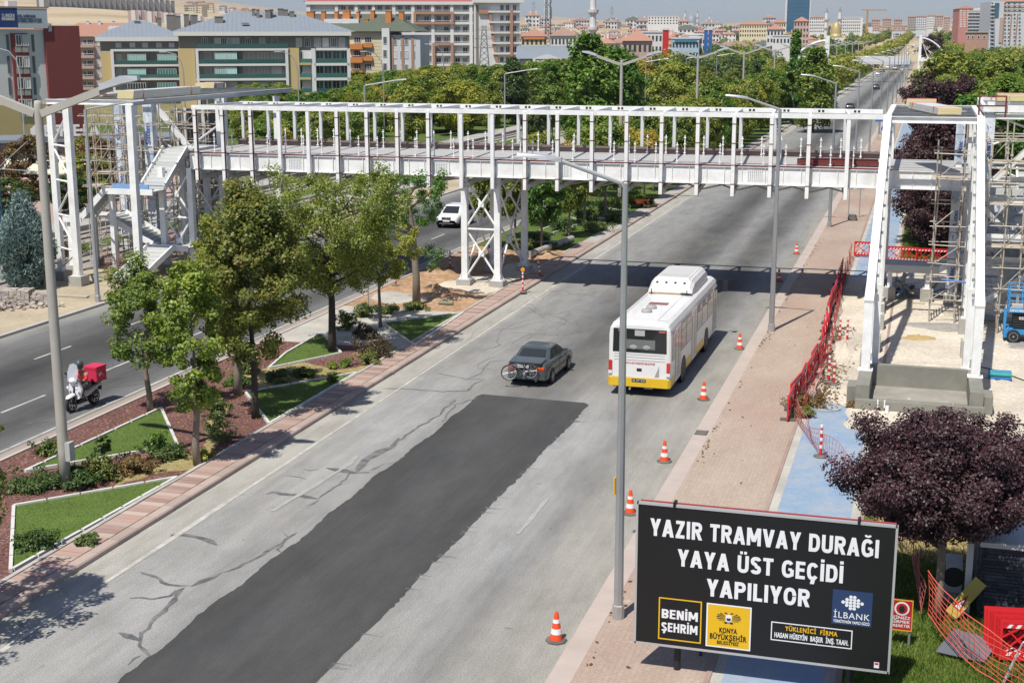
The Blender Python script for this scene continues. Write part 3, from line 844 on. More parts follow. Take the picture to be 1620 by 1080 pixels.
# trestle in the median, second pier at the tram side
def trestle(cx, full=True, w_=1.95):
    for sx in (-w_/2, w_/2):
        for y in (73.85, 79.3):
            c = MB().box(cx+sx-.17, y-.17, .52, cx+sx+.17, y+.17, 6.34)
            c_ = part(c, 'trestle_leg', MAT_STEEL, bridge)
            bp = MB().box(cx+sx-.32, y-.32, .48, cx+sx+.32, y+.32, .52)
            for a in (-.19, .19):
                bp.prism([(cx+sx+a, y-.172, .52), (cx+sx+a, y-.31, .52), (cx+sx+a, y-.172, .85)], (.02, 0, 0))
                bp.prism([(cx+sx+math.copysign(.172, a), y+a, .52), (cx+sx+math.copysign(.31, a), y+a, .52), (cx+sx+math.copysign(.172, a), y+a, .85)], (0, .02, 0))
            for ax in (-.26, .26):
                for ay in (-.26, .26): bp.tube((cx+sx+ax, y+ay, .5), (cx+sx+ax, y+ay, .6), .022, n=6)
            part(bp, 'base_plate', MAT_STEEL, c_)
            part(MB().box(cx+sx-.42, y-.42, -.02, cx+sx+.42, y+.42, .478), 'footing', MAT_CONC, bridge)
    a, b = cx-w_/2+.16, cx+w_/2-.16
    for y in (73.85, 79.3):
        for z0, z1 in ((.75, 3.15), (3.55, 5.95)):
            part(MB().tube((a, y-.03, z0), (b, y-.03, z1), .062), 'brace', MAT_STEEL, bridge)
            part(MB().tube((a, y+.10, z1), (b, y+.10, z0), .062), 'brace', MAT_STEEL, bridge)
            part(MB().box((a+b)/2-.16, y-.06, (z0+z1)/2-.14, (a+b)/2+.16, y+.13, (z0+z1)/2+.14), 'gusset', MAT_STEEL, bridge)
        part(MB().tube((a, y, 3.35), (b, y, 3.35), .062), 'strut', MAT_STEEL, bridge)
    for sx in (-w_/2, w_/2):
        for z0, z1 in ((.8, 5.9), (5.9, .8)):
            part(MB().tube((cx+sx+(.05 if z0 < 1 else -.07), 74.0, z0), (cx+sx+(.05 if z0 < 1 else -.07), 79.15, z1), .055), 'brace', MAT_STEEL, bridge)
trestle(-23.72); trestle(-42.95)

# red steel sections stacked on the deck
t = thing('steel_beam_stack', 'stack of dark red primed steel channels lying on the bridge deck', 'steel beams', (-4.2, 74.6, 7.35))
for k in range(3):
    for j in range(2):
        mb = MB(); x0, x1 = -6.35+.12*k, -2.15-.1*j; y = 74.1+.34*k; z = 7.40+.16*j
        mb.box(x0, y, z, x1, y+.02, z+.15).box(x0, y+.02, z, x1, y+.16, z+.015).box(x0, y+.02, z+.135, x1, y+.16, z+.15)
        for q in range(6): mb.box(x0+.3+q*.65, y-.012, z+.02, x0+.38+q*.65, y, z+.13)
        part(mb, 'steel_channel', MAT_PRIMER, t)

def panel_stack(name_label, c, dx, dy, n, th=.16, rz=0.0, dz0=0.0):
    """insulated roof panels: yellow foam core between steel sheets"""
    t = thing('panel_stack', name_label, 'panel stack', c, rz)
    for i in range(n):
        q = part(MB().box(-dx/2+.02*i, -dy/2, i*(th+.012), dx/2+.02*i, dy/2, i*(th+.012)+th), 'roof_panel', MAT_PANELY, t, True)
        part(MB().box(-dx/2+.02*i-.004, -dy/2-.002, i*(th+.012)+th, dx/2+.02*i+.004, dy/2+.002, i*(th+.012)+th+.009).box(-dx/2-.002+.02*i, -dy/2-.004, i*(th+.012)-.004+th*.46, dx/2+.02*i+.002, -dy/2-.0005, i*(th+.012)+th*.54), 'sheet', MAT_PANELW, q, True)
        side = MB()
        for s_ in (-1, 1): side.box(s_*(dx/2+.004)+.02*i-.004, -dy/2+.01, i*(th+.012)+.01, s_*(dx/2+.004)+.02*i+.004, dy/2, i*(th+.012)+th-.01)
        part(side, 'sheet', MAT_PANELW, q, True)
    h = n*(th+.012)
    for k in (-.36, .36):
        y = dy*k
        part(MB().box(-dx/2-.03, y-.04, -.02, -dx/2-.012, y+.04, h+.02).box(dx/2+.03, y-.04, -.02, dx/2+.05, y+.04, h+.02).box(-dx/2-.03, y-.04, h+.012, dx/2+.05, y+.04, h+.024), 'strap', MAT_STRAP, t, True)
    return t

# ---------------------------------------------------------------- right tower: escalator frame, roof and stair
rt = thing('stair_tower', 'white steel escalator and stair tower right of the avenue above the concrete pit', 'stair tower', (.3, 68, 0))
def footing(t, x, y, h=.78, s_=.36, top=None):
    part(MB().box(x-s_, y-s_, -.02, x+s_, y+s_, h), 'footing', MAT_CONC, t)
def col(t, x, y, z0, z1, s_=.16, mat=None, nm='column'):
    c = part(MB().box(x-s_, y-s_, z0+.03, x+s_, y+s_, z1), nm, mat or MAT_STEEL, t)
    bp = MB().box(x-s_*1.7, y-s_*1.7, z0, x+s_*1.7, y+s_*1.7, z0+.03)
    for a in (-.1, .1):
        bp.prism([(x+a, y-s_-.001, z0+.03), (x+a, y-s_*1.65, z0+.03), (x+a, y-s_-.001, z0+.3)], (.02, 0, 0))
    for a in (-.2, .2): bp.tube((x+a, y-s_*1.45, z0), (x+a, y-s_*1.45, z0+.12), .02, n=6)
    part(bp, 'base_plate', MAT_STEEL, c)
    return c
zi = lambda y: 10.25-.525*(68.3-y)
for x, xo in ((-1.72, -1), (2.45, 1)):
    col(rt, x, 55.45, .95, 3.65, .17); col(rt, x+xo*-.30, 57.2, .85, zi(57.2)-.3, .13)
    for y, h in ((59.4, .82), (63.0, .82), (68.2, .82)):
        footing(rt, x, y, h); c = col(rt, x, y, h, min(zi(y)-.18, 9.9), .15)
        rungs = MB()
        part(MB().box(x-.13, y+.16, h+.4, x+.13, y+.20, min(zi(y)-.3, 9.8)), 'backing_strip', MAT_STEEL2, c)
    part(MB().beam((x, 55.3, 3.65), (x, 56.4, 4.02), .36, .30), 'roof_edge', MAT_STEEL, rt)
    b_ = part(MB().beam((x, 56.3, zi(56.3)), (x, 68.2, zi(68.2)), .34, .34), 'raking_beam', MAT_STEEL, rt)
    b2 = part(MB().beam((x-xo*.05, 57.2, zi(57.2)-.62), (x-xo*.05, 68.2, zi(68.2)-.62), .22, .16), 'raking_beam', MAT_STEEL2, rt)
    for k in range(13):
        y = 56.9+k*.9; z = zi(y)-.36
        part(MB().box(x-xo*.19-.09, y-.05, z-.06, x-xo*.19+.09, y+.05, z+.06), 'purlin_cleat', MAT_GALV, b_)
    part(MB().box(x-.13, 68.3, 10.0, x+.13, 80.2, 10.3), 'roof_chord', MAT_STEEL, rt)
for y in (68.2, 80.2): part(MB().ibeam((-1.58, y, 10.13), (2.31, y, 10.13), .2, .3), 'roof_beam', MAT_STEEL, rt)
for k in range(7): part(MB().ibeam((-1.58, 69.9+k*1.5, 10.15), (2.31, 69.9+k*1.5, 10.15), .1, .16, t=.012), 'purlin', MAT_GALV, rt)
for x in (-1.75, 2.45):
    for y in (72.2, 73.9, 80.0): footing(rt, x, y, .6, .3); col(rt, x, y, .6, 9.98, .15)
# stair behind: landing on posts and rising flight
for x in (-1.35, .6): footing(rt, x, 76.3, .75, .33); col(rt, x, 76.3, .75, 1.65, .12)
part(MB().box(-1.75, 76.0, 1.62, 1.15, 76.3, 2.0).box(-1.75, 76.31, 1.9, 1.15, 78.0, 2.0), 'stair_landing', MAT_STEEL2, rt)
part(MB().beam((1.0, 76.1, 1.75), (2.7, 76.1, 2.75), .12, .32), 'stringer', MAT_STEEL, rt); part(MB().beam((1.0, 77.8, 1.75), (2.7, 77.8, 2.75), .12, .32), 'stringer', MAT_STEEL, rt)
for k in range(6): part(MB().box(1.05+k*.28, 76.17, 1.9+k*.165, 1.38+k*.28, 77.73, 1.95+k*.165), 'tread', MAT_STEEL2, rt)
def stairs(t, p0, p1, wv, n, mat=None):
    """flight from p0 up to p1, wv = width vector"""
    mat = mat or MAT_STEEL2
    p0, p1, wv = Vector(p0), Vector(p1), Vector(wv)
    run = Vector((p1.x-p0.x, p1.y-p0.y, 0))
    for k in range(n):
        a = p0+(p1-p0)*(k/n); z = p0.z+(p1.z-p0.z)*((k+1)/n)
        st = run/n*1.12
        q = [Vector((a.x, a.y, z)), Vector((a.x, a.y, z))+st, Vector((a.x, a.y, z))+st+wv, Vector((a.x, a.y, z))+wv]
        q2 = [Vector((a.x, a.y, z-(p1.z-p0.z)/n)), Vector((a.x, a.y, z-(p1.z-p0.z)/n))+run/n*.06]
        part(MB().prism(q, (0, 0, -.04)).prism([Vector((a.x, a.y, z-.041))+wv*0.004, Vector((a.x, a.y, z-.041))+run/n*.08+wv*.004, Vector((a.x, a.y, z-.041))+run/n*.08+wv*.996, Vector((a.x, a.y, z-.041))+wv*.996], (0, 0, -(p1.z-p0.z)/n+.045)), 'tread', mat, t)
    e = wv.normalized()*.07
    for o in (-e, wv+e):
        part(MB().beam(p0+o+Vector((0, 0, .1)), p1+o+Vector((0, 0, .1)), .1, .34), 'stringer', MAT_STEEL, t)
def landing(t, x0, y0, x1, y1, z):
    part(MB().box(x0, y0, z-.05, x1, y1, z), 'stair_landing', MAT_STEEL2, t)
    part(MB().box(x0, y0-.08, z-.22, x1, y0-.002, z+.12).box(x0-.08, y0-.08, z-.22, x0-.002, y1, z+.12), 'landing_edge', MAT_STEEL, t)
stairs(rt, (3.0, 74.0, 2.75), (3.0, 71.2, 4.6), (1.5, 0, 0), 10); landing(rt, 2.75, 69.6, 6.2, 71.1, 4.6)
stairs(rt, (4.7, 71.2, 4.6), (4.7, 75.5, 7.2), (1.5, 0, 0), 14)
# lift shaft block on the far right with film-wrapped columns
for x, y in ((2.95, 70.6), (5.4, 70.9), (8.2, 70.9), (2.95, 78.5), (8.2, 78.5)):
    footing(rt, x, y, .5, .36); q = col(rt, x, y, .5, 10.9 if x < 3 else 10.4, .17)
    part(MB().box(x-.24, y-.24, 1.2, x+.24, y+.24, 4.6).box(x-.23, y-.23, 4.65, x+.235, y+.23, 7.6).box(x-.245, y-.24, 7.66, x+.24, y+.235, 10.3), 'film_wrap', MAT_WRAP, q)
for z in (3.3, 6.2, 7.2, 10.2):
    part(MB().ibeam((3.1, 70.9, z), (8.1, 70.9, z), .2, .28), 'tie_beam', MAT_STEEL, rt)
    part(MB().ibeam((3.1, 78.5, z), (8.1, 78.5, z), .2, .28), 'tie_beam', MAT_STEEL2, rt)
part(MB().beam((2.7, 70.2, 6.6), (5.6, 70.2, 9.6), .26, .26), 'diagonal', MAT_STEEL, rt)
part(MB().beam((2.9, 70.2, 5.9), (5.4, 70.2, 3.4), .24, .24), 'diagonal', MAT_STEEL, rt)
part(MB().beam((2.7, 70.2, .9), (5.4, 70.2, 2.9), .26, .26), 'diagonal', MAT_STEEL, rt)
for a, b in (((3.1, 5.0), (8, 7.5)), ((3.1, 7.5), (8, 5.0)), ((3.1, 8.2), (8, 10)), ((3.1, 10), (8, 8.2))):
    part(MB().tube((a[0], 78.3, a[1]), (b[0], 78.3, b[1]), .06), 'brace', MAT_STEEL, rt)
rr = random.Random(4)
for i in range(4):
    for j in range(6):
        x0 = 2.98+i*1.32; z0 = .35+j*1.02
        if rr.random() < .06: continue
        dep = rr.uniform(-.05, .05)
        part(MB().prism([(x0, 71.45+dep, z0), (x0+1.1, 71.42-dep, z0), (x0+1.12, 71.42-dep, z0+.8), (x0+.9, 71.43, z0+.95), (x0+.16, 71.44, z0+.93), (x0, 71.45+dep, z0+.78)], (0, .06, 0)), 'cladding_panel', MAT_WRAP, rt)
part(MB().box(2.9, 71.55, .1, 8.3, 71.7, 6.7), 'backing_wall', MAT_STEEL2, rt)
part(MB().box(2.6, 70.3, 10.42, 9.2, 70.5, 10.75).box(2.6, 79.3, 10.42, 9.2, 79.5, 10.75).box(2.6, 70.5, 10.42, 2.8, 79.3, 10.7), 'roof_chord', MAT_STEEL, rt)
for k in range(5): part(MB().box(2.8, 71.9+k*1.5, 10.5, 9.2, 72.0+k*1.5, 10.66), 'purlin', MAT_GALV, rt)
mb = MB()
for x in (2.4, 3.6):
    mb.box(x-.04, 70.05, 10.2, x+.04, 70.13, 11.2)
for z in (10.7, 11.15): mb.box(2.4, 70.06, z, 3.6, 70.12, z+.07)
part(mb, 'guard_frame', MAT_PRIMER, rt)
for k, (x, z) in enumerate(((2.72, 1.6), (2.72, 4.9), (2.72, 8.0), (5.2, 4.9))):
    text('Sistem', 'film_print', MAT_INK, rt, (x+.35-.3, (70.35 if x < 3 else 70.64)-68, z), (R_(90), R_(-90), 0), .42, .01)

panel_stack('insulated roof panels strapped on the right tower roof, laid towards the camera', (.35, 73.0, 10.30), 1.1, 6.0, 2, .15, R_(14))
panel_stack('insulated roof panel pack lying at the rear of the right tower roof', (-.3, 78.6, 10.30), 1.5, 1.2, 2, .17)
panel_stack('pale yellow panel pack on the far right roof beam', (5.0, 77.8, 10.68), 3.0, 1.6, 2, .16)

# scaffolding
POLE = {}
def pole_mesh(l):
    k = round(l*2)/2
    if k not in POLE:
        m = MB().tube((0, 0, 0), (0, 0, k), .036, n=6)
        for z in np.arange(.9, k, 1.9): m.cbox((0, 0, float(z)), (.12, .12, .10))
        POLE[k] = m.mesh('scaffold_pole', MAT_SCAF); clean(POLE[k])
    return POLE[k]
def scaffold(label, x0, y0, x1, y1, nx, ny, h, levels, planks=(), seed=0, nm='scaffold'):
    rg = random.Random(seed)
    t = thing(nm, label, 'scaffold', (x0, y0, 0))
    xs = [x0+(x1-x0)*i/(nx-1) for i in range(nx)]; ys = [y0+(y1-y0)*i/max(1, ny-1) for i in range(ny)]
    for x in xs:
        for y in ys:
            o = inst(pole_mesh(h+rg.choice((-.5, 0, .5, 1))), 'scaffold_pole', t, (x-x0, y-y0, .05)); o.rotation_euler = (rg.gauss(0, .012), rg.gauss(0, .012), 0)
    for z in levels:
        for y in ys: part(MB().tube((x0-.25, y-.06, z+rg.uniform(-.05, .05)), (x1+.25, y-.06, z+rg.uniform(-.05, .05)), .028, n=6), 'ledger', MAT_SCAF, t)
        if ny > 1:
            for x in xs: part(MB().tube((x-.06, y0-.2, z+.08), (x-.06, y1+.2, z+.08), .028, n=6), 'transom', MAT_SCAF, t)
    for i in range(nx-1):
        for k in range(len(levels)-1):
            if (i+k) % 2 == 0: part(MB().tube((xs[i], y0-.08, levels[k]), (xs[i+1], y0-.08, levels[k+1]), .024, n=5), 'brace', MAT_SCAF, t)
    for z in planks:
        for k in range(3):
            yy = y0+.1+k*.27
            part(MB().box(x0-.3, yy, z+.12, x1+.3, yy+.24, z+.165), 'plank', MAT_PLANK, t)
    return t
scaffold('narrow rusty scaffold ladder inside the right tower', .75, 70.6, 1.95, 72.2, 2, 2, 9.0, (1.2, 2.1, 3.0, 3.9, 4.9, 6.0, 7.2, 8.4), (7.1,), 1)
part(MB().tube((1.2, 70.2, 2.3), (2.9, 70.2, 2.15), .05), 'blue_pipe', M('blue_pipe', (.12, .22, .50), .5))
bpy.data.objects['blue_pipe']['label'] = 'short blue pipe lashed across the scaffold near the wrapped columns'; bpy.data.objects['blue_pipe']['category'] = 'pipe'
scaffold('scaffold of pale tubes in front of the wrapped lift wall', 3.0, 68.6, 7.4, 69.9, 6, 2, 9.6, (1.2, 2.2, 3.2, 4.2, 5.2, 6.2, 7.2, 8.2, 9.2), (4.1, 6.1, 8.1), 2)
scaffold('second scaffold behind the wrapped columns of the right tower', 2.9, 73.4, 7.6, 77.0, 5, 3, 10.0, (1.5, 3.0, 4.5, 6.0, 7.5, 9.0), (), 12)
q = col(rt, 1.78, 75.8, .6, 10.1, .15); footing(rt, 1.78, 75.8, .6, .32)
for z0, z1 in ((.95, 2.5), (2.55, 3.9), (3.94, 5.6), (5.65, 7.0), (7.6, 9.0), (9.03, 10.2)): part(MB().box(1.54, 75.56, z0, 2.02+.05*math.sin(z0*9), 76.04, z1), 'film_wrap', MAT_WRAP, q)
for z in (1.2, 4.2, 7.8): text('Alutec', 'film_print', MAT_INK, rt, (1.9-.3, 75.545-68, z), (R_(90), R_(-90), 0), .34, .006)

# ---------------------------------------------------------------- left tower
lt = thing('stair_tower', 'white steel stair tower with zigzag stairs beside the tram stop', 'stair tower', (-44.5, 74, 0))
for x, y in ((-46.1, 67.9), (-42.1, 67.9)):
    footing(lt, x, y, .62, .42); col(lt, x, y, .62, 10.3, .19)
for x, y in ((-48.1, 69.2), (-48.1, 78.0), (-42.1, 78.0), (-42.1, 86.0), (-46.1, 86.0)):
    footing(lt, x, y, .62, .42); col(lt, x, y, .62, 10.1, .17)
for a, b in (((-48.1, 69.2), (-46.1, 67.9)),):
    for k, z in enumerate((1.0, 2.95, 4.95, 6.95, 8.85)):
        part(MB().tube((a[0], a[1], z+1.0), (b[0], b[1], z+1.0), .06), 'strut', MAT_STEEL, lt)
        if k < 4: part(MB().tube((a[0], a[1], z+1.0 if k % 2 else z+2.9), (b[0], b[1], z+2.9 if k % 2 else z+1.0), .06), 'brace', MAT_STEEL, lt)
part(MB().tube((-48.1, 69.2, .8), (-46.1, 67.9, 1.95), .06), 'brace', MAT_STEEL, lt)
part(MB().ibeam((-47.4, 67.9, 10.45), (-41.9, 67.9, 10.45), .2, .28), 'roof_beam', MAT_STEEL, lt)
part(MB().ibeam((-42.1, 68.1, 10.42), (-42.1, 88.5, 10.42), .2, .28), 'roof_beam', MAT_STEEL2, lt)
part(MB().ibeam((-47.2, 68.1, 10.42), (-47.2, 88.5, 10.42), .2, .28), 'roof_beam', MAT_STEEL2, lt)
for k in range(9): part(MB().ibeam((-47.0, 70.2+k*2.1, 10.5), (-42.3, 70.2+k*2.1, 10.5), .1, .16, t=.012), 'purlin', MAT_GALV, lt)
stairs(lt, (-44.8, 73.0, 5.13), (-44.8, 75.9, 7.25), (1.5, 0, 0), 10); part(MB().box(-44.9, 75.95, 7.2, -41.75, 79.2, 7.29), 'stair_landing', MAT_STEEL2, lt)
landing(lt, -46.3, 71.6, -43.2, 72.95, 5.13)
part(MB().box(-46.0, 71.75, 5.14, -43.6, 71.85, 5.5).box(-46.0, 71.86, 5.135, -43.6, 72.4, 5.2), 'blue_board', M('blue_board', (.20, .36, .62), .5), lt)
stairs(lt, (-48.1, 71.6, 3.36), (-46.3, 71.6, 5.13), (0, 1.35, 0), 9)
landing(lt, -49.3, 71.6, -48.15, 75.0, 3.36); part(MB().box(-48.149, 73.0, 3.3, -47.3, 75.0, 3.36), 'stair_landing', MAT_STEEL2, lt)
stairs(lt, (-44.3, 73.1, 1.68), (-47.3, 73.1, 3.3), (0, 1.9, 0), 11)
landing(lt, -44.25, 72.9, -41.8, 75.1, 1.68)
stairs(lt, (-44.9, 69.7, .1), (-44.3, 72.8, 1.68), (1.6, 0, 0), 9)
for x, y, zp in ((-49.1, 71.8, 3.1), (-49.1, 74.4, 3.1), (-46.4, 72.3, 4.9), (-43.4, 75.4, 6.9), (-42.4, 74.5, 1.45), (-46.2, 71.9, 4.9)):
    part(MB().box(x-.13, y-.13, .5, x+.13, y+.13, zp), 'stair_post', MAT_STEEL, lt)
    part(MB().box(x-.32, y-.32, -.02, x+.32, y+.32, .5), 'footing', MAT_CONC, lt)
part(MB().beam((-47.2, 79.0, 9.8), (-43.6, 79.0, 5.6), .3, .3), 'diagonal', MAT_STEEL, lt)
for a, b in (((-47.9, 78.2, 5.0), (-42.3, 78.2, 8.6)), ((-47.9, 78.2, 8.6), (-42.3, 78.2, 5.0)), ((-47.9, 78.2, .9), (-42.3, 78.2, 4.4)), ((-47.9, 78.2, 4.4), (-42.3, 78.2, .9))):
    part(MB().tube(a, b, .07), 'brace', MAT_STEEL2, lt)
for x, y in ((-50.6, 80.4), (-46.6, 77.3), (-48.4, 90.0)):
    c = part(MB().box(x-.22, y-.22, .3, x+.22, y+.22, 10.6), 'column', MAT_STEEL2, lt)
    for z0, z1 in ((1.0, 3.9), (3.95, 6.8), (6.85, 10.0)):
        part(MB().box(x-.29, y-.29, z0, x+.29+.008*z0, y+.28, z1), 'film_wrap', MAT_WRAP, c)
    for z in (1.2, 4.4, 7.4): text('Sistem', 'film_print', MAT_INK, lt, (x+.16+44.5, y-.305-74, z), (R_(90), R_(-90), 0), .5, .008)
# dark lift shaft with its own scaffold
part(MB().box(-48.0, 83.0, .1, -45.9, 85.2, 9.3), 'lift_shaft', M('shaft_dark', (.10, .095, .09), .7, .3, 2), lt)
for k in range(4): part(MB().box(-48.05+k*.66, 82.9, .1, -47.85+k*.66, 83.0-.002, 9.4), 'shaft_rib', MAT_STEEL2, lt)
scaffold('rusty scaffold wrapped round the dark lift shaft of the left tower', -48.8, 81.0, -44.6, 82.4, 6, 2, 9.5, (1.4, 2.4, 3.4, 4.4, 5.4, 6.4, 7.4, 8.4, 9.2), (4.3, 8.0), 3)
scaffold('pale scaffold inside the zigzag stairs of the left tower', -49.6, 75.6, -44.9, 78.8, 5, 3, 9.4, (1.2, 2.7, 4.2, 5.7, 7.2, 8.7), (5.6,), 9)
scaffold('scaffold under the first bridge posts of the left tower', -44.2, 80.6, -41.9, 84.2, 3, 3, 6.6, (1.2, 2.4, 3.6, 4.8, 6.0), (), 10)
scaffold('pale scaffold standing behind the outer columns of the left tower', -50.6, 76.0, -46.9, 77.3, 4, 2, 9.5, (1.6, 3.2, 4.8, 6.4, 8.0, 9.2), (4.7,), 4)
panel_stack('strapped roof panel pack on the left tower roof edge', (-42.9, 72.5, 10.62), 1.0, 7.5, 4, .10)
panel_stack('loose roof panel pack on the left tower roof behind the lamp arm', (-46.4, 72.2, 10.62), 1.1, 2.2, 1, .12)
panel_stack('small yellow panel pack seen above the lamp head of the left tower', (-47.0, 86.0, 10.62), 1.4, 1.6, 2, .16)

# ---------------------------------------------------------------- escalator pit
pit = thing('concrete_pit', 'open concrete escalator pit between the white tower columns', 'concrete pit', (.35, 54.2, 0))
MAT_PIT = M('pit_concrete', (.25, .245, .205), .8, .2, 1.4, .2, 30, dirt=(.15, .15, .12), dirt_amt=.6, dsc=.8)
part(MB().box(-1.95, 52.55, -.1, 2.75, 52.85, .42), 'front_wall', MAT_PIT, pit)
part(MB().box(-1.95, 52.851, -.1, -1.45, 56.6, .94).box(-2.3, 53.3, -.1, -1.951, 54.4, .75), 'side_wall', MAT_PIT, pit)
part(MB().box(2.2, 52.851, -.1, 2.7, 56.6, .94).box(2.701, 53.0, -.1, 3.05, 54.2, .75), 'side_wall', MAT_PIT, pit)
part(MB().box(-1.449, 56.3, -.1, 2.199, 56.6, .98), 'rear_wall', MAT_PIT, pit)
part(MB().box(-1.449, 52.86, -.1, 2.199, 54.2, .08).box(-1.449, 54.201, -.1, 2.199, 56.299, .12), 'floor', M('pit_floor', (.33, .31, .265), .85, .2, 1.5, dirt=(.17, .165, .14), dirt_amt=.7), pit)
part(MB().tube((-1.1, 52.5, .2), (-1.1, 52.5, .5), .03).tube((-.85, 52.5, .2), (-.85, 52.5, .5), .03).tube((-.75, 52.35, .05), (-.75, 52.35, .32), .07), 'drain_pipe', MAT_STEEL, pit)
# ================================================================== BUILDINGS
MAT_BW = M('render_white', (.66, .655, .64), .8, .06, .3, dirt=(.50, .49, .46), dirt_amt=.35, dsc=.15)
MAT_BGW = M('render_grey_white', (.56, .565, .575), .8, .06, .3)
MAT_BCREAM = M('render_cream', (.62, .55, .38), .8, .07, .3)
MAT_BYEL = M('render_ochre', (.52, .40, .19), .8, .06, .4)
MAT_BGREY = M('render_grey', (.20, .19, .175), .8, .08, .4)
MAT_BBEIGE = M('render_beige_grey', (.36, .34, .31), .8, .08, .4)
MAT_BRED = M('render_red', (.21, .05, .047), .8, .08, .4)
MAT_BPINK = M('render_salmon', (.47, .34, .285), .8, .06, .4)
MAT_BORG = M('render_orange', (.55, .21, .06), .8, .08, .4)
MAT_BRUST = M('cladding_rust', (.40, .22, .15), .75, .1, .5)
MAT_RBLUE = M('roof_metal_blue', (.24, .275, .31), .55, .08, .4, metal=.1)
MAT_RTILE = M('roof_tile_red', (.38, .20, .145), .85, .16, .6, rand=.12, dirt=(.30, .17, .11))
MAT_RTILE2 = M('roof_tile_brown', (.29, .19, .15), .85, .16, .6, rand=.12)
MAT_RGREEN = M('roof_shingle_green', (.10, .115, .085), .85, .15, .8)
MAT_WIN = glass('window_glass', (.03, .035, .04), .1)
MAT_CURT = M('window_curtain', (.55, .54, .51), .8, .15, 3, rand=.2)
MAT_TEAL = glass('balcony_glass_teal', (.045, .17, .15), .12)
MAT_TEALP = M('balcony_glazing_pale', (.30, .56, .52), .25, .25, 1.6, rand=.25)
MAT_GRN = glass('balcony_glass_green', (.035, .095, .085), .1)
MAT_FRM = M('window_frame_white', (.62, .62, .61), .6, .05)
class Bld:
    def __init__(s, label, uL, dL, uR, dR, vref, depth, cat='apartment building', nm='apartment_building', group=None, zb=0.0):
        a = GD(uL, dL, 0, vref); b = GD(uR, dR, 0, vref)
        s.P = Vector((a[0], a[1], 0)); s.e = Vector((b[0]-a[0], b[1]-a[1], 0)); s.W = s.e.length; s.e.normalize()
        s.n = Vector((s.e.y, -s.e.x, 0)); s.zb = T(a[0], a[1])+zb; s.depth = depth
        s.t = thing(nm, label, cat, (a[0], a[1], s.zb), math.atan2(s.e.y, s.e.x), group)
    def at(s, u, v, off=0.0):
        d = Vector(ray(u, v)); C = Vector((0, 0, CAMH)); P = s.P+s.n*off
        k = (P-C).dot(s.n)/d.dot(s.n); q = C+d*k
        return (q-s.P).dot(s.e), q.z-s.zb
    def box(s, nm, mat, x0, x1, z0, z1, y0=0.0, y1=None, par=None):
        return part(MB().box(x0, y0, z0, x1, s.depth if y1 is None else y1, z1), nm, mat, par or s.t, True)
    def r(s, nm, mat, u0, v0, u1, v1, y0=-.05, y1=-.002, par=None, base=False):
        """box on the facade from photo corners (u0,v0) top left to (u1,v1) bottom right"""
        um, vm = (u0+u1)/2, (v0+v1)/2
        x0, _ = s.at(u0, vm); x1, _ = s.at(u1, vm); _, z1 = s.at(um, v0); _, z0 = s.at(um, v1)
        if base: z0 = 0
        return s.box(nm, mat, min(x0, x1), max(x0, x1), min(z0, z1), max(z0, z1), y0, y1, par)
    def win(s, u0, v0, u1, v1, pane=None, mull=1, y=0.0, fr=.09, par=None):
        um, vm = (u0+u1)/2, (v0+v1)/2
        x0, _ = s.at(u0, vm); x1, _ = s.at(u1, vm); _, z1 = s.at(um, v0); _, z0 = s.at(um, v1)
        mb = MB().box(x0, y-.10, z0, x0+fr, y-.004, z1).box(x1-fr, y-.10, z0, x1, y-.004, z1).box(x0+fr, y-.10, z0, x1-fr, y-.004, z0+fr).box(x0+fr, y-.10, z1-fr, x1-fr, y-.004, z1)
        for k in range(mull): xm = x0+(x1-x0)*(k+1)/(mull+1); mb.box(xm-fr/2.5, y-.08, z0+fr, xm+fr/2.5, y-.005, z1-fr)
        w_ = part(mb, 'window', MAT_FRM, par or s.t, True)
        part(MB().box(x0+fr, y-.05, z0+fr, x1-fr, y-.006, z1-fr), 'pane', pane or MAT_WIN, w_, True)
        return w_
    def hip(s, mat, zt, zr, over=.8, x0=0.0, x1=None, nm='roof', ins=.5, y0=0, y1=None, seams=0):
        x1 = s.W if x1 is None else x1; y1 = s.depth if y1 is None else y1
        a, b, c, d = x0-over, x1+over, y0-over, y1+over; ym = (c+d)/2; h = (d-c)/2*ins*1.6; h = min(h, (b-a)/2-.1)
        mb = MB().add([(a, c, zt), (b, c, zt), (b, d, zt), (a, d, zt), (a+h, ym, zr), (b-h, ym, zr)], [(0, 1, 5, 4), (1, 2, 5), (2, 3, 4, 5), (3, 0, 4), (3, 2, 1, 0)])
        rf = part(mb, nm, mat, s.t, True)
        if seams:
            n = int((b-a)/seams)
            for k in range(1, n):
                x = a+(b-a)*k/n
                f = 1.0 if a+h <= x <= b-h else ((x-a)/h if x < a+h else (b-x)/h)
                m_ = bpy.data.meshes.get('x')
                part(MB().beam((x, c+.02, zt+.03), (x, c+(ym-c)*f*.97, zt+(zr-zt)*f*.97+.03), .06, .07), 'seam', mat, rf, True)
        return rf
    def chim(s, x, y, z0, z1, w_=1.0, d=.9, mat=None, rf=None):
        w_ *= .55; y += (x*7.3 % 2.5)
        return part(MB().box(x-w_/2, y-d/2, z0, x+w_/2, y+d/2, z1).box(x-w_/2-.08, y-d/2-.08, z1+.001, x+w_/2+.08, y+d/2+.08, z1+.15), 'chimney', mat or MAT_BGREY, rf or s.t, True)

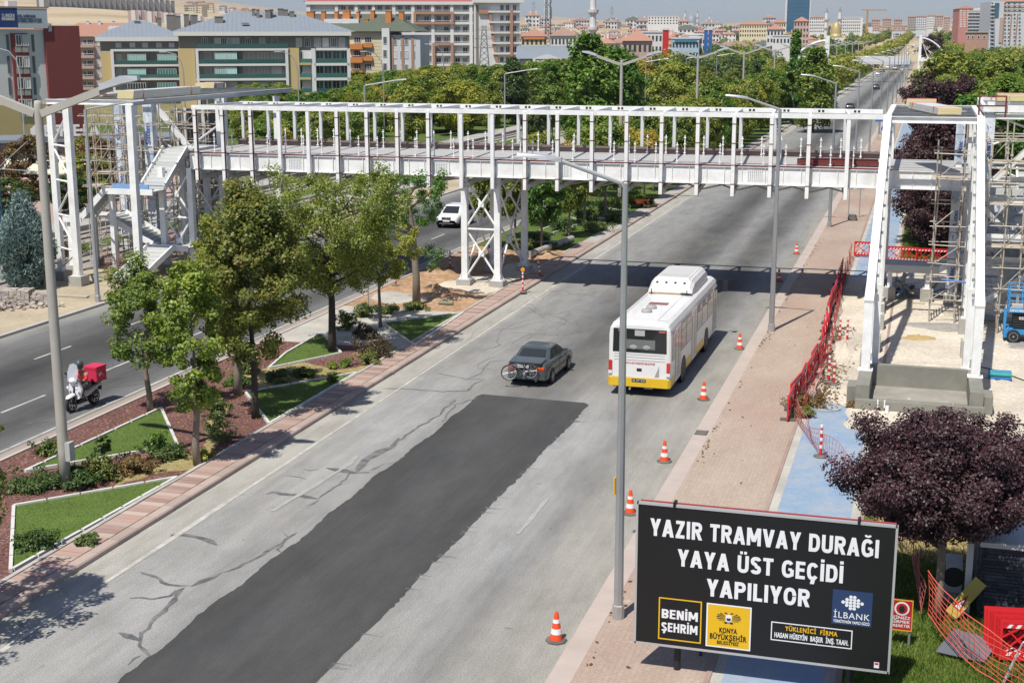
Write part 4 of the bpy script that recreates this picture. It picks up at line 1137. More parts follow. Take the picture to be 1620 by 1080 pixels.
# ---- dormitory at the left edge
b = Bld('white dormitory block with red window bay and blue sign on its roof', -70, 186, 72, 190, 100, 16, 'dormitory', 'dormitory_building')
_, zt = b.at(40, 46)
b.box('wall', MAT_BW, 0, b.W, 0, zt)
b.r('ground_band', MAT_BYEL, -60, 166, 76, 186, -.25, -.003, base=True)
b.r('red_bay', MAT_BRED, 20, 53, 46, 166, -.35, -.003)
for k in range(4):
    v = 55+34*k; du = 2.1*k
    for u0 in (22.5+du*.9, 33.5+du*.9):
        b.win(u0, v, u0+9.5, v+18, MAT_WIN if (k+int(u0)) % 3 else MAT_CURT, 1, -.36)
        b.r('spandrel', MAT_BBEIGE, u0, v+19, u0+9.5, v+28, -.42, -.36)
    for u0 in (10+du*.8, 50+du*.75): b.r('slot_window', M('louvre_grey', (.13, .135, .14), .6), u0, v, u0+4, v+27, -.08, -.003)
sg_ = b.r('roof_sign', M('sign_pale', (.42, .47, .50), .5, .03), 24, 14, 71, 45, -.8, -.55)
b.r('roof_sign', M('sign_navy', (.02, .05, .17), .5, .03), -60, 12, 23.9, 44, -.8, -.55)
b.r('sign_frame', MAT_BRUST, -60, 10.5, 72.5, 13, -.85, -.5)
def bl_text(b, s_, u0, v1, u1, mat, cap, y=-.82):
    x0, z0 = b.at((u0), v1, -y); x1, _ = b.at(u1, v1, -y); text(s_, 'lettering', mat, b.t, (x0, y, z0), (R_(90), 0, 0), .5, .008, .004, fit=abs(x1-x0), cap=cap)
MAT_SGB = M('sign_ink', (.06, .09, .16), .6)
bl_text(b, 'T.C. GENÇLİK VE', 3, 27, 23, MAT_FRM, .35); bl_text(b, 'SPOR BAKANLIĞI', 3, 32.5, 23, MAT_FRM, .35); bl_text(b, 'KONYA - RAHMİRE HATUN', 27, 28, 56, MAT_SGB, .35); bl_text(b, 'KIZ ÖĞRENCİ YURDU  D-C BLOK', 27.5, 35.5, 66, MAT_SGB, .5)
xr, zr = b.at(73, 40)
part(MB().box(b.W+.003, -.5, 0, b.W+4.6, 15, b.at(85, 41)[1]), 'red_wing', MAT_BRED, b.t, True)
bl_text(b, '30', 77, 50, 82, MAT_FRM, 1.0, -.52)
b.hip(MAT_RTILE, zt+.0, b.at(10, 3)[1], .2, ins=.4, y0=3); b.box('chimney', MAT_BW, b.at(39, 3)[0]-.6, b.at(39, 3)[0]+.6, zt, b.at(38, 1)[1], 4, 5.2)

# ---- salmon and white apartments with tiled roof
b = Bld('salmon and white apartment house with red tiled roof and stair glazing', 92, 392, 262, 392, 90, 14)
_, zt = b.at(160, 58)
b.box('wall', MAT_BPINK, 0, b.W, 0, zt); b.hip(MAT_RTILE, zt, b.at(160, 36)[1], .7)
for u0, u1 in ((93, 97.5), (107, 112), (122, 127)): b.r('pilaster', MAT_BW, u0, 59, u1, 135, -.6, -.003)
b.r('white_panel', MAT_BW, 112, 59, 122, 135, -.3, -.003)
b.r('stair_glazing', MAT_TEAL, 97.5, 44, 107, 125, -.35, -.003)
for k in range(10): b.r('glazing_bar', MAT_FRM, 97.5, 46+8*k, 107, 46.8+8*k, -.42, -.352)
b.r('glazing_bar', MAT_FRM, 102, 44, 102.8, 125, -.42, -.352)
for u0 in (93, 191): part(MB().prism([(b.at(u0, 50)[0], -.4, zt-.5), (b.at(u0+17, 50)[0], -.4, zt-.5), (b.at(u0+17, 42)[0], -.4, b.at(u0, 43)[1]), (b.at(u0+8.5, 36)[0], -.4, b.at(u0, 36)[1]), (b.at(u0, 42)[0], -.4, b.at(u0, 43)[1])], (0, 4, 0)), 'dormer', MAT_BW, b.t, True)
for k in range(5):
    v = 62+16.7*k
    b.win(113.5, v, 121, v+8.5, MAT_CURT if k % 2 else MAT_WIN)
    b.r('balcony', MAT_BPINK, 127, v+9, 149, v+13.5, -1.2, -.003); b.r('balcony_rail', MAT_FRM, 128, v+6.2, 148.5, v+6.9, -1.18, -1.12)
    b.win(131.5, v+.5, 137, v+9); b.win(138, v+.5, 147.5, v+9, MAT_WIN, 2)
    b.win(153, v+1, 162, v+11, MAT_CURT if k % 2 else MAT_FRM, 1)
for u in (138, 157, 180): b.chim(b.at(u, 36)[0], 6, zt+1, b.at(u, 33.5)[1], 1.5, .8, MAT_BW)
for u in (176, 182, 188): part(MB().lathe([(.1, -.1), (.8, 0), (.85, .12)], (b.at(u, 46)[0], -.8, b.at(u, 46.5)[1]), 12, 'y'), 'satellite_dish', MAT_FRM, b.t, True)

# ---- apartments with blue metal roofs
def blue_block(label, uL, uR, d, v_f0, v_f1, v_ridge, top_wall, frame, yellow, floors, depth, right=None, seams=.9, dR=None):
    b = Bld(label, uL, d, uR, dR or d, 100, depth)
    W = b.W
    _, zt = b.at((uL+uR)/2, v_f1)
    b.box('wall', MAT_BBEIGE, 0, W, 0, zt-.02)
    rf = b.r('fascia', MAT_BW, uL-9, v_f0, uR+2, v_f1, -1.5, depth+1.5)
    zf = b.at((uL+uR)/2, v_f0)[1]
    b.hip(MAT_RBLUE, zf+.003, b.at((uL+uR)/2, v_ridge)[1], 1.3, seams=seams, ins=.62)
    b.r('top_storey', MAT_BGREY, uL, v_f1+.3, uR, top_wall, -.15, -.003)
    for (u0, u1, v0, v1) in yellow: b.r('ochre_panel', MAT_BYEL, u0, v0, u1, v1, -.9, -.003, base=v1 > 125)
    f0, f1 = frame
    for k, (v0, v1, rail) in enumerate(floors):
        b.r('floor_slab', MAT_BW, f0, v1, f1, v1+3.4, -1.4, -.003)
        b.r('glass_railing', MAT_GRN, f0+1, rail, f1-1, v1-.3, -1.38, -1.32)
    for u in (f0, f1-4): b.r('frame_column', MAT_BW, u, floors[0][1]+.1, u+4.5, 150, -1.42, -.003, base=True)
    return b, zt, zf
b, zt, zf = blue_block('left apartment wing with blue metal roof and ochre end panel', 160, 287, 318, 59, 65.5, 31, 81, (177, 287), [(161, 177, 81, 128)], [(66, 78, 75.5), (84, 102, 96), (106, 123.5, 118), (127, 146, 140)], 15)
for k, v in enumerate((84, 107, 129)):
    for j, (u0, u1, kind) in enumerate(((183, 192, 'w'), (202, 231, 'p'), (249, 279, 't'))):
        b.win(u0, v+2, u1, v+(17 if kind != 'w' else 16), y=0 if kind == 'w' else -1.1, pane={'w': MAT_CURT, 'p': MAT_TEALP if k < 2 else MAT_WIN, 't': MAT_TEALP if k == 0 else MAT_TEAL}[kind], mull=1 if kind == 'w' else 6)
    b.r('grey_pier', MAT_BGREY, 235, v, 245, v+16, -.25, -.003)
for u0 in (183, 205, 225, 247, 267): b.win(u0, 68, u0+9, 78, MAT_CURT if u0 % 2 else MAT_WIN, 2, -.15)
for u, v, w_ in ((217, 34, 2.0), (253, 29, 1.6), (272, 24, 3.5), (283, 26, 2), (297, 23, 2), (310, 24, 2.5), (300, 34, 1.6), (320, 34, 2)): b.chim(b.at(u, 40)[0], 5, zf+.5, b.at(u, v)[1], w_, 1.2)
b, zt, zf = blue_block('main apartment block with blue hipped roof, white frame and teal balcony glass', 284, 553, 290, 50.5, 57, 17, 77, (311, 456), [(284, 310, 77, 152), (456, 474, 76, 150)], [(58, 77, 69.5), (82, 101, 94), (105, 124, 117), (129, 148, 141)], 22)
for k, v in enumerate((82, 105, 129)):
    for (u0, u1, pn, mu) in ((317, 334, MAT_BBEIGE, 1), (340, 358, MAT_TEALP, 5), (358.5, 375, MAT_TEALP if k < 2 else MAT_CURT, 4), (386, 402, MAT_BBEIGE, 1), (408, 424, MAT_BBEIGE if k < 2 else MAT_CURT, 2), (430, 446, MAT_CURT if k else MAT_BBEIGE, 2)):
        b.win(u0, v+1, u1, v+17, pn, mu, -1.1 if pn is MAT_TEALP else 0)
    b.r('grey_pier', MAT_BGREY, 377, v, 383, v+17, -.25, -.003)
    b.r('side_balcony', MAT_BYEL, 474, v+17.5, 492, v+21, -1.6, -.003); b.r('glass_railing', MAT_TEAL, 475, v+11, 493, v+17.4, -1.58, -1.52); b.r('white_wall', MAT_BW, 478, v-2, 497, v+17, -.3, -.003); b.win(475, v-1, 479, v+15, MAT_WIN, 0, -.31)
    b.r('floor_slab', MAT_BW, 497, v+18, 554, v+22, -1.5, -.003); b.r('glass_railing', MAT_GRN, 500, v+10.5, 552, v+17.8, -1.45, -1.38)
    for u0 in (500, 513, 526, 539): b.win(u0, v-1.5, u0+12, v+17, MAT_GRN if (u0+k) % 3 else MAT_WIN, 1)
b.r('frame_column', MAT_BW, 493, 77, 499.5, 150, -1.5, -.003, base=True); b.r('frame_column', MAT_BW, 549, 77, 554, 150, -1.5, -.003, base=True); b.r('floor_slab', MAT_BW, 499.6, 76, 549, 80, -1.5, -.003)
for u0 in (319, 339, 349, 359, 369, 388, 410, 430, 468, 481, 497, 510, 523, 536): b.win(u0, 60, u0+10, 75, (MAT_CURT, MAT_WIN, MAT_BBEIGE)[u0 % 3], 2, -.15)
for u, v, w_ in ((345, 27, 3.0), (401, 14, 1.3), (408, 15, 1.2), (424, 16, 2), (430, 15, 1.4), (445, 13.5, 2), (453, 15, 1.8), (463, 18, 1.8)): b.chim(b.at(u, 25)[0], 7 if u > 395 else 3.5, zf+1.0, b.at(u, v)[1], w_, 1.4)
part(MB().cbox((b.at(388, 38)[0], 2.2, b.at(388, 37.5)[1]), (1.4, .9, .3)), 'skylight', MAT_BGREY, b.t, True)

# ---- cream house with orange balconies
b = Bld('cream apartment house with orange balconies, green roof and orange chimneys', 552, 333, 617, 331, 90, 15)
_, zt = b.at(585, 50)
b.box('wall', MAT_BCREAM, 0, b.W, 0, zt)
for k in range(16): b.r('plaster_line', MAT_BYEL, 572, 57+5.4*k, 606, 57.5+5.4*k, -.03, -.003)
b.r('corner_tower', MAT_BW, 606, 45, 618, 140, -1.0, -.003, base=True)
for k in range(4):
    v = 59+21*k
    b.win(577, v, 588, v+9, MAT_WIN, 2); b.r('orange_sill', MAT_BORG, 574, v+10, 590, v+16.5, -.7, -.003) if k < 2 else None
    b.win(560, v, 571, v+10, MAT_WIN, 2); b.r('orange_balcony', MAT_BORG, 553, v+11, 575, v+19.5, -1.2, -.003); b.r('balcony_rail', MAT_FRM, 553, v+8, 571, v+8.7, -1.2, -1.14)
    b.win(607.5, v-1, 613.5, v+11, MAT_WIN, 1, -1.0)
part(MB().box(b.W+.003, .3, 0, b.W+.25, 14.5, zt-.3), 'rust_side', MAT_BRUST, b.t, True)
part(MB().box(b.W+.26, .0, 0, b.W+7.2, 13, zt-.8), 'side_wing', MAT_BGW, b.t, True)
for i, u in enumerate((622, 633, 640, 652)):
    for k in range(4):
        v = 60+21*k; b.win(u, v, u+(5 if i % 2 else 6), v+12, MAT_CURT if (i+k) % 2 else MAT_BGREY, 0, .0)
for u in (618.5, 635.5, 651): b.r('rust_strip', MAT_BRUST, u, 58, u+4, 138, -.22, -.003)
b.hip(MAT_RGREEN, zt, b.at(585, 22)[1], 1.0, -8, b.W+6, ins=.55)
b.r('shop_sign', MAT_FRM, 553, 133, 603, 141, -1.3, -1.0)
bl_text(b, 'Beauty & Aesthetic', 560, 139, 602, MAT_BGREY, .7, -1.31)
for u, v, w_ in ((485, 19, 3.2), (504, 19, 1.6), (526, 19, 1.4), (542, 17, 3), (559, 19, 1.2), (582, 17, 1.6), (574, 31, 1.6), (610, 18, 2.4), (628, 19, 2)): b.chim(b.at(u, 35)[0], 4, zt+.5, b.at(u, v)[1], w_, 1.6, MAT_BORG)
b.r('rear_storey', MAT_BW, 508, 30, 563, 48, 3, 9); b.win(538, 37, 548, 45, MAT_WIN, 2, 3)
# ---- big white block
b = Bld('tall white apartment block with brown framed bays filling the centre left skyline', 487, 402, 752, 402, 60, 18)
_, zt = b.at(640, 6)
b.box('wall', MAT_BGW, 0, b.W, 0, zt); b.r('cornice', MAT_BW, 483, 3, 757, 8, -1.6, 19); b.hip(M('roof_red', (.34, .10, .09), .8, .1, .5), b.at(640, 3)[1]+.003, b.at(640, -12)[1], 1.0)
cols = (534, 565, 592, 624, 654, 685, 715, 745)
for u in cols: b.r('white_pier', MAT_BW, u-2.5, 8, u+2.5, 135, -1.25, -.003, base=True)
b.r('white_pier', MAT_BW, 487, 8, 493, 135, -1.25, -.003, base=True)
for k in range(8):
    v = 8+16.5*k
    b.r('floor_slab', MAT_BW, 490, v+10.8, 748, v+14.6, -1.2, -.003); b.r('balcony_rail', MAT_FRM, 492, v+8.4, 746, v+9.0, -1.18, -1.12)
    for a in cols[:-1]:
        b.win(a+5, v+1.2, a+13, v+10.6, (MAT_WIN, MAT_BGREY, MAT_WIN, MAT_CURT)[(a+k) % 4], 1); b.win(a+17, v+1.2, a+25, v+10.6, (MAT_BGREY, MAT_WIN)[(a+k) % 2], 1)
def bframe(u0, u1, v0, v1, w_=4):
    for q in ((u0, v0, u1, v0+w_), (u0, v1-w_, u1, v1), (u0, v0+w_+.1, u0+w_, v1-w_-.1), (u1-w_, v0+w_+.1, u1, v1-w_-.1)): b.r('brown_frame', MAT_BRUST, *q, -1.9, -1.3)
bframe(654, 717, 19, 39); bframe(684, 717, 68, 121)
b = Bld('white stair wing of the tall block with a slanting brown frame', 752, 398, 822, 400, 60, 16)
_, zt = b.at(785, 2)
b.box('wall', MAT_BW, 0, b.W, 0, zt); b.r('cornice', MAT_BW, 750, 0, 828, 5, -1.3, 17)
b.r('recess', MAT_BGREY, 753, 8, 757, 118, -.1, -.003)
for q0, q1 in (((757, 19), (774, 19)), ((774, 19), (788, 118))):
    x0, z0 = b.at(*q0); x1, z1 = b.at(*q1); part(MB().beam((x0, -.4, z0), (x1, -.4, z1), .6, 1.1, up=(0, 1, 0) if False else (0, 0, 1)), 'brown_frame', MAT_BRUST, b.t, True)
for k in range(8):
    v = 6+16.5*k
    for u0 in (791, 800, 811): b.win(u0, v+2, u0+6, v+11, MAT_WIN, 1)
    b.r('floor_slab', MAT_BW, 772+k*2, v+11.5, 822, v+14.5, -1.2, -.003)
b.r('brown_frame', MAT_BRUST, 806, 16, 810, 120, -1.6, -1.0)
# ---- warehouse
b = Bld('grey barrel roofed showroom with white gable and shop sign', 822, 300, 912, 300, 95, 30, 'showroom', 'showroom_building')
_, zt = b.at(865, 93); b.box('wall', MAT_BW, 0, b.W, 0, zt)
part(MB().loft([[(x, y, zt+2.6*math.sin(math.pi*min(1, max(0, (y+1)/31)))) for y in np.linspace(-1, 30, 9)] for x in (-.8, b.W+.4)], cap=False, closed=False), 'roof', M('roof_metal_grey', (.24, .27, .29), .5, .1, .5), b.t, True)
x0, z0 = b.at(843, 93); x1, _ = b.at(888, 93)
part(MB().prism([(x0, -1.3, 0), (x1, -1.3, 0), (x1, -1.3, z0), ((x0+x1)/2, -1.3, z0+.9), (x0, -1.3, z0)], (0, 1.29, 0)), 'porch', MAT_BW, b.t, True)
b.r('red_band', MAT_BRED, 847, 93.5, 886, 95, -1.36, -1.305); b.r('shop_sign', M('sign_teal', (.02, .22, .20), .5), 853.5, 100.5, 880, 108, -1.5, -1.31)
bl_text(b, 'BELLONA', 855.5, 106.8, 878.5, MAT_FRM, .8, -1.52)
# ---- right tower blocks
b = Bld('white tower block with red outlined bays at the right edge of the skyline', 1566, 620, 1640, 624, 40, 22, 'tower block', 'tower_block')
_, zt = b.at(1590, 3); b.box('wall', MAT_BGW, 0, b.W, -5, zt); b.hip(MAT_RTILE, zt, zt+3, .4, x0=6)
b.r('blue_glazing', M('glazing_blue', (.06, .13, .19), .2, .1, 1), 1573, 5, 1580, 27, -.4, -.003); b.r('pink_strip', MAT_BPINK, 1581, 28, 1586, 68, -.3, -.003)
for k in range(12):
    v = 4+5.9*k
    for u0 in (1568, 1588, 1594, 1603, 1611): b.win(u0, v, u0+4, v+3.6, MAT_WIN if (u0+k) % 3 else MAT_BGREY, 0, 0, .12)
    b.r('balcony_slab', MAT_FRM, 1566, v+4, 1573, v+5.2, -.9, -.003)
for u in (1587, 1598, 1607.5): b.r('red_line', MAT_BRUST, u, 22, u+1.2, 70, -.35, -.003)
for q in ((1588, 9, 1620, 10.4), (1588, 15, 1620, 16.4), (1587, 22, 1600, 23.2), (1588, 9, 1589, 16)): b.r('red_line', MAT_BRUST, *q, -.42, -.352)
b = Bld('red brick coloured tower block behind the grey unfinished one', 1517, 900, 1548, 902, 30, 22, 'tower block', 'tower_block')
_, zt = b.at(1530, 14); b.box('wall', M('render_brick', (.43, .20, .17), .8), 0, b.W, -9, zt); b.hip(MAT_RTILE, zt, zt+2, .4)
for k in range(8):
    for u0 in (1518.5, 1524, 1530, 1536): b.win(u0, 16+3.6*k, u0+3.4, 18+3.6*k, MAT_CURT, 0, 0, .15)
b = Bld('grey unfinished office block with dark glazing before the red tower', 1531, 760, 1568, 760, 40, 22, 'office block', 'office_block')
_, zt = b.at(1550, 17); b.box('wall', M('render_mid_grey', (.30, .30, .29), .8, .15, .3), 0, b.W, -6, zt); b.r('upper_box', MAT_BGW, 1540, 13, 1562, 17, 1, 14)
for k in range(6):
    b.r('floor_slab', MAT_BGW, 1531, 20+5.2*k, 1568, 20.8+5.2*k, -.6, -.003)
    for u0 in (1534, 1539): b.win(u0, 21.5+5.2*k, u0+4, 24.6+5.2*k, MAT_WIN, 0, 0, .15)
b.r('glazing', M('glazing_slate', (.07, .12, .15), .15, .2, 1), 1549, 30, 1565, 50, -.4, -.003)
b = Bld('low unfinished brick house before the white tower block', 1527, 560, 1563, 560, 60, 14, 'house', 'house')
_, zt = b.at(1545, 52); b.box('wall', M('raw_brick', (.42, .25, .18), .9, .15, 1), 0, b.W, -3, zt); b.box('slab', MAT_CONC, -.4, b.W+.4, zt+.002, zt+.4, -.4)
for u0 in (1530, 1537, 1546, 1555): b.win(u0, 57, u0+4, 62, MAT_WIN, 0, 0, .12)
# ---- blue glass tower
x, y, _ = GD(1262, 1900, 0, 20)
tw = thing('glass_tower', 'tall blue glass tower with white edge fins rising out of the picture', 'skyscraper', (x, y, T(x, y)-5), R_(8))
cxs = [(-14, -10), (14, -10), (14, 10), (-14, 10)]
part(MB().loft([[(px_*k, py_*k, z) for px_, py_ in cxs] for z, k in ((0, 1), (50, 1.0), (125, 1.0), (165, .85))]), 'glazing', M('tower_glass', (.035, .11, .19), .12, .25, .06), tw, True)
for sx, w_ in ((-15.5, 2.4), (15.0, 1.2)): part(MB().box(sx-w_/2, -11, 0, sx+w_/2, 9, 150), 'fin', MAT_BGW, tw, True)
for k in range(30): part(MB().box(-13.8, -10.25, 4+k*5, 13.8, -10.02, 4.5+k*5), 'floor_band', M('tower_band', (.06, .15, .22), .3), tw, True)
# ---- mosques and minarets
def minaret(label, u, dist, vtop, r=1.3, vb=None):
    x, y, _ = GD(u, dist, 0, 40); z0 = T(x, y)-1; h = VZ(vtop, dist)-z0
    t = thing('minaret', label, 'minaret', (x, y, z0))
    part(MB().lathe([(r*1.5, 0), (r*1.4, h*.12), (r, h*.16), (r*.9, h*.86)], n=10), 'shaft', MAT_BW, t, True)
    for f in (.46, .66): part(MB().lathe([(r*.95, h*f), (r*1.7, h*f+1.2), (r*1.75, h*f+2.4), (r*1.6, h*f+2.4)], n=10), 'balcony', MAT_BGW, t, True)
    part(MB().lathe([(r*.95, h*.86), (r*.15, h*.98), (r*.05, h)], n=10), 'spire', M('lead_grey', (.25, .27, .29), .5, metal=.3), t, True)
    return t
minaret('large white minaret rising behind the twin crowned tree', 938, 640, -22, 1.5)
minaret('left white minaret of the gold domed mosque', 1307, 1250, 13, 1.5); minaret('right white minaret of the gold domed mosque', 1328, 1250, 12, 1.5)
minaret('thin left minaret of the grey domed mosque on the skyline', 1083.5, 2300, 16, 1.5); minaret('thin right minaret of the grey domed mosque on the skyline', 1103, 2300, 16, 1.5); minaret('tiny lone minaret on the skyline', 1122, 2600, 23, 1.4); minaret('small minaret at the end of the avenue', 1507, 1900, 26, 1.4)
def mosque(label, u, dist, w_, vd, domemat, hb):
    x, y, _ = GD(u, dist, 0, 45); z0 = T(x, y)-1; t = thing('mosque', label, 'mosque', (x, y, z0), R_(10))
    ht = VZ(vd, dist)-z0; rd = w_*.26
    part(MB().box(-w_/2, -w_/2, 0, w_/2, w_/2, ht*hb), 'hall', MAT_BW, t, True)
    part(MB().lathe([(rd*1.08, ht*hb), (rd*1.08, ht*hb+2), (rd*1.0, ht*hb+2.1)]+[(rd*math.cos(a), ht*hb+2.1+(ht*(1-hb)-2.1)*math.sin(a)) for a in np.linspace(.15, 1.5, 7)], n=18), 'dome', domemat, t, True, sm=True)
    for sx in (-1, 1):
        for sy in (-1, 1): part(MB().lathe([(rd*.42*math.cos(a), ht*hb+rd*.42*math.sin(a)) for a in np.linspace(0, 1.5, 5)], (sx*w_*.36, sy*w_*.36, 0), 10), 'small_dome', domemat, t, True, sm=True)
    for k in range(5): part(MB().box(-w_*.42+k*w_*.18, -w_/2-.15, ht*hb*.3, -w_*.42+k*w_*.18+w_*.08, -w_/2-.01, ht*hb*.75), 'window', MAT_WIN, t, True)
mosque('white mosque with a golden dome between two minarets', 1323, 1240, 18, 36, M('gold_leaf', (.45, .36, .16), .5, .1, .3, metal=.2), .42)
mosque('grey domed mosque on the skyline between thin minarets', 1094, 2320, 40, 24, M('lead_dome', (.25, .27, .30), .5), .45)
# ---- lattice pylon and telecom mast
def lattice(label, u, dist, vtop, wb, wt, arms, mat, nm, nb=12):
    x, y, _ = GD(u, dist, 0, 80); z0 = T(x, y); h = VZ(vtop, dist)-z0
    t = thing(nm, label, 'pylon' if nm == 'pylon' else 'mast', (x, y, z0), R_(20))
    for sx in (-1, 1):
        for sy in (-1, 1): part(MB().beam((sx*wb/2, sy*wb/2, 0), (sx*wt/2, sy*wt/2, h), .16), 'leg', mat, t, True)
    for k in range(nb):
        f0, f1 = k/nb, (k+1)/nb; w0, w1 = (wb+(wt-wb)*f0)/2, (wb+(wt-wb)*f1)/2
        for s_ in (-1, 1):
            part(MB().beam((-w0, s_*w0, h*f0), (w1, s_*w1, h*f1), .09).beam((w0, s_*w0, h*f0), (-w1, s_*w1, h*f1), .09), 'lacing', mat, t, True)
            part(MB().beam((s_*w0, -w0, h*f0), (s_*w1, w1, h*f1), .09).beam((s_*w0, w0, h*f0), (s_*w1, -w1, h*f1), .09), 'lacing', mat, t, True)
    for f, l in arms: part(MB().beam((-l, 0, h*f), (l, 0, h*f), .12).beam((-l, 0, h*f), (0, 0, h*f+1.0), .09).beam((l, 0, h*f), (0, 0, h*f+1.0), .09), 'cross_arm', mat, t, True)
    return t
MAT_PYL = M('pylon_grey', (.22, .23, .23), .5, .1, .5, metal=.5)
lattice('grey lattice power pylon before the white stair wing', 766, 330, 41, 3.4, .8, ((.70, 2.4), (.82, 2.2), (.94, 2.0)), MAT_PYL, 'pylon')
q = lattice('lattice telecom mast with antenna panels on the skyline', 867, 520, -6, 2.2, 1.6, (), M('mast_dark', (.13, .13, .14), .5, metal=.4), 'telecom_mast', 22)
for z in (24, 27.5, 22):
    for a in range(4): part(MB().cbox((1.4*math.cos(a*1.57), 1.4*math.sin(a*1.57), z), (.5, .5, 2.2)), 'antenna', MAT_BGW, q, True)
for lb, u, d, v in (('faint lattice pylon on the golden hill, left', 844, 2100, 2), ('faint lattice pylon on the golden hill, right', 967, 2300, 10)): lattice(lb, u, d, v, 6, 2, ((.8, 6), (.9, 5)), MAT_PYL, 'pylon', 6)
# ---- simple landmark blocks of the town
def block(label, u0, u1, vt, dist, nf, nb, wall, roof=None, depth=14, cat='building', band=None, nm='town_building', group=None, rh=2.5):
    b = Bld(label, u0, dist, u1, dist, vt+6, depth, cat, nm, group)
    _, zt = b.at((u0+u1)/2, vt)
    b.box('wall', wall, 0, b.W, -8, zt)
    if roof: b.hip(roof, zt, zt+rh, .5)
    else: b.box('parapet', MAT_BGW, -.2, b.W+.2, zt+.002, zt+.5, -.2, b.depth+.2)
    wm = bpy.data.meshes.get('tw') 
    mw, mh = b.W/nb*.5, 1.5
    mb = MB().box(0, -.08, 0, mw, -.01, mh).mesh('window', MAT_WIN); clean(mb)
    for i in range(nb):
        for k in range(nf): inst(mb, 'window', b.t, (b.W*(i+.25)/nb, 0, zt-2.4-3.1*k))
    if band: b.box('colour_band', band, b.W*.1, b.W*.9, zt-.9, zt-.2, -.4, -.003)
    return b
block('white flat roofed modern building on the skyline', 1025, 1073, 26.5, 1700, 3, 10, MAT_BW)
block('white house row with dark red roof left of the tree crown', 871, 912, 57, 420, 3, 7, MAT_BW, MAT_RTILE2)
block('cream building with orange band and red roof by the telecom mast', 824, 866, 58, 440, 3, 6, MAT_BCREAM, MAT_RTILE, band=MAT_BORG)
block('salmon apartment house with round bay behind the tree crowns', 985, 1032, 65, 330, 4, 6, MAT_BPINK, MAT_RTILE)
block('white apartment house right of the twin crowned tree', 1012, 1048, 52, 420, 3, 6, MAT_BW, None)
b = block('bright red slab tower of the shopping building', 1048.5, 1058, 48, 400, 0, 1, M('slab_red', (.5, .025, .03), .6), None, 2.5)
block('pale blue shopping building with glass front', 1063, 1106, 62, 420, 2, 8, M('render_paleblue', (.38, .50, .56), .7), None, band=M('glass_band_blue', (.06, .2, .3), .3))
block('white shop building left of the blue towers', 1090, 1112, 56, 430, 3, 4, MAT_BW, None)
for lb, u0, u1 in (('deep blue round stair tower, left', 1114, 1120), ('deep blue round stair tower, right', 1121, 1127)): block(lb, u0, u1, 48, 430, 0, 1, M('tower_blue', (.04, .13, .34), .5), None, 1.6)
block('long red roofed school block behind the blue towers', 1170, 1216, 39, 1050, 3, 12, MAT_BCREAM, MAT_RTILE)
block('cream housing block with red roof right of the school', 1225, 1243, 36, 900, 4, 5, MAT_BCREAM, MAT_RTILE); block('orange cream apartment block at the foot of the glass tower', 1256, 1280, 34, 800, 6, 5, MAT_BPINK, MAT_RTILE)
block('white hotel like block left of the golden dome', 1281, 1305, 28, 1500, 5, 8, MAT_BW, MAT_RTILE2); block('long white block right of the golden dome', 1330, 1362, 28, 1500, 5, 10, MAT_BW, None); block('white slab end of the long block', 1361, 1365, 28, 1480, 0, 1, MAT_BW, None)
for i, (u0, u1, v, c_) in enumerate(((1436, 1449, 27, MAT_BBEIGE), (1450, 1466, 26.5, MAT_BGW), (1467, 1478, 25, MAT_BW), (1479, 1492, 25.5, MAT_BPINK), (1493, 1503, 28, MAT_BPINK), (1396, 1410, 31, MAT_BPINK), (1379, 1392, 32, MAT_BPINK), (1414, 1427, 32, MAT_BPINK))):
    block('distant apartment slab at the end of the avenue, %s' % ('greyish leftmost of the row', 'pale second of the row', 'white middle one', 'salmon one', 'low salmon one at the row end', 'salmon one with a crane behind', 'salmon one left of the avenue end', 'salmon one nearest the avenue end')[i], u0, u1, v, 2000, 6, 5, c_, MAT_RTILE, group='apartment slabs at the avenue end')
block('white low house with red roof at the park edge', 1213, 1240, 47, 640, 3, 5, MAT_BW, MAT_RTILE); block('white low shed before the cream apartment block', 1222, 1250, 58, 560, 1, 5, MAT_BW, None)
x, y, _ = GD(1372, 1700, 0, 30); cr_ = thing('tower_crane', 'tiny yellow tower crane on the skyline', 'crane', (x, y, T(x, y)), R_(30)); hh = VZ(19, 1700)-T(x, y)
part(MB().box(-.8, -.8, 0, .8, .8, hh), 'tower', M('crane_yellow', (.45, .27, .08), .6), cr_, True); part(MB().box(-8, -.5, hh, 24, .5, hh+1.2), 'jib', MATS['crane_yellow'], cr_, True)
# ---- tram stop arches and far footbridges
def arch(label, u, dist, vt, s_):
    x, y, _ = GD(u, dist, 0, 70); h = VZ(vt, dist)
    t = thing('footbridge_pylon', label, 'footbridge', (x, y, 0))
    part(MB().box(-.5, -.5, 0, .5, .5, h), 'mast', MAT_STEEL, t, True)
    P = [(s_*(0+9*f), 0, h-1-5.5*f*f) for f in np.linspace(0, 1, 7)]
    part(MB().path(P, .3, 6), 'arch', MAT_STEEL, t, True)
    part(MB().box(min(0, s_*14), -1.5, 5.2, max(0, s_*14), 1.5, 6.6), 'deck', MAT_STEEL, t, True)
    for k in range(3): part(MB().beam((s_*(3+2.2*k), 0, 6.6), (s_*(.5+.8*k), 0, h-2-1.5*k), .15), 'stay', MAT_STEEL, t, True)
arch('white arched footbridge pylon beyond the park on the left', 1309, 330, 58, -1); arch('white arched footbridge pylon on the right of the far avenue', 1456, 560, 57, 1)
x, y, _ = GD(1404, 430, 0, 62)
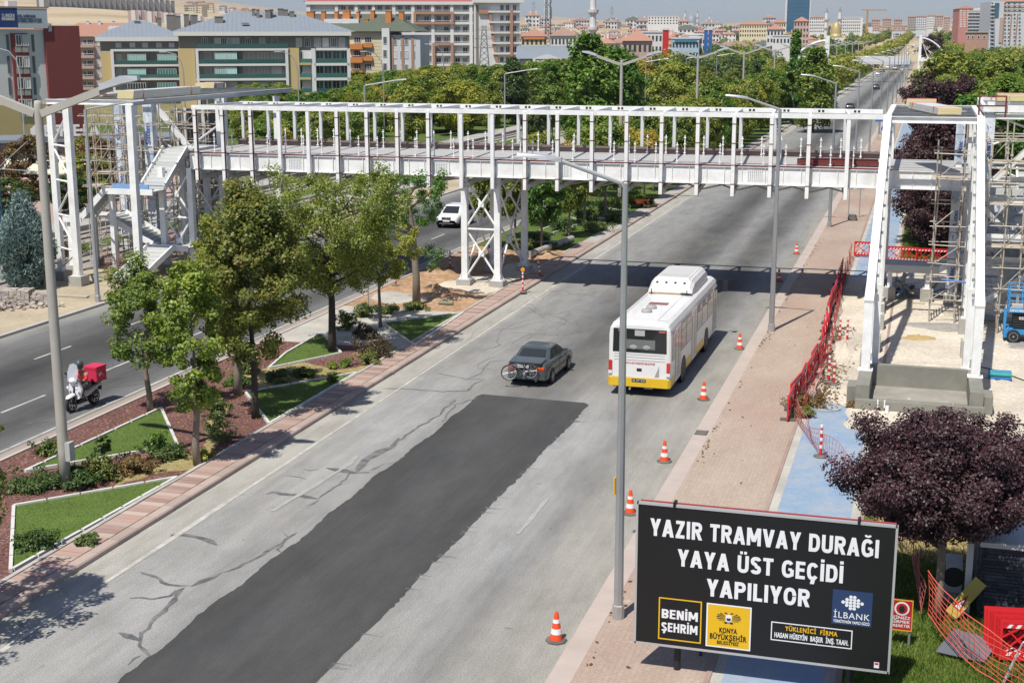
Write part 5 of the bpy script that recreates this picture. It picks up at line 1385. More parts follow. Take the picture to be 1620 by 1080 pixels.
fb = thing('footbridge', 'small white footbridge crossing the avenue far away', 'footbridge', (-14, 470, 0)); part(MB().box(-34, -1.5, 5.6, 8, 1.5, 6.6), 'deck', MAT_BGW, fb, True); part(MB().box(-34, -1.4, 6.6, 8, 1.4, 8.2), 'screen', MAT_FRM, fb, True)
for x_ in (-33, -8.5, 7): part(MB().box(x_-.5, -1, 0, x_+.5, 1, 5.6), 'pier', MAT_CONC, fb, True)
fb = thing('footbridge', 'second white footbridge with lift towers at the end of the avenue', 'footbridge', (-14, 1850, T(-14, 1850))); part(MB().box(-60, -2, 6, 26, 2, 8.6), 'deck', MAT_BGW, fb, True)
for x_ in (-60, 24): part(MB().box(x_-2.5, -3, 0, x_+2.5, 3, 14), 'lift_tower', MAT_BGW, fb, True)
# ---- coffee terrace at the left
ck = thing('cafe_building', 'low coffee shop with roof letters behind the white parasols', 'cafe', (*GD(40, 150, 0, 190)[:2], 0), R_(33))
part(MB().box(-3, 0, 0, 15, 7, 3.6), 'wall', MAT_BGREY, ck, True); part(MB().box(-3.4, -.5, 3.601, 15.4, 7.4, 3.9), 'roof', M('roof_slate', (.20, .22, .25), .6), ck, True); text('COFFEE·LA', 'roof_letters', MAT_FRM, ck, (.6, -.2, 4.2), (R_(90), 0, 0), 1.2, .03, .08, fit=6.5, cap=1.1)
for x_ in (.8, 3, 5.2, 7): part(MB().box(x_, -.15, 3.9, x_+.06, -.09, 4.3), 'letter_strut', MAT_GALV, ck, True)
for i in range(6): part(MB().box(-2+2.8*i, -.06, .5, .3+2.8*i, -.01, 2.8), 'window', MAT_WIN, ck, True)
pm = MB().lathe([(2.3, 2.5), (2.3, 2.62), (.1, 3.5)], n=8).mesh('canopy', M('parasol_cream', (.66, .62, .48), .8, .05, 1)); pp = MB().tube((0, 0, 0), (0, 0, 2.6), .05).mesh('pole', MAT_GALV)
for i, (u, d) in enumerate(((12, 132), (40, 131), (62, 128), (100, 127), (118, 131), (88, 134))):
    x, y, _ = GD(u, d, 0, 205); t = thing('parasol', 'cream parasol of the coffee terrace', 'parasol', (x, y, 0), .3*i, 'parasols of the coffee terrace'); inst(pm, 'canopy', t); inst(pp, 'pole', t)
t = thing('notice_board', 'white notice board by the coffee shop roof', 'notice board', (*GD(84, 150, 0, 185)[:2], 0), R_(30)); part(MB().box(-2.3, 0, 3.0, 2.3, .1, 5.0), 'board', MAT_FRM, t, True); part(MB().box(-2, .1, 0, -1.9, .2, 4).box(1.9, .1, 0, 2, .2, 4), 'post', MAT_GALV, t, True); text('KAFE VE RESTORAN', 'lettering', MAT_SGB, t, (-2.0, -.01, 4.1), (R_(90), 0, 0), .4, .008, .004, fit=4, cap=.4) if False else None
sheet('terrace', [GD(-20, 108, 0, 215)[:2], GD(330, 118, 0, 215)[:2], GD(330, 178, 0, 175)[:2], GD(-20, 150, 0, 190)[:2]], .09, M('terrace_paving', (.42, .30, .26), .85, .12, .5))

# ---- the town: small houses in several colours, each one a thing
def house_proto(i):
    rg = random.Random(100+i)
    w_, d, h = rg.uniform(10, 19), rg.uniform(9, 13), rg.choice((6.2, 9.3, 9.3, 12.4))
    wall = (MAT_BW, MAT_BCREAM, MAT_BGW, MAT_BPINK, MAT_BW, MAT_BBEIGE, MAT_BW, MAT_BCREAM)[i % 8]
    roof = (MAT_RTILE, MAT_RTILE, MAT_RTILE2, MAT_RTILE, MAT_RTILE2, MAT_RTILE, MAT_RGREEN, MAT_RTILE)[i % 8]
    wm = MB().box(0, 0, -4, w_, d, h); wl = wm.mesh('wall', wall); clean(wl)
    o = .6; hh = min(w_, d)/2-.2
    rm = MB().add([(-o, -o, h), (w_+o, -o, h), (w_+o, d+o, h), (-o, d+o, h), (hh, d/2, h+2.7), (w_-hh, d/2, h+2.7)], [(0, 1, 5, 4), (1, 2, 5), (2, 3, 4, 5), (3, 0, 4), (3, 2, 1, 0)]).mesh('roof', roof); clean(rm)
    mb = MB(); nb = int(w_/2.6)
    for a in range(nb):
        for k in range(int(h/3.1)): mb.box(w_*(a+.25)/nb, -.1, 1.0+3.1*k, w_*(a+.75)/nb, -.01, 2.5+3.1*k).box(-.1 if a else -.1, d*(a+.3)/nb, 1.0+3.1*k, -.01, d*(a+.6)/nb, 2.4+3.1*k)
    for k in range(1, int(h/3.1)): mb.box(w_*.1, -.9, 3.1*k-.1, w_*.4, -.02, 3.1*k+.1)
    win = mb.mesh('windows', MAT_WIN); clean(win)
    cm = MB().box(w_*.3, d*.4, h+1, w_*.3+.9, d*.4+.9, h+3.4).box(w_*.7, d*.5, h+1, w_*.7+.9, d*.5+.9, h+3.5).mesh('chimney', MAT_BW); clean(cm)
    return wl, rm, win, cm, ('white', 'cream', 'pale grey', 'salmon', 'white', 'beige', 'white', 'cream')[i % 8], ('red', 'red', 'brown', 'red', 'brown', 'red', 'dark', 'red')[i % 8]
HP = [house_proto(i) for i in range(16)]
rr = random.Random(55)
def house(x, y, where, i=None, rz=None, sc=1.0):
    wl, rm, win, cm, cw, cr2 = HP[rr.randrange(16) if i is None else i]
    t = thing('house', '%s house with %s hipped roof %s' % (cw, cr2, where), 'house', (x, y, T(x, y)-.5), rr.choice((0.1, .25, .45, 1.65, -.2))+rr.uniform(-.1, .1) if rz is None else rz, 'houses '+where)
    if sc != 1: t.scale = (sc, sc, sc)
    for m_, n_ in ((wl, 'wall'), (rm, 'roof'), (cm, 'chimney')): inst(m_, n_, t)
    inst(win, 'windows', t)['kind'] = 'stuff'
used = []
def place_houses(n, urange, drange, where, mind=17, seed=1):
    k = 0; tr = 0
    while k < n and tr < 6000:
        tr += 1
        u = rr.uniform(*urange); d = drange[0]*(drange[1]/drange[0])**rr.random()
        x, y, _ = GD(u, d, 0, 60)
        if any(abs(x-a)+abs(y-c) < mind for a, c in used): continue
        used.append((x, y)); house(x, y, where); k += 1
place_houses(18, (835, 1010), (560, 800), 'in the near rows of the town'); place_houses(62, (835, 1265), (750, 1300), 'in the middle of the town', 18)
place_houses(95, (820, 1270), (1200, 2300), 'in the far part of the town', 26); place_houses(45, (830, 1420), (2000, 3600), 'on the horizon of the town', 34)
place_houses(42, (395, 482), (1300, 3200), 'on the hillside left of the tall block', 30); place_houses(8, (1395, 1430), (1700, 2600), 'beyond the far avenue', 40); place_houses(12, (1500, 1560), (1500, 2600), 'beyond the park on the right', 40)
for i in range(46):
    u = rr.uniform(825, 1500); d = rr.uniform(1700, 3300); x, y, _ = GD(u, d, 0, 45)
    if not -60 < x < 20: house(x, y, 'among the tall blocks of the far skyline', rr.choice((0, 2, 4, 6, 8, 10, 12, 14)), None, rr.uniform(1.4, 2.2))
# grey apartment rows on the hill
for i in range(24):
    u = 60+i*8.8; d = 2300+8*i
    x, y, _ = GD(u, d, 0, 10); t = thing('hill_block', 'grey white apartment block in the long row on the bare hill', 'apartment building', (x, y, T(x, y)-2), .75, 'apartment row on the hill')
    inst(bpy.data.meshes.get('hb_wall') or MB().box(0, 0, -6, 15, 13, 18).mesh('hb_wall', MAT_BGREY), 'wall', t); inst(bpy.data.meshes.get('hb_front') or MB().box(2, -.8, -6, 9, -.01, 18.5).mesh('hb_front', MAT_BW), 'front', t); inst(bpy.data.meshes.get('hb_roof') or MB().box(-.5, -.5, 18, 15.5, 13.5, 19).mesh('hb_roof', MAT_BPINK), 'roof', t)
for i in range(13):
    u = 203+i*8.6; d = 1750+15*(i % 3)
    x, y, _ = GD(u, d, 0, 20); t = thing('hill_block', 'unfinished salmon apartment block in the lower row on the bare hill', 'apartment building', (x, y, T(x, y)-2), .62, 'unfinished apartment row on the hill')
    inst(bpy.data.meshes.get('hc_wall') or MB().box(0, 0, -6, 12, 12, 12).mesh('hc_wall', MAT_BPINK), 'wall', t); inst(bpy.data.meshes.get('hc_front') or MB().box(3, -.8, -6, 8, -.01, 12.5).mesh('hc_front', MAT_BW), 'front', t)
for i in range(26):
    u = rr.uniform(285, 480); d = rr.uniform(2500, 3600); x, y, _ = GD(u, d, 0, 5); house(x, y, 'on the hill crest', None, None, 1.2)
# ================================================================== VEHICLES
MAT_TYRE = M('tyre', (.022, .022, .023), .8, .2, 4)
MAT_RIM = M('alloy_rim', (.42, .43, .44), .35, .1, 4, metal=.7)
MAT_GLASS = glass('car_glass', (.012, .014, .016), .05)
MAT_BLACK = M('black_plastic', (.02, .02, .021), .55, .2, 4)
MAT_RED = M('red_lens', (.55, .035, .02), .2, .1, 5, coat=.6)
MAT_AMBER = M('orange_lens', (.75, .16, .02), .2, .1, 5, coat=.6)
MAT_LAMP = M('clear_lens', (.72, .74, .76), .12, .1, 5, coat=.8)
MAT_PLATE = M('number_plate', (.75, .75, .73), .5, .05)
MAT_INKB = M('black_print', (.02, .02, .02), .6)
def wheel(parent, loc, r, wd, nm='wheel', spokes=6):
    tm = MB().lathe([(r*.66, -wd/2), (r*.93, -wd/2), (r, -wd*.32), (r, wd*.32), (r*.93, wd/2), (r*.66, wd/2)], n=20, axis='x')
    o = part(tm, nm, MAT_TYRE, parent, True, sm=False); o.location = loc
    rim = MB().lathe([(r*.67, -wd*.42), (r*.67, wd*.42)], n=16, axis='x')
    p_ = part(rim, 'rim', MAT_BLACK, o, True)
    sp_ = MB()
    for s_ in (-1, 1):
        x = s_*wd*.45
        sp_.lathe([(r*.16, x-.012), (r*.16, x+.012)], n=10, axis='x')
        for k in range(spokes):
            a = 2*math.pi*k/spokes
            sp_.beam((x, r*.1*math.cos(a), r*.1*math.sin(a)), (x, r*.64*math.cos(a), r*.64*math.sin(a)), .02, r*.2, up=(0, -math.sin(a), math.cos(a)))
        for k in range(16):
            a, b = 2*math.pi*k/16, 2*math.pi*(k+1)/16
            sp_.beam((x, r*.64*math.cos(a), r*.64*math.sin(a)), (x, r*.64*math.cos(b), r*.64*math.sin(b)), .03, r*.07, up=(0, math.cos(a), math.sin(a)))
    part(sp_, 'rim_spokes', MAT_RIM, o, True)
    return o
def body_ring(y, wd, zb, zt, n=None, tuck=.06, crown=.02):
    """closed ring in the xz plane with rounded shoulders"""
    pts = [(-wd+.05, zb), (-wd-0.0, zb+.10), (-wd-.012, zb+(zt-zb)*.5), (-wd+.012, zt-.12), (-wd+tuck, zt-.02), (-wd+tuck+.12, zt+crown*.5), (0, zt+crown)]
    pts = pts+[(-x, z) for x, z in pts[::-1][1:]]
    return [(x, y, z) for x, z in pts]
def car(label, paint, st, gh, L, wb, r=.30, tw=.19, cat='car', loc=(0, 0, 0), rz=0.0, group=None, plate='', hatch=False, cladding=False):
    """st: lower body stations (y, halfwidth, zbottom, ztop); gh: greenhouse (y0,y1,z0, y2,y3,z1, w0,w1); nose at +y"""
    t = thing('car', label, cat, loc, rz, group)
    b = MB().loft([body_ring(*s_) for s_ in st])
    body = part(b, 'body', paint, t, True, sm=True)
    y0, y1, z0, y2, y3, z1, w0, w1 = gh
    hh = MB()
    def gr(z, k):
        a, b_, w_ = y0+(y2-y0)*k, y1+(y3-y1)*k, w0+(w1-w0)*k
        return [(-w_*.86, a, z), (-w_, a+.10, z), (-w_, b_-.14, z), (-w_*.84, b_, z), (w_*.84, b_, z), (w_, b_-.14, z), (w_, a+.10, z), (w_*.86, a, z)]
    hh.loft([gr(z0-.06, 0), gr(z0+(z1-z0)*.5, .5), gr(z1-.05, .94), gr(z1-.01, 1.08), [(x*.5, (y2+y3)/2+(y-(y2+y3)/2)*.6, z1+.012) for x, y, z in gr(z1, 1.05)]])
    cab = part(hh, 'cabin', paint, t, True, sm=False)
    g = lambda k: (y0+(y2-y0)*k, y1+(y3-y1)*k, w0+(w1-w0)*k, z0+(z1-z0)*k)
    a0, b0, v0, zz0 = g(.10); a1, b1, v1, zz1 = g(.86); e = .008
    part(MB().prism([(-v0*.80, a0-e, zz0), (v0*.80, a0-e, zz0), (v1*.80, a1-e, zz1), (-v1*.80, a1-e, zz1)], (0, -.004, .002)), 'rear_window', MAT_GLASS, t, True)
    part(MB().prism([(-v0*.78, b0+e, zz0), (v0*.78, b0+e, zz0), (v1*.78, b1+e, zz1), (-v1*.78, b1+e, zz1)], (0, .004, .002)), 'windscreen', MAT_GLASS, t, True)
    ym = (y0+y1)/2+.05
    for s_ in (-1, 1):
        for q0, q1 in ((a0+.20, ym-.05), (ym+.04, b0-.28)):
            k0, k1 = a1+.16, b1-.22
            r0 = max(q0, k0) if q0 < ym-.3 else q0; r1 = min(q1, k1) if q1 > ym+.3 else q1
            part(MB().prism([(s_*(v0+e), q0, zz0), (s_*(v0+e), q1, zz0), (s_*(v1+e), r1, zz1), (s_*(v1+e), r0, zz1)], (s_*.004, 0, 0)), 'side_window', MAT_GLASS, t, True)
        # door seams, handle, mirror, arches
        part(MB().box(s_*(st[3][1]+.014)-.003, ym-.01, st[3][2]+.12, s_*(st[3][1]+.014)+.003, ym+.005, st[3][3]-.06).box(s_*(st[3][1]+.014)-.003, y1-.16, st[3][2]+.12, s_*(st[3][1]+.014)+.003, y1-.145, st[3][3]-.06), 'door_seam', MAT_BLACK, t, True)
        for yy in (ym+.14, ym-.85): part(MB().box(s_*(st[3][1]+.02)-.014, yy, st[3][3]-.18, s_*(st[3][1]+.02)+.014, yy+.16, st[3][3]-.15), 'door_handle', MAT_BLACK, t, True)
        m_ = MB().loft([[(s_*(w0+x), y1-.42+dy, z0+z) for x, z in ((.0, .02), (.17, .0), (.2, .12), (.03, .13))] for dy in (-.05, .05)]); part(m_, 'mirror', paint if not cladding else MAT_BLACK, t, True)
    for wy in ((L-wb)/2-.05, (L-wb)/2-.05+wb):
        for s_ in (-1, 1):
            part(MB().lathe([(r*1.16, s_*(st[3][1]+.004)-.012), (r*1.16, s_*(st[3][1]+.004)+.014)], (0, wy, r+.02), 18, 'x'), 'wheel_arch', MAT_BLACK, t, True)
            wheel(t, (s_*(st[3][1]-tw/2+.035), wy, r), r, tw)
    if cladding:
        part(MB().loft([body_ring(y, w_+.012, zb-.01, zb+.22) for y, w_, zb, zt in st]), 'cladding', MAT_BLACK, t, True)
    return t
PAINT_GREY = M('paint_blue_grey', (.085, .105, .110), .3, .05, 1, metal=.35, coat=.7)
PAINT_WHITE = M('paint_white', (.74, .745, .74), .3, .04, 1, coat=.6)
PAINT_DARK = M('paint_dark', (.04, .04, .045), .3, .05, 1, coat=.6)
PAINT_SILVER = M('paint_silver', (.45, .46, .47), .3, .05, 1, metal=.4, coat=.6)
ST_SEDAN = [(0.0, .74, .40, .70), (.05, .80, .28, .90), (.18, .835, .24, .985), (.85, .845, .2, 1.0), (1.7, .85, .19, .955), (3.0, .85, .19, .925), (3.7, .83, .2, .84), (4.15, .79, .24, .74), (4.29, .70, .33, .62)]
c1 = car('blue grey saloon car with a bicycle strapped across its open boot', PAINT_GREY, ST_SEDAN, (.62, 3.15, .96, 1.30, 2.42, 1.39, .79, .60), 4.3, 2.46, loc=(-15.0, 52.6, 0), rz=R_(-1.5))
for s_ in (-1, 1):
    l_ = part(MB().box(s_*.42 if s_ > 0 else -.76, -.012, .70, .76 if s_ > 0 else -.42, .05, .86), 'tail_light', MAT_RED, c1, True)
    part(MB().box(s_*.42 if s_ > 0 else -.76, -.016, .785, .76 if s_ > 0 else -.42, -.0125, .855), 'indicator', MAT_AMBER, l_, True)
part(MB().box(-.42, -.016, .64, .42, .04, .92), 'boot_recess', MAT_BLACK, c1, True)
bl = part(MB().prism([(-.70, -.10, .99), (.66, -.10, .99), (.68, .62, 1.06), (-.72, .62, 1.06)], (0, .01, .045)).prism([(-.70, -.115, 1.03), (.66, -.115, 1.03), (.64, -.03, .86), (-.68, -.03, .86)], (0, .03, .0)), 'boot_lid', PAINT_GREY, c1, True)
pl = part(MB().box(-.40, -.075, .80, .12, -.065, .915), 'number_plate', MAT_PLATE, c1, True)
part(MB().box(-.40, -.078, .80, -.355, -.0755, .915), 'blue_band', M('plate_blue', (.03, .08, .4), .5), pl, True)
text('42 AUN 54', 'plate_lettering', MAT_INKB, c1, (-.34, -.0755, .825), (R_(90), 0, 0), .1, 0, .001, fit=.42, cap=.065)
part(MB().loft([[(-.80, .16, z), (-.78, -.04, z), (-.5, -.085, z), (.5, -.085, z), (.78, -.04, z), (.80, .16, z)] for z in (.33, .45, .60)], closed=True), 'bumper', PAINT_GREY, c1, True)
for s_ in (-1, 1):
    part(MB().box(s_*.862-.006, .5, .52, s_*.862+.006, 3.5, .56), 'rub_strip', MAT_BLACK, c1, True)
    part(MB().box(.38*s_-.22, 4.2, .56, .38*s_+.22, 4.285, .68), 'headlight', MAT_LAMP, c1, True)
part(MB().tube((.42, -.05, .27), (.42, .3, .27), .03), 'exhaust', MAT_RIM, c1, True)
# the bicycle
bk = thing('bicycle', 'bicycle hung across the open boot of the grey saloon, wheel out to the left', 'bicycle', (-14.88, 52.38, .62))
MAT_BIKE = M('bike_frame', (.10, .10, .11), .4); MAT_SPOKE = M('bike_spoke', (.55, .55, .56), .35, metal=.6)
def bikewheel(c, r, tilt):
    pts = [(c[0]+r*math.cos(a), c[1]+r*math.cos(a)*tilt, c[2]+r*math.sin(a)) for a in np.linspace(0, 2*math.pi, 25)]
    o = part(MB().path(pts, .024, 6), 'bicycle_wheel', MAT_TYRE, bk, True)
    part(MB().path([(c[0]+(p_[0]-c[0])*.93, c[1]+(p_[1]-c[1])*.93, c[2]+(p_[2]-c[2])*.93) for p_ in pts], .014, 5), 'rim', MAT_SPOKE, o, True)
    mb = MB()
    for k in range(14):
        q = pts[(k*24//14)]; mb.tube(c, q, .005, n=4)
    mb.tube((c[0], c[1]-.04, c[2]), (c[0], c[1]+.04, c[2]), .03)
    part(mb, 'spokes', MAT_SPOKE, o, True)
bikewheel((-.72, -.20, .02), .31, .25); bikewheel((.12, -.02, .10), .30, .12)
fr = MB()
for a, b in (((-.72, -.2, .02), (-.50, -.17, .30)), ((-.50, -.17, .30), (-.10, -.10, .02)), ((-.5, -.17, .30), (-.15, -.08, .33)), ((-.15, -.08, .38), (-.10, -.10, .0)), ((-.10, -.1, .02), (.12, -.04, .1)), ((-.15, -.08, .3), (.12, -.04, .1))): fr.tube(a, b, .02, n=6)
part(fr, 'frame', MAT_BIKE, bk, True)
part(MB().tube((-.62, -.38, .36), (-.40, .05, .36), .013).tube((-.5, -.17, .28), (-.5, -.17, .38), .016), 'handlebar', MAT_SPOKE, bk, True)
part(MB().cbox((-.15, -.08, .40), (.22, .12, .05)), 'saddle', MAT_BLACK, bk, True)
part(MB().tube((-.1, -.2, .0), (-.1, 0, .04), .05, n=10).tube((-.1, -.2, -.12), (-.1, -.2, .04), .012), 'crank', MAT_SPOKE, bk, True)

# white crossover coming towards the camera on the far carriageway
ST_SUV = [(0.0, .74, .42, .80), (.06, .84, .30, 1.0), (.3, .87, .24, 1.06), (1.2, .89, .22, 1.04), (1.9, .89, .22, 1.02), (3.0, .89, .22, 1.0), (3.6, .88, .24, .95), (4.05, .84, .28, .86), (4.2, .74, .38, .74)]
def suv(label, paint, loc, rz, group=None):
    c = car(label, paint, ST_SUV, (.12, 3.35, 1.02, .62, 2.45, 1.58, .83, .66), 4.2, 2.6, .34, .22, loc=loc, rz=rz, cladding=True, group=group)
    for s_ in (-1, 1):
        part(MB().prism([(s_*.38, 4.13, .74), (s_*.78, 4.02, .76), (s_*.78, 4.0, .86), (s_*.38, 4.1, .85)], (0, .04, 0)), 'headlight', MAT_LAMP, c, True)
        part(MB().box(s_*.62-.14, 0-.012, .8, s_*.62+.14, .03, 1.0), 'tail_light', MAT_RED, c, True)
        part(MB().box(s_*.72-.04, .7, 1.565, s_*.72+.04 if s_ > 0 else -.68, 2.3, 1.60), 'roof_rail', MAT_GALV, c, True)
    g = part(MB().box(-.36, 4.14, .66, .36, 4.21, .84), 'grille', MAT_BLACK, c, True)
    part(MB().box(-.32, 4.211, .755, .32, 4.225, .775).cbox((0, 4.22, .765), (.13, .02, .11)), 'badge', MAT_RIM, g, True)
    part(MB().box(-.26, 4.211, .52, .26, 4.222, .62), 'number_plate', MAT_PLATE, c, True)
    part(MB().box(-.55, 4.17, .36, .55, 4.215, .42), 'skid_plate', MAT_RIM, c, True)
    return c
suv('white crossover car heading towards the camera on the left carriageway', PAINT_WHITE, (-33.9, 101.2, 0), R_(180))
def simple_car(label, paint, loc, rz, group): return car(label, paint, ST_SEDAN, (.45, 3.15, .96, 1.1, 2.42, 1.42, .79, .62), 4.3, 2.5, loc=loc, rz=rz, group=group)
proto = simple_car('small dark car driving away on the far stretch of the avenue', PAINT_DARK, (-13.6, 399, .0), 0, 'distant cars on the avenue')
again(proto, (-14.4, 281, 0), 0, 'dark car just above the bridge roof line on the avenue')
simple_car('silver car partly seen beside the coffee terrace', PAINT_WHITE, (-73, 136, 0), R_(75), 'cars parked by the coffee terrace')
p2_ = simple_car('dark blue car parked under the red apartment end wall', M('paint_blue', (.03, .05, .11), .3, coat=.5), (-79.5, 176, 0), R_(70), 'cars parked by the apartments')
again(p2_, (-75.5, 177, 0), R_(72), 'second dark car parked under the red apartment end wall, further right')
again(p2_, (-72, 178.5, 0), R_(70), 'third dark car parked right of the two by the red end wall')
rr = random.Random(31)
pc = {}
for i in range(26):
    y = rr.uniform(520, 1500); ln = rr.choice((-17.8, -14.2, -10.6)); k = rr.choice(('w', 's', 'd'))
    if k not in pc:
        pc[k] = simple_car('tiny car in the distant traffic of the avenue', {'w': PAINT_WHITE, 's': PAINT_SILVER, 'd': PAINT_DARK}[k], (ln, y, T(ln, y)+.4), 0, 'tiny cars of the distant traffic')
    else: again(pc[k], (ln, y, T(ln, y)+.4))

# ------------------------------------------------------------------ city bus
BUSL = 12.1
bus = thing('city_bus', 'white city bus with yellow skirt driving away in the right lane', 'bus', (-10.28, 52.25, 0), R_(-.4))
MAT_BUSW = M('bus_white', (.76, .755, .73), .35, .05, .8, coat=.4, dirt=(.55, .52, .46), dirt_amt=.25)
MAT_BUSY = M('bus_yellow', (.72, .46, .015), .4, .06, 1.5, coat=.3, dirt=(.4, .28, .08), dirt_amt=.4)
MAT_BUSG = glass('bus_glass_dark', (.012, .015, .016), .06)
MAT_BUSL = glass('bus_glass_pale', (.24, .235, .205), .12)
MAT_BUSGREY = M('bus_grey', (.33, .33, .32), .6, .1, 2)
def busring(y, w_, zt, zb=.42, k=1.0):
    pts = [(-w_, zb), (-w_, 2.45), (-w_+.035, 2.72), (-w_+.12, zt-.12), (-w_+.27, zt-.03), (-w_*.4, zt)]
    pts = pts+[(-x, z) for x, z in pts[::-1]]
    return [(x, y, z) for x, z in pts]
part(MB().loft([busring(.10, 1.16, 2.86), busring(.14, 1.235, 2.98), busring(.35, 1.25, 3.02), busring(BUSL-.45, 1.25, 3.02), busring(BUSL-.12, 1.23, 2.95), busring(BUSL, 1.12, 2.80)]), 'body', MAT_BUSW, bus, True)
# rear face
rw = part(MB().prism([(-1.08, .097, 1.78), (1.08, .097, 1.78), (1.06, .097, 2.72), (-1.06, .097, 2.72)], (0, -.02, 0)), 'rear_window', MAT_BUSG, bus, True)
part(MB().box(-.55, .068, 1.92, .62, .0755, 2.30), 'pane', glass('bus_glass_mid', (.09, .095, .09), .1), rw, True)
part(MB().box(-.2, .066, 2.45, .2, .0755, 2.68), 'route_display', M('display_grey', (.42, .42, .40), .5), rw, True)
for x in (-.85, .78): part(MB().box(x-.02, .066, 2.62, x+.24, .0755, 2.68), 'sticker', M('sticker_red', (.5, .12, .1), .6), rw, True)
for x in (-.25, .28): part(MB().ball((x, .0, 1.99), (.16, .02, .09), 8, 5), 'seat_back', MAT_BUSGREY, rw, True).location = (0, .065, 0)
part(MB().box(-1.10, .085, .76, 1.10, .099, 1.76), 'engine_cover', MAT_BUSW, bus, True)
for z in (1.68, 1.57, 1.45): part(MB().box(-1.02, .078, z, 1.02, .0848, z+.018), 'louvre', MAT_BUSGREY, bus, True)
for s_ in (-1, 1):
    l_ = part(MB().box(s_*1.165-.07, .045, 1.02, s_*1.165+.07, .139, 1.42), 'tail_light', MAT_RED, bus, True)
    part(MB().box(s_*1.165-.07, .04, .88, s_*1.165+.07, .139, 1.01), 'reversing_light', MAT_LAMP, bus, True)
part(MB().prism([(.62, .0845, .82), (.80, .0845, .82), (.80, .0845, 1.28)], (0, -.006, 0)).prism([(-.80, .0845, .82), (-.72, .0845, .82), (-.80, .0845, 1.3)], (0, -.006, 0)), 'vent_triangle', MAT_BUSGREY, bus, True)
part(MB().box(-.1, .076, 1.02, .1, .0848, 1.14), 'hatch_handle', MAT_BLACK, bus, True)
part(MB().loft([[(-1.26, .45, z), (-1.26, .12, z), (-1.16, .02, z), (1.16, .02, z), (1.26, .12, z), (1.26, .45, z)] for z in (.40, .55, .74)]), 'rear_bumper', MAT_BUSY, bus, True)
part(MB().box(-.28, .005, .60, .28, .0195, .72), 'number_plate', MAT_BLACK, bus, True)
text('42 AT 342', 'plate_lettering', MAT_PLATE, bus, (-.25, .003, .625), (R_(90), 0, 0), .1, 0, .001, fit=.5, cap=.07)
text('KONYA BÜYÜKŞEHİR BELEDİYESİ', 'rear_lettering', M('print_red', (.45, .03, .04), .5), bus, (-.62, .083, 1.30), (R_(90), 0, 0), .1, .003, .001, fit=1.25, cap=.075)
part(MB().tube((-.35, .2, .36), (-.35, -.03, .30), .045).tube((.2, .15, .33), (.55, .15, .33), .03), 'exhaust', MAT_GALV, bus, True)
# right side (x = +1.25): skirt, doors, windows
def side_panel(name, mat, s_, y0, y1, z0, z1, dx=.006, par=None):
    x = s_*1.25
    return part(MB().box(min(x+s_*.001, x+s_*dx), y0, z0, max(x+s_*.001, x+s_*dx), y1, z1), name, mat, par or bus, True)
for s_ in (-1, 1):
    for y0, y1 in ((.46, 1.0), (3.75, 4.9), (6.25, 8.1)) if s_ > 0 else ((.46, 2.4), (3.75, 8.1), (9.6, 11.6)):
        side_panel('skirt', MAT_BUSY, s_, y0, y1, .41, .80)
DOOR = ((1.05, 2.25), (4.95, 6.2), (10.75, 11.85))
WIN = ((.42, .98), (2.4, 3.5), (3.55, 4.85), (6.3, 7.55), (7.6, 9.0), (9.05, 10.6))
for y0, y1 in DOOR:
    d = side_panel('door', MAT_BUSW, 1, y0, y1, .42, 2.62, .012)
    w_ = (y1-y0)/2
    for k in range(2):
        x0 = y0+k*w_+.06
        side_panel('door_pane', MAT_BUSL if y0 < 10 else MAT_BUSG, 1, x0, x0+w_-.12, .58, 2.5, .018, d)
        side_panel('door_frame', MAT_BUSGREY, 1, x0-.055, x0-.02, .45, 2.6, .017, d)
    side_panel('door_frame', MAT_BUSGREY, 1, y1-.05, y1-.01, .45, 2.6, .017, d)
for y0, y1 in WIN:
    f_ = side_panel('window', MAT_BUSGREY, 1, y0, y1, 1.42, 2.58, .007)
    side_panel('pane', MAT_BUSL, 1, y0+.04, y1-.04, 1.46, 2.24, .012, f_)
    side_panel('vent_pane', MAT_BUSG if y0 in (3.55, 7.6) else MAT_BUSL, 1, y0+.04 if y0 < 3.6 else (y0+y1)/2+.1, y1-.04, 2.28, 2.54, .012, f_)
for y0, y1 in ((.42, 2.0), (2.05, 3.6), (3.65, 5.3), (5.35, 7.0), (7.05, 8.7), (8.75, 10.6)):
    f_ = side_panel('window', MAT_BUSGREY, -1, y0, y1, 1.42, 2.58, .007); side_panel('pane', MAT_BUSL, -1, y0+.04, y1-.04, 1.46, 2.54, .012, f_)
part(MB().box(1.20, BUSL-.42, .5, 1.262, BUSL-.25, 2.75), 'front_pillar', MAT_BLACK, bus, True)
for wy in (3.05, 8.95):
    for s_ in (-1, 1):
        part(MB().lathe([(.58, s_*1.25-.02), (.58, s_*1.25+.012)], (0, wy, .52), 20, 'x'), 'wheel_arch', MAT_BLACK, bus, True)
        wheel(bus, (s_*1.11, wy, .48), .48, .28)
part(MB().box(-1.1, .3, .30, 1.1, BUSL-.3, .419), 'underbody', MAT_BLACK, bus, True)
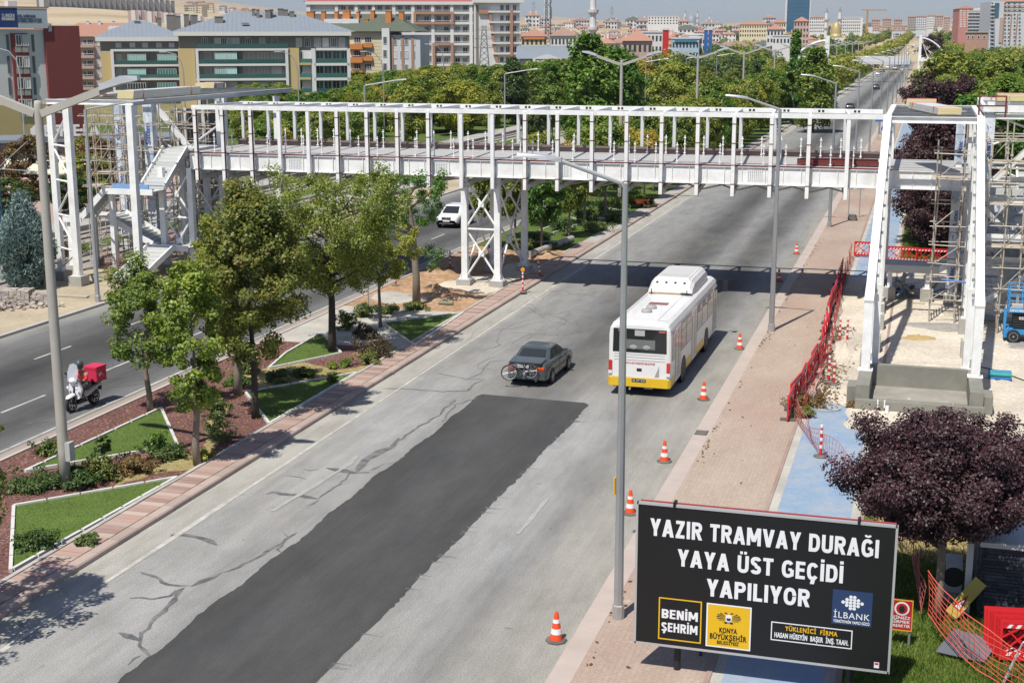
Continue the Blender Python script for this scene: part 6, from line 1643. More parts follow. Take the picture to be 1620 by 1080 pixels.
# roof: pod, seams, vents, hatch
def podring(y, w_, z): return [(-w_, y, 3.0), (-w_+.02, y, z-.22), (-w_+.16, y, z-.05), (-w_+.36, y, z), (w_-.36, y, z), (w_-.16, y, z-.05), (w_-.02, y, z-.22), (w_, y, 3.0)]
pod = part(MB().loft([podring(6.35, .98, 3.16), podring(6.55, .98, 3.38), podring(7.2, .98, 3.62), podring(10.3, .96, 3.64), podring(10.9, .93, 3.45), podring(11.1, .9, 3.12)]), 'roof_pod', MAT_BUSW, bus, True)
for k in range(4): part(MB().tube((-.62+k*.4, 6.68, 3.43), (-.62+k*.4, 6.76, 3.46), .055, n=10), 'pod_port', MAT_BLACK, pod, True)
for k in range(17): part(MB().box(-.62+k*.075, 7.3, 3.625, -.60+k*.075, 10.2, 3.652), 'pod_rib', MAT_BUSW, pod, True)
for k in range(3): part(MB().box(.70+k*.07, 7.0, 3.615-k*.045, .72+k*.07, 10.4, 3.635-k*.05), 'pod_rib', MAT_BUSW, pod, True)
part(MB().box(-.92, 6.27, 3.03, .92, 6.34, 3.07), 'pod_seal', M('rusty_seal', (.36, .24, .12), .8, .3, 4), bus, True)
part(MB().box(-.8, 6.2, 3.025, -.76, 6.24, 3.25).box(.76, 6.2, 3.025, .8, 6.24, 3.25).box(.5, 6.25, 3.03, 1.0, 6.33, 3.09), 'pod_clip', MAT_BLACK, bus, True)
part(MB().box(.615, .5, 3.006, .625, 6.2, 3.026).box(-.92, .5, 2.995, -.915, 6.2, 3.012).box(.615, .5, 3.006, 1.0, .512, 3.02), 'roof_seam', MAT_BUSGREY, bus, True)
for x, y in ((-.15, 2.1), (-.12, 2.95)):
    part(MB().lathe([(.22, 3.01), (.23, 3.08), (.19, 3.14), (.08, 3.165)], (x, y, 0), 14), 'roof_vent', MAT_BUSGREY, bus, True)
part(MB().box(-.42, 3.75, 3.012, .38, 4.25, 3.035), 'roof_hatch', M('hatch_brown', (.24, .11, .09), .7, .15, 2), bus, True)
part(MB().path([(1.1, BUSL-.15, 2.75), (1.35, BUSL+.05, 2.8), (1.55, BUSL+.1, 2.72)], .025, 6).cbox((1.58, BUSL+.1, 2.45), (.2, .12, .48)), 'wing_mirror', MAT_BLACK, bus, True)
part(MB().prism([(-1.0, BUSL+.001, 1.2), (1.0, BUSL+.001, 1.2), (1.0, BUSL-.12, 2.75), (-1.0, BUSL-.12, 2.75)], (0, .02, 0)), 'windscreen', MAT_BUSG, bus, True)
bpy.context.view_layer.update()

# ------------------------------------------------------------------ delivery scooter and rider
sc = thing('delivery_scooter', 'white delivery scooter with tall windscreen on the left carriageway', 'scooter', (-30.45, 44.6, 0), R_(176))
MAT_SCW = M('scooter_white', (.75, .75, .75), .3, .04, 1, coat=.5); MAT_SCG = M('scooter_silver', (.42, .43, .44), .35, .06, 1, metal=.4, coat=.5)
# nose at +y (turned towards the camera by rz)
wheel(sc, (0, .72, .32), .32, .11, spokes=5); wheel(sc, (0, -.62, .31), .31, .14, spokes=5)
def vr(y, z0, z1, w_, n=10): return [(w_*math.cos(a), y, (z0+z1)/2+(z1-z0)/2*math.sin(a)) for a in np.linspace(0, 2*math.pi, n, endpoint=False)]
part(MB().loft([vr(.98, .56, .62, .05), vr(.85, .56, .70, .13), vr(.6, .60, .74, .13), vr(.42, .58, .66, .06)]), 'front_mudguard', MAT_SCW, sc, True, sm=True)
part(MB().loft([[(x, .58-.10*abs(x)*4+dy, z) for x, z in ((-.22, .52), (-.30, .85), (-.22, 1.08), (0, 1.14), (.22, 1.08), (.30, .85), (.22, .52), (0, .42))] for dy in (0, -.10)]), 'leg_shield', MAT_SCW, sc, True)
part(MB().ball((0, .55, 1.20), (.17, .13, .13), 10, 6), 'headlamp_cowl', MAT_SCW, sc, True, sm=True)
part(MB().ball((0, .655, 1.20), (.09, .04, .06), 8, 5), 'headlight', MAT_LAMP, sc, True)
for s_ in (-1, 1): part(MB().ball((s_*.2, .62, .93), (.06, .03, .07), 8, 5), 'indicator', MAT_LAMP, sc, True)
part(MB().tube((-.09, .72, .32), (-.09, .55, .72), .03).tube((.09, .72, .32), (.09, .55, .72), .03).tube((0, .55, .7), (0, .40, 1.18), .035), 'fork', MAT_BLACK, sc, True)
part(MB().box(-.17, -.05, .28, .17, .48, .36), 'floorboard', MAT_BLACK, sc, True)
part(MB().loft([vr(.02, .36, .74, .14), vr(-.3, .42, .82, .19), vr(-.75, .60, .86, .17), vr(-.98, .74, .86, .08)]), 'rear_body', MAT_SCG, sc, True, sm=True)
part(MB().loft([vr(.05, .74, .82, .12), vr(-.3, .76, .87, .17), vr(-.72, .80, .90, .15)]), 'saddle', MAT_BLACK, sc, True, sm=True)
part(MB().path([(-.36, .36, 1.14), (-.15, .42, 1.18), (.15, .42, 1.18), (.36, .36, 1.14)], .018, 6), 'handlebar', MAT_BLACK, sc, True)
for s_ in (-1, 1): part(MB().tube((s_*.28, .42, 1.16), (s_*.34, .46, 1.42), .012).ball((s_*.36, .46, 1.44), (.08, .02, .05), 8, 5), 'mirror', MAT_BLACK, sc, True)
part(MB().loft([[(x, .60-.24*(z-1.2)+dy-.22*x*x, z) for x, z in ((-.20, 1.18), (-.25, 1.5), (-.17, 1.80), (0, 1.86), (.17, 1.80), (.25, 1.5), (.20, 1.18))] for dy in (0, .006)]), 'windscreen', clear('perspex', (.62, .68, .74), .38), sc, True)
part(MB().tube((-.12, -.62, .31), (-.12, -.2, .36), .05).box(-.16, -.75, .42, -.10, -.3, .56), 'engine_case', MAT_BLACK, sc, True)
part(MB().path([(.12, -.1, .3), (.17, -.5, .33), (.17, -.95, .46)], .045, 8), 'exhaust', MAT_GALV, sc, True)
part(MB().box(-.1, -1.02, .5, .1, -1.0, .66).tube((-.1, -.95, .85), (-.1, -1.05, .6), .01), 'rear_mudguard', MAT_BLACK, sc, True)
part(MB().tube((-.2, -.55, .92), (-.2, -1.05, .92), .014).tube((.2, -.55, .92), (.2, -1.05, .92), .014).tube((-.2, -.95, .92), (-.1, -.8, .75), .012).tube((.2, -.95, .92), (.1, -.8, .75), .012), 'carrier', MAT_BLACK, sc, True)
MAT_BOXR = M('box_red', (.60, .03, .085), .55, .08, 2)
bx = thing('delivery_box', 'cherry red delivery box strapped behind the scooter rider', 'delivery box', (-30.45, 44.6, 0), R_(176))
part(MB().loft([[(-.29, -1.12, z), (-.29+.03, -1.15, z), (.26, -1.15, z), (.29, -1.12, z), (.29, -.53, z), (.26, -.5, z), (-.26, -.5, z), (-.29, -.53, z)] for z in (.94, 1.42)]), 'box', MAT_BOXR, bx, True)
part(MB().loft([[(-.305, -1.13, z), (-.27, -1.165, z), (.27, -1.165, z), (.305, -1.13, z), (.305, -.52, z), (.27, -.485, z), (-.27, -.485, z), (-.305, -.52, z)] for z in (1.421, 1.51)]), 'lid', MAT_BOXR, bx, True)
for s_ in (-1, 1):
    part(MB().loft([[(s_*.292, -.95+q, 1.08+r_), (s_*.297, -.95+q, 1.08+r_), (s_*.297, -.9+q, 1.08+r_+.05), (s_*.292, -.9+q, 1.08+r_+.05)] for q, r_ in ((0, 0), (.12, .16), (.25, .02), (.27, .14))]), 'white_mark', MAT_SCW, bx, True)
part(MB().box(-.30, -1.16, .925, .30, -.49, .939), 'base', MAT_BLACK, bx, True)

def skin_obj(name, joints, bones, mat, parent, sub=2, root=0):
    me = bpy.data.meshes.new(name); me.from_pydata([j[0] for j in joints], bones, [])
    o = bpy.data.objects.new(name, me); COL.objects.link(o); o.parent = parent
    me.materials.append(mat)
    sm_ = o.modifiers.new('skin', 'SKIN'); sm_.use_smooth_shade = True
    for i, j in enumerate(joints):
        sv = me.skin_vertices[0].data[i]; r = j[1]; sv.radius = r if isinstance(r, tuple) else (r, r); sv.use_root = (i == root)
    ss = o.modifiers.new('sub', 'SUBSURF'); ss.levels = sub; ss.render_levels = sub
    return o
MAT_SKIN = M('skin', (.42, .25, .17), .6, .06, 4)
MAT_TROU = M('trousers_dark', (.06, .06, .07), .8, .2, 5); MAT_JACK = M('jacket_red', (.58, .045, .05), .7, .12, 4)
pr = thing('person', 'scooter rider in red jacket, grey trousers and dark helmet, leaning forward', 'person', (-30.45, 44.6, 0), R_(176))
J = [((0, -.18, .93), (.17, .13)), ((0, -.10, 1.12), (.165, .115)), ((0, -.02, 1.34), (.19, .12)), ((0, .04, 1.46), (.09, .08)), ((0, .07, 1.56), .06), ((0, .09, 1.66), (.085, .10)), ((0, .09, 1.74), (.07, .085)),
     ((-.20, .0, 1.40), .07), ((-.29, .12, 1.20), .053), ((-.30, .33, 1.17), .04), ((.20, .0, 1.40), .07), ((.29, .12, 1.20), .053), ((.30, .33, 1.17), .04),
     ((-.11, -.10, .90), .10), ((-.16, .28, .86), .075), ((-.14, .22, .50), .055), ((-.14, .24, .40), .045), ((-.14, .38, .38), .04),
     ((.11, -.10, .90), .10), ((.16, .28, .86), .075), ((.14, .22, .50), .055), ((.14, .24, .40), .045), ((.14, .38, .38), .04)]
B = [(0, 1), (1, 2), (2, 3), (3, 4), (4, 5), (5, 6), (2, 7), (7, 8), (8, 9), (2, 10), (10, 11), (11, 12), (0, 13), (13, 14), (14, 15), (15, 16), (16, 17), (0, 18), (18, 19), (19, 20), (20, 21), (21, 22)]
skin_obj('body', J, B, MAT_SKIN, pr)
skin_obj('jacket', [((0, -.17, 1.0), (.185, .145)), ((0, -.10, 1.13), (.185, .13)), ((0, -.02, 1.34), (.21, .135)), ((0, .035, 1.45), (.10, .09)), ((-.20, 0, 1.40), .085), ((-.29, .12, 1.20), .068), ((-.298, .30, 1.175), .055), ((.20, 0, 1.40), .085), ((.29, .12, 1.20), .068), ((.298, .30, 1.175), .055)],
         [(0, 1), (1, 2), (2, 3), (2, 4), (4, 5), (5, 6), (2, 7), (7, 8), (8, 9)], MAT_JACK, pr)
skin_obj('trousers', [((0, -.18, .93), (.185, .14)), ((-.11, -.10, .90), .115), ((-.16, .28, .86), .09), ((-.14, .22, .48), .07), ((.11, -.10, .90), .115), ((.16, .28, .86), .09), ((.14, .22, .48), .07)],
         [(0, 1), (1, 2), (2, 3), (0, 4), (4, 5), (5, 6)], M('trousers_grey', (.10, .095, .10), .8, .15, 5), pr)
for s_ in (-1, 1):
    part(MB().loft([[(s_*.14-.045, .14, .365), (s_*.14+.045, .14, .365), (s_*.14+.045, .14, .46), (s_*.14-.045, .14, .46)], [(s_*.14-.05, .30, .365), (s_*.14+.05, .30, .365), (s_*.14+.045, .30, .45), (s_*.14-.045, .30, .45)], [(s_*.14-.035, .44, .365), (s_*.14+.035, .44, .365), (s_*.14+.03, .44, .40), (s_*.14-.03, .44, .40)]]), 'shoe', MAT_BLACK, pr, True, sm=True)
    hd = MB().ball((s_*.30, .365, 1.165), (.035, .05, .03), 8, 5)
    for q in range(4): hd.path([(s_*.30-.03+q*.02, .385, 1.185), (s_*.30-.03+q*.02, .425, 1.17), (s_*.30-.03+q*.02, .415, 1.135)], .011, 5)
    hd.path([(s_*.30-s_*.035, .35, 1.165), (s_*.30-s_*.055, .385, 1.145), (s_*.30-s_*.045, .41, 1.13)], .011, 5)
    part(hd, 'glove', MAT_BLACK, pr, True)
hl = MB()
hl.loft([[( .145*math.cos(a)*k, .085+.165*math.sin(a)*k, z) for a in np.linspace(0, 2*math.pi, 14, endpoint=False)] for k, z in ((.86, 1.60), (1, 1.68), (.98, 1.77), (.78, 1.86), (.42, 1.905), (.1, 1.915))])
part(hl, 'helmet', M('helmet_grey', (.07, .09, .09), .3, .1, 3, coat=.5), pr, True, sm=True)
part(MB().loft([[(.15*math.cos(a), .095+.172*math.sin(a), z) for a in np.linspace(R_(30), R_(150), 9)]+[(.143*math.cos(a), .095+.165*math.sin(a), z) for a in np.linspace(R_(150), R_(30), 9)] for z in (1.64, 1.76)]), 'visor', MAT_GLASS, pr, True)

# ------------------------------------------------------------------ blue scissor lift
sl_ = thing('scissor_lift', 'blue scissor lift with folded platform parked beside the right tower', 'scissor lift', (5.05, 67.3, .06))
MAT_LB = M('lift_blue', (.03, .27, .58), .4, .07, 1.5, dirt=(.25, .25, .22), dirt_amt=.3); MAT_LK = M('lift_black', (.025, .025, .027), .6, .2, 3)
part(MB().box(-.75, -.55, .38, 1.6, .55, .62).box(.05, -.58, .40, 1.5, -.551, .95), 'chassis', MAT_LB, sl_, True)
part(MB().box(-.98, -.5, .20, -.76, .5, .62).box(-1.02, -.45, .55, -.90, -.25, 1.55), 'end_plate', MAT_LB, sl_, True)
for x in (-.55, 1.35):
    for y in (-.62, .62):
        w_ = wheel(sl_, (x, y, .30), .30, .22, spokes=8); w_.rotation_euler = (0, 0, R_(90))
for k in range(6):
    part(MB().box(-.6, -.5, .68+k*.12, 1.5, -.40, .77+k*.12).box(-.6, .4, .68+k*.12, 1.5, .5, .77+k*.12), 'scissor_arm', MAT_LK, sl_, True)
part(MB().box(-.58, -.40, .66, 1.48, .40, 1.36), 'arm_cover', MAT_LK, sl_, True)
part(MB().box(-.85, -.62, 1.42, 1.75, .62, 1.62), 'platform', MAT_LB, sl_, True)
part(MB().box(-.78, -.56, 1.621, 1.68, .56, 1.65), 'platform_floor', M('grey_floor', (.4, .4, .39), .8), sl_, True)
rl = MB()
for z in (1.95, 2.25, 2.62):
    for y in (-.6, .6): rl.tube((-.83, y, z), (1.73, y, z), .022, n=6)
    for x in (-.83, 1.73): rl.tube((x, -.6, z), (x, .6, z), .022, n=6)
part(rl, 'guard_rail', MAT_LB, sl_, True)
for x in (-.83, -.2, .45, 1.1, 1.73):
    for y in (-.6, .6): part(MB().beam((x, y, 1.62), (x, y, 2.64), .05), 'rail_post', MAT_LB, sl_, True)
text('SINOBOOM', 'lift_lettering', MAT_PLATE, sl_, (-.78, -.625, 1.46), (R_(90), 0, 0), .15, .004, .002, fit=1.0, cap=.11)
text('0546 812 13', 'lift_lettering', MAT_PLATE, sl_, (-.35, -.505, 1.08), (R_(90), 0, 0), .15, .004, .002, fit=1.1, cap=.13)
part(MB().box(.35, -.60, .56, .95, -.585, .88), 'control_panel', MAT_LK, sl_, True)
# ================================================================== STREET FURNITURE
ORD = ('first', 'second', 'third', 'fourth', 'fifth', 'sixth', 'seventh', 'eighth', 'ninth', 'tenth', 'eleventh', 'twelfth', 'thirteenth', 'fourteenth', 'fifteenth', 'sixteenth', 'seventeenth', 'eighteenth', 'nineteenth')
MAT_CONEO = M('cone_orange', (.80, .085, .02), .55, .08, 4, dirt=(.45, .12, .06), dirt_amt=.3)
MAT_CONEW = M('reflective_white', (.74, .74, .73), .5, .06, 4)
MAT_RUBBER = M('rubber_base', (.10, .095, .09), .85, .2, 4, dirt=(.3, .27, .22), dirt_amt=.5)
def cone(label, loc, group, rz=0.0):
    t = thing('traffic_cone', label, 'traffic cone', loc, rz, group)
    part(MB().lathe([(.26, 0), (.26, .035), (.23, .05)], n=8), 'base', MAT_RUBBER, t, True)
    r = lambda z: .155-(z-.05)*.165
    part(MB().lathe([(r(.051), .051), (r(.2), .2), (r(.45), .45), (r(.70), .70), (r(.70)*.8, .735), (.02, .74)], n=16), 'cone_body', MAT_CONEO, t, True, sm=False)
    for z0, z1 in ((.20, .33), (.47, .56)):
        part(MB().lathe([(r(z0)+.004, z0), (r(z1)+.004, z1)], n=16), 'white_band', MAT_CONEW, t, True)
    return t
CG = 'orange cones along the right kerb'
cl = ['orange cone nearest the camera, left of the tall grey lamp post foot', 'orange cone half hidden beside the upper corner of the black billboard', 'orange cone beside the pavement drain grate', 'orange cone on the kerb behind the bus rear corner', 'orange cone beside the pavement level with the bus front wheel', 'orange cone in the shade of the bridge beside the far lamp post', 'farthest orange cone, on the walkway beyond the bridge shadow']
for lb, (u, v) in zip(cl, ((880, 1013), (997, 812), (1051, 730), (1113, 632), (1170, 552), (1232, 445), (1260, 402))):
    x, y, _ = G(u, v); cone(lb, (x, y, 0), CG, y)
x, y, _ = G(752, 290); cone('small orange cone on the far pavement under the bridge', (-42.8, 118, .1), None)

def tube(label, u, v, group, lean=(0, 0), lamp=False, z=.1, loc=None):
    x, y = loc if loc else G(u, v, z)[:2]
    t = thing('delineator_post', label, 'delineator', (x, y, z), 0, group); t.rotation_euler = (lean[0], lean[1], 0)
    part(MB().lathe([(.24, 0), (.24, .03), (.12, .07)], n=10), 'base', MAT_RUBBER, t, True)
    part(MB().lathe([(.05, .07), (.05, 1.08), (.03, 1.10)], n=10), 'post', M('delineator_red', (.62, .03, .025), .5, .1, 4), t, True)
    for z0 in (.30, .56, .82): part(MB().lathe([(.054, z0), (.054, z0+.12)], n=10), 'white_band', MAT_CONEW, t, True)
    part(MB().lathe([(.052, 1.02), (.052, 1.11), (.02, 1.12)], n=10), 'cap', MAT_CONEW, t, True)
    if lamp: part(MB().lathe([(.06, -.04), (.12, -.03), (.12, .03), (.06, .04)], (0, 0, 1.26), 12, 'y'), 'warning_lamp', M('amber_lamp', (.75, .30, .01), .3, coat=.5), t, True)
    return t
TG = 'red and white delineator posts'
tube('red white post at the pavement edge left of the trestle', 626, 452, TG, (0, .06)); tube('red white post with amber lamp on the kerb pavers by the trestle', 827, 462, TG, lamp=True)
tube('leaning red white post right of the trestle', 855, 438, TG, (0, -.14)); tube('red white post behind the trestle soil heap', 712, 424, TG)
tube('red white post of the close pair by the red barrier, front one', 1319, 608, TG, z=.07); tube('red white post of the close pair by the red barrier, rear one', 1311, 604, TG, z=.07)
tube('red white post in the rear pair before the tower column, left one', 1328, 540, TG, z=.07); tube('red white post in the rear pair before the tower column, right one', 1340, 540, TG, z=.07)
tube('red white post standing alone on the blue path in the fallen net', 1298, 722, TG, z=.065)

# red plastic barrier panels
MAT_BARR = M('barrier_red', (.55, .018, .022), .45, .1, 3, rand=.12)
def barrier_meshes():
    W, H = 1.9, 1.0
    f = MB()
    f.box(-W/2, -.03, .08, W/2, .03, .16).box(-W/2, -.03, .92, W/2, .03, 1.0).box(-W/2, -.03, .16, -W/2+.07, .03, .92).box(W/2-.07, -.03, .16, W/2, .03, .92).box(-.03, -.025, .24, .03, .025, .76)
    f = f.mesh('panel_frame', MAT_BARR); clean(f)
    l = MB()
    for a, b in (((-.88, .24), (-.3, .78)), ((-.88, .6), (-.55, .8)), ((-.6, .18), (-.03, .7)), ((-.75, .75), (-.2, .2)), ((-.45, .5), (-.05, .25)), ((.88, .24), (.3, .78)), ((.88, .62), (.5, .18)), ((.6, .8), (.03, .4)), ((.1, .8), (.65, .3)), ((.05, .2), (.4, .55))):
        l.beam((a[0], 0, a[1]), (b[0], 0, b[1]), .035, .045, up=(0, 1, 0))
    l = l.mesh('lattice', MAT_BARR); clean(l)
    h = MB()
    for z in (.18, .82):
        for k in range(9):
            x = -.80+k*.19
            h.prism([(x, -.034, z), (x+.08, -.034, z), (x+.14, -.034, z+.08), (x+.06, -.034, z+.08)], (0, .068, 0))
    hb = MB().box(-W/2+.07, -.022, .17, W/2-.07, .022, .27).box(-W/2+.07, -.022, .81, W/2-.07, .022, .915)
    hb = hb.mesh('stripe_board', MAT_BARR); clean(hb)
    h = h.mesh('white_stripes', MAT_CONEW); clean(h)
    ft = MB()
    for x in (-.7, .7): ft.box(x-.09, -.28, 0, x+.09, .28, .075)
    ft = ft.mesh('foot', MAT_RUBBER); clean(ft)
    return f, l, hb, h, ft
BM = barrier_meshes()
def barrier(label, loc, rz, group, feet=True, tilt=0):
    t = thing('barrier_panel', label, 'barrier', loc, rz, group); t.rotation_euler = (tilt, 0, rz)
    for m_, n_ in zip(BM, ('panel_frame', 'lattice', 'stripe_board', 'white_stripes', 'foot')):
        if n_ == 'foot' and not feet: continue
        inst(m_, n_, t)
    return t
rr = random.Random(12)
pts = [(-4.25, 50.0), (-4.2, 51.8), (-4.12, 53.7), (-4.02, 55.6), (-3.9, 57.5), (-3.82, 59.4), (-3.8, 61.3), (-3.86, 63.2), (-3.9, 65.1), (-3.95, 67.0), (-4.02, 68.9), (-4.05, 70.8), (-4.1, 72.7), (-4.12, 74.6), (-4.15, 76.5), (-4.2, 78.4), (-4.22, 80.3), (-4.24, 82.2), (-4.22, 84.1)]
FG = 'red barrier panels in the row beside the walkway'
for i, (a, b) in enumerate(zip(pts[:-1], pts[1:])):
    lb = 'red plastic barrier, %s from the near end of the walkway row' % ORD[i]
    if i == 0: lb = 'nearest red barrier of the walkway row, at the blue path'
    if i == len(pts)-2: lb = 'last red barrier at the far end of the walkway row'
    barrier(lb, ((a[0]+b[0])/2+rr.uniform(-.05, .05), (a[1]+b[1])/2, .06), math.atan2(b[1]-a[1], b[0]-a[0])+rr.uniform(-.06, .06), FG, tilt=rr.uniform(-.06, .06))
for lb, (x, y, rz) in (('red barrier facing the camera across the blue path behind the tower', (-3.0, 91.2, -3)), ('red barrier facing the camera just right of the left tower column', (-.9, 89.6, -6)), ('middle red barrier of the three on the grass edge behind the tower', (.85, 89.3, -2)), ('red barrier behind the stair stringer at the grass edge', (2.7, 88.9, -4))):
    barrier(lb, (x, y, .06), R_(rz), 'red barriers closing the far side of the site')
for i in range(6):
    barrier('red barrier in the stack at the dark stone kiosk, %s from the wall' % ORD[i], (2.95+.06*i, 31.75-.13*i, .05), R_(8), 'stacked red barriers by the kiosk', False, tilt=R_(-12+i))
barrier('red barrier stored behind the left tower columns', (-50.3, 84.5, .06), R_(35), None)

# orange safety net
MAT_NET = M('orange_net', (.60, .10, .06), .7, .15, 3)
MAT_NETR = M('brown_net', (.32, .10, .06), .7, .15, 3)
def net(label, pts, h, sag=.15, cell=.16, mat=None, name='safety_net', r=.008, seed=0):
    """pts: foot line; strands as thin tubes in one mesh per direction"""
    rg = random.Random(seed)
    t = thing(name, label, 'net', (*pts[0][:2], pts[0][2] if len(pts[0]) > 2 else 0))
    P = []
    for a, b in zip(pts[:-1], pts[1:]):
        n = max(2, int(math.dist(a[:2], b[:2])/(cell*1.5)))
        for k in range(n): P.append(Vector(a).lerp(Vector(b), k/n))
    P.append(Vector(pts[-1]))
    nh = max(3, int(h/cell)); ph = rg.uniform(0, 6)
    def q(i, j):
        s_ = i/(len(P)-1); f = j/nh
        z = P[i].z+h*f*(1-sag*math.sin(math.pi*s_*len(pts)/1.5)**2)+.03*math.sin(i*.9+ph+j)
        return P[i]+Vector((.06*math.sin(i*.7+j*.4+ph)*f, .06*math.cos(i*.5+j*.8+ph)*f, 0))+Vector((0, 0, z-P[i].z))
    m1 = MB()
    for j in range(nh+1): m1.path([q(i, j) for i in range(len(P))], r*(1.6 if j in (0, nh) else 1), 4)
    o = part(m1, 'long_strands', mat or MAT_NET, t, fix=False); o['kind'] = 'stuff'
    m2 = MB()
    for i in range(0, len(P)): m2.path([q(i, j) for j in range(nh+1)], r*.8, 4)
    o = part(m2, 'cross_strands', mat or MAT_NET, t, fix=False); o['kind'] = 'stuff'
    return t
net('red mesh netting hanging along the rear of the barrier row', [(-3.75, 51, .08), (-3.6, 56, .08), (-3.5, 62, .08), (-3.7, 70, .08), (-3.95, 80, .08), (-4.1, 91, .08)], .95, .15, .22, M('red_net', (.45, .03, .03), .7), r=.007, seed=1)
net('fallen orange net stretched across the blue path to the purple tree', [(-4.05, 50.6, .1), (-2.85, 46.3, .1), (-1.2, 42.5, .2), (.35, 36.0, .5), (.62, 32.6, .35)], .85, .35, .15, M('faded_net', (.42, .10, .10), .7), r=.007, seed=2)
net('orange net slung from the purple tree trunk to the lower right', [(.75, 32.1, .55), (1.5, 30.6, .25), (2.6, 29.2, .1), (3.4, 28.3, .1)], 1.1, .1, .13, MAT_NET, r=.009, seed=3)
net('brown safety net fencing the foot of the left tower stairs', [(-46.6, 72.9, .1), (-46.2, 70.6, .1), (-44.6, 70.2, .1)], 1.5, .05, .2, MAT_NETR, r=.012, seed=4)

# ------------------------------------------------------------------ billboard
bb = thing('billboard', 'large black construction billboard with white lettering on two posts', 'billboard', (-2.8, 28.35, 0))
MAT_BBK = M('board_black', (.012, .012, .0125), .45, .1, 1.0, spec=.3); MAT_BBW = M('print_white', (.76, .76, .77), .5, .02); MAT_BBY = M('print_yellow', (.72, .43, .01), .5, .03)
MAT_BBN = M('print_navy', (.022, .045, .12), .5, .03); MAT_FRAME = M('board_frame', (.52, .52, .52), .4, .06, 3, metal=.4); MAT_BBR = M('board_back_red', (.35, .06, .05), .6)
X0, X1, Z0, Z1 = -5.545, -.055, .71, 3.985; BW, BH = X1-X0, Z1-Z0; FY = 28.30
part(MB().box(X0+.03, FY, Z0+.03, X1-.03, FY+.05, Z1-.03), 'board', MAT_BBK, bb)
part(MB().box(X0, FY-.015, Z1-.03, X1, FY+.07, Z1+.02).box(X0, FY-.015, Z0-.02, X1, FY+.07, Z0+.03).box(X0-.02, FY-.015, Z0-.02, X0+.03, FY+.07, Z1+.02).box(X1-.03, FY-.015, Z0-.02, X1+.02, FY+.07, Z1+.02), 'frame', MAT_FRAME, bb)
part(MB().box(X0+.06, FY+.10, Z1-.02, X1-.02, FY+.16, Z1+.03), 'rear_rail', MAT_BBR, bb)
for x in (-4.62, -.86): part(MB().tube((x, FY+.28, -.03), (x, FY+.28, 3.9), .075, n=12).box(x-.06, FY+.051, 1.1, x+.06, FY+.2, 1.2).box(x-.06, FY+.051, 3.3, x+.06, FY+.2, 3.4), 'post', MAT_BLACK, bb)
for x in (-4.72, -.83): part(MB().box(x-.03, FY-.03, Z1-.05, x+.03, FY+.2, Z1+.075).tube((x, FY-.035, Z1-.02), (x, FY-.035, Z1+.12), .012, n=6), 'clamp', MAT_BLACK, bb)
bx_ = lambda s_: X0+BW*s_-(-2.8)
bz_ = lambda t_: Z1-BH*t_
def bt(body, s0, s1, t_base, t_cap, mat=MAT_BBW, bold=.015, nm='lettering', y=-.004):
    big = bold > .021
    return text(body, nm, mat, bb, (bx_(s0), FY-28.35+y, bz_(t_base)), (R_(90), 0, 0), .5, bold, .002, space=1.2 if big else 1.1, fit=BW*(s1-s0), cap=BH*(t_base-t_cap))
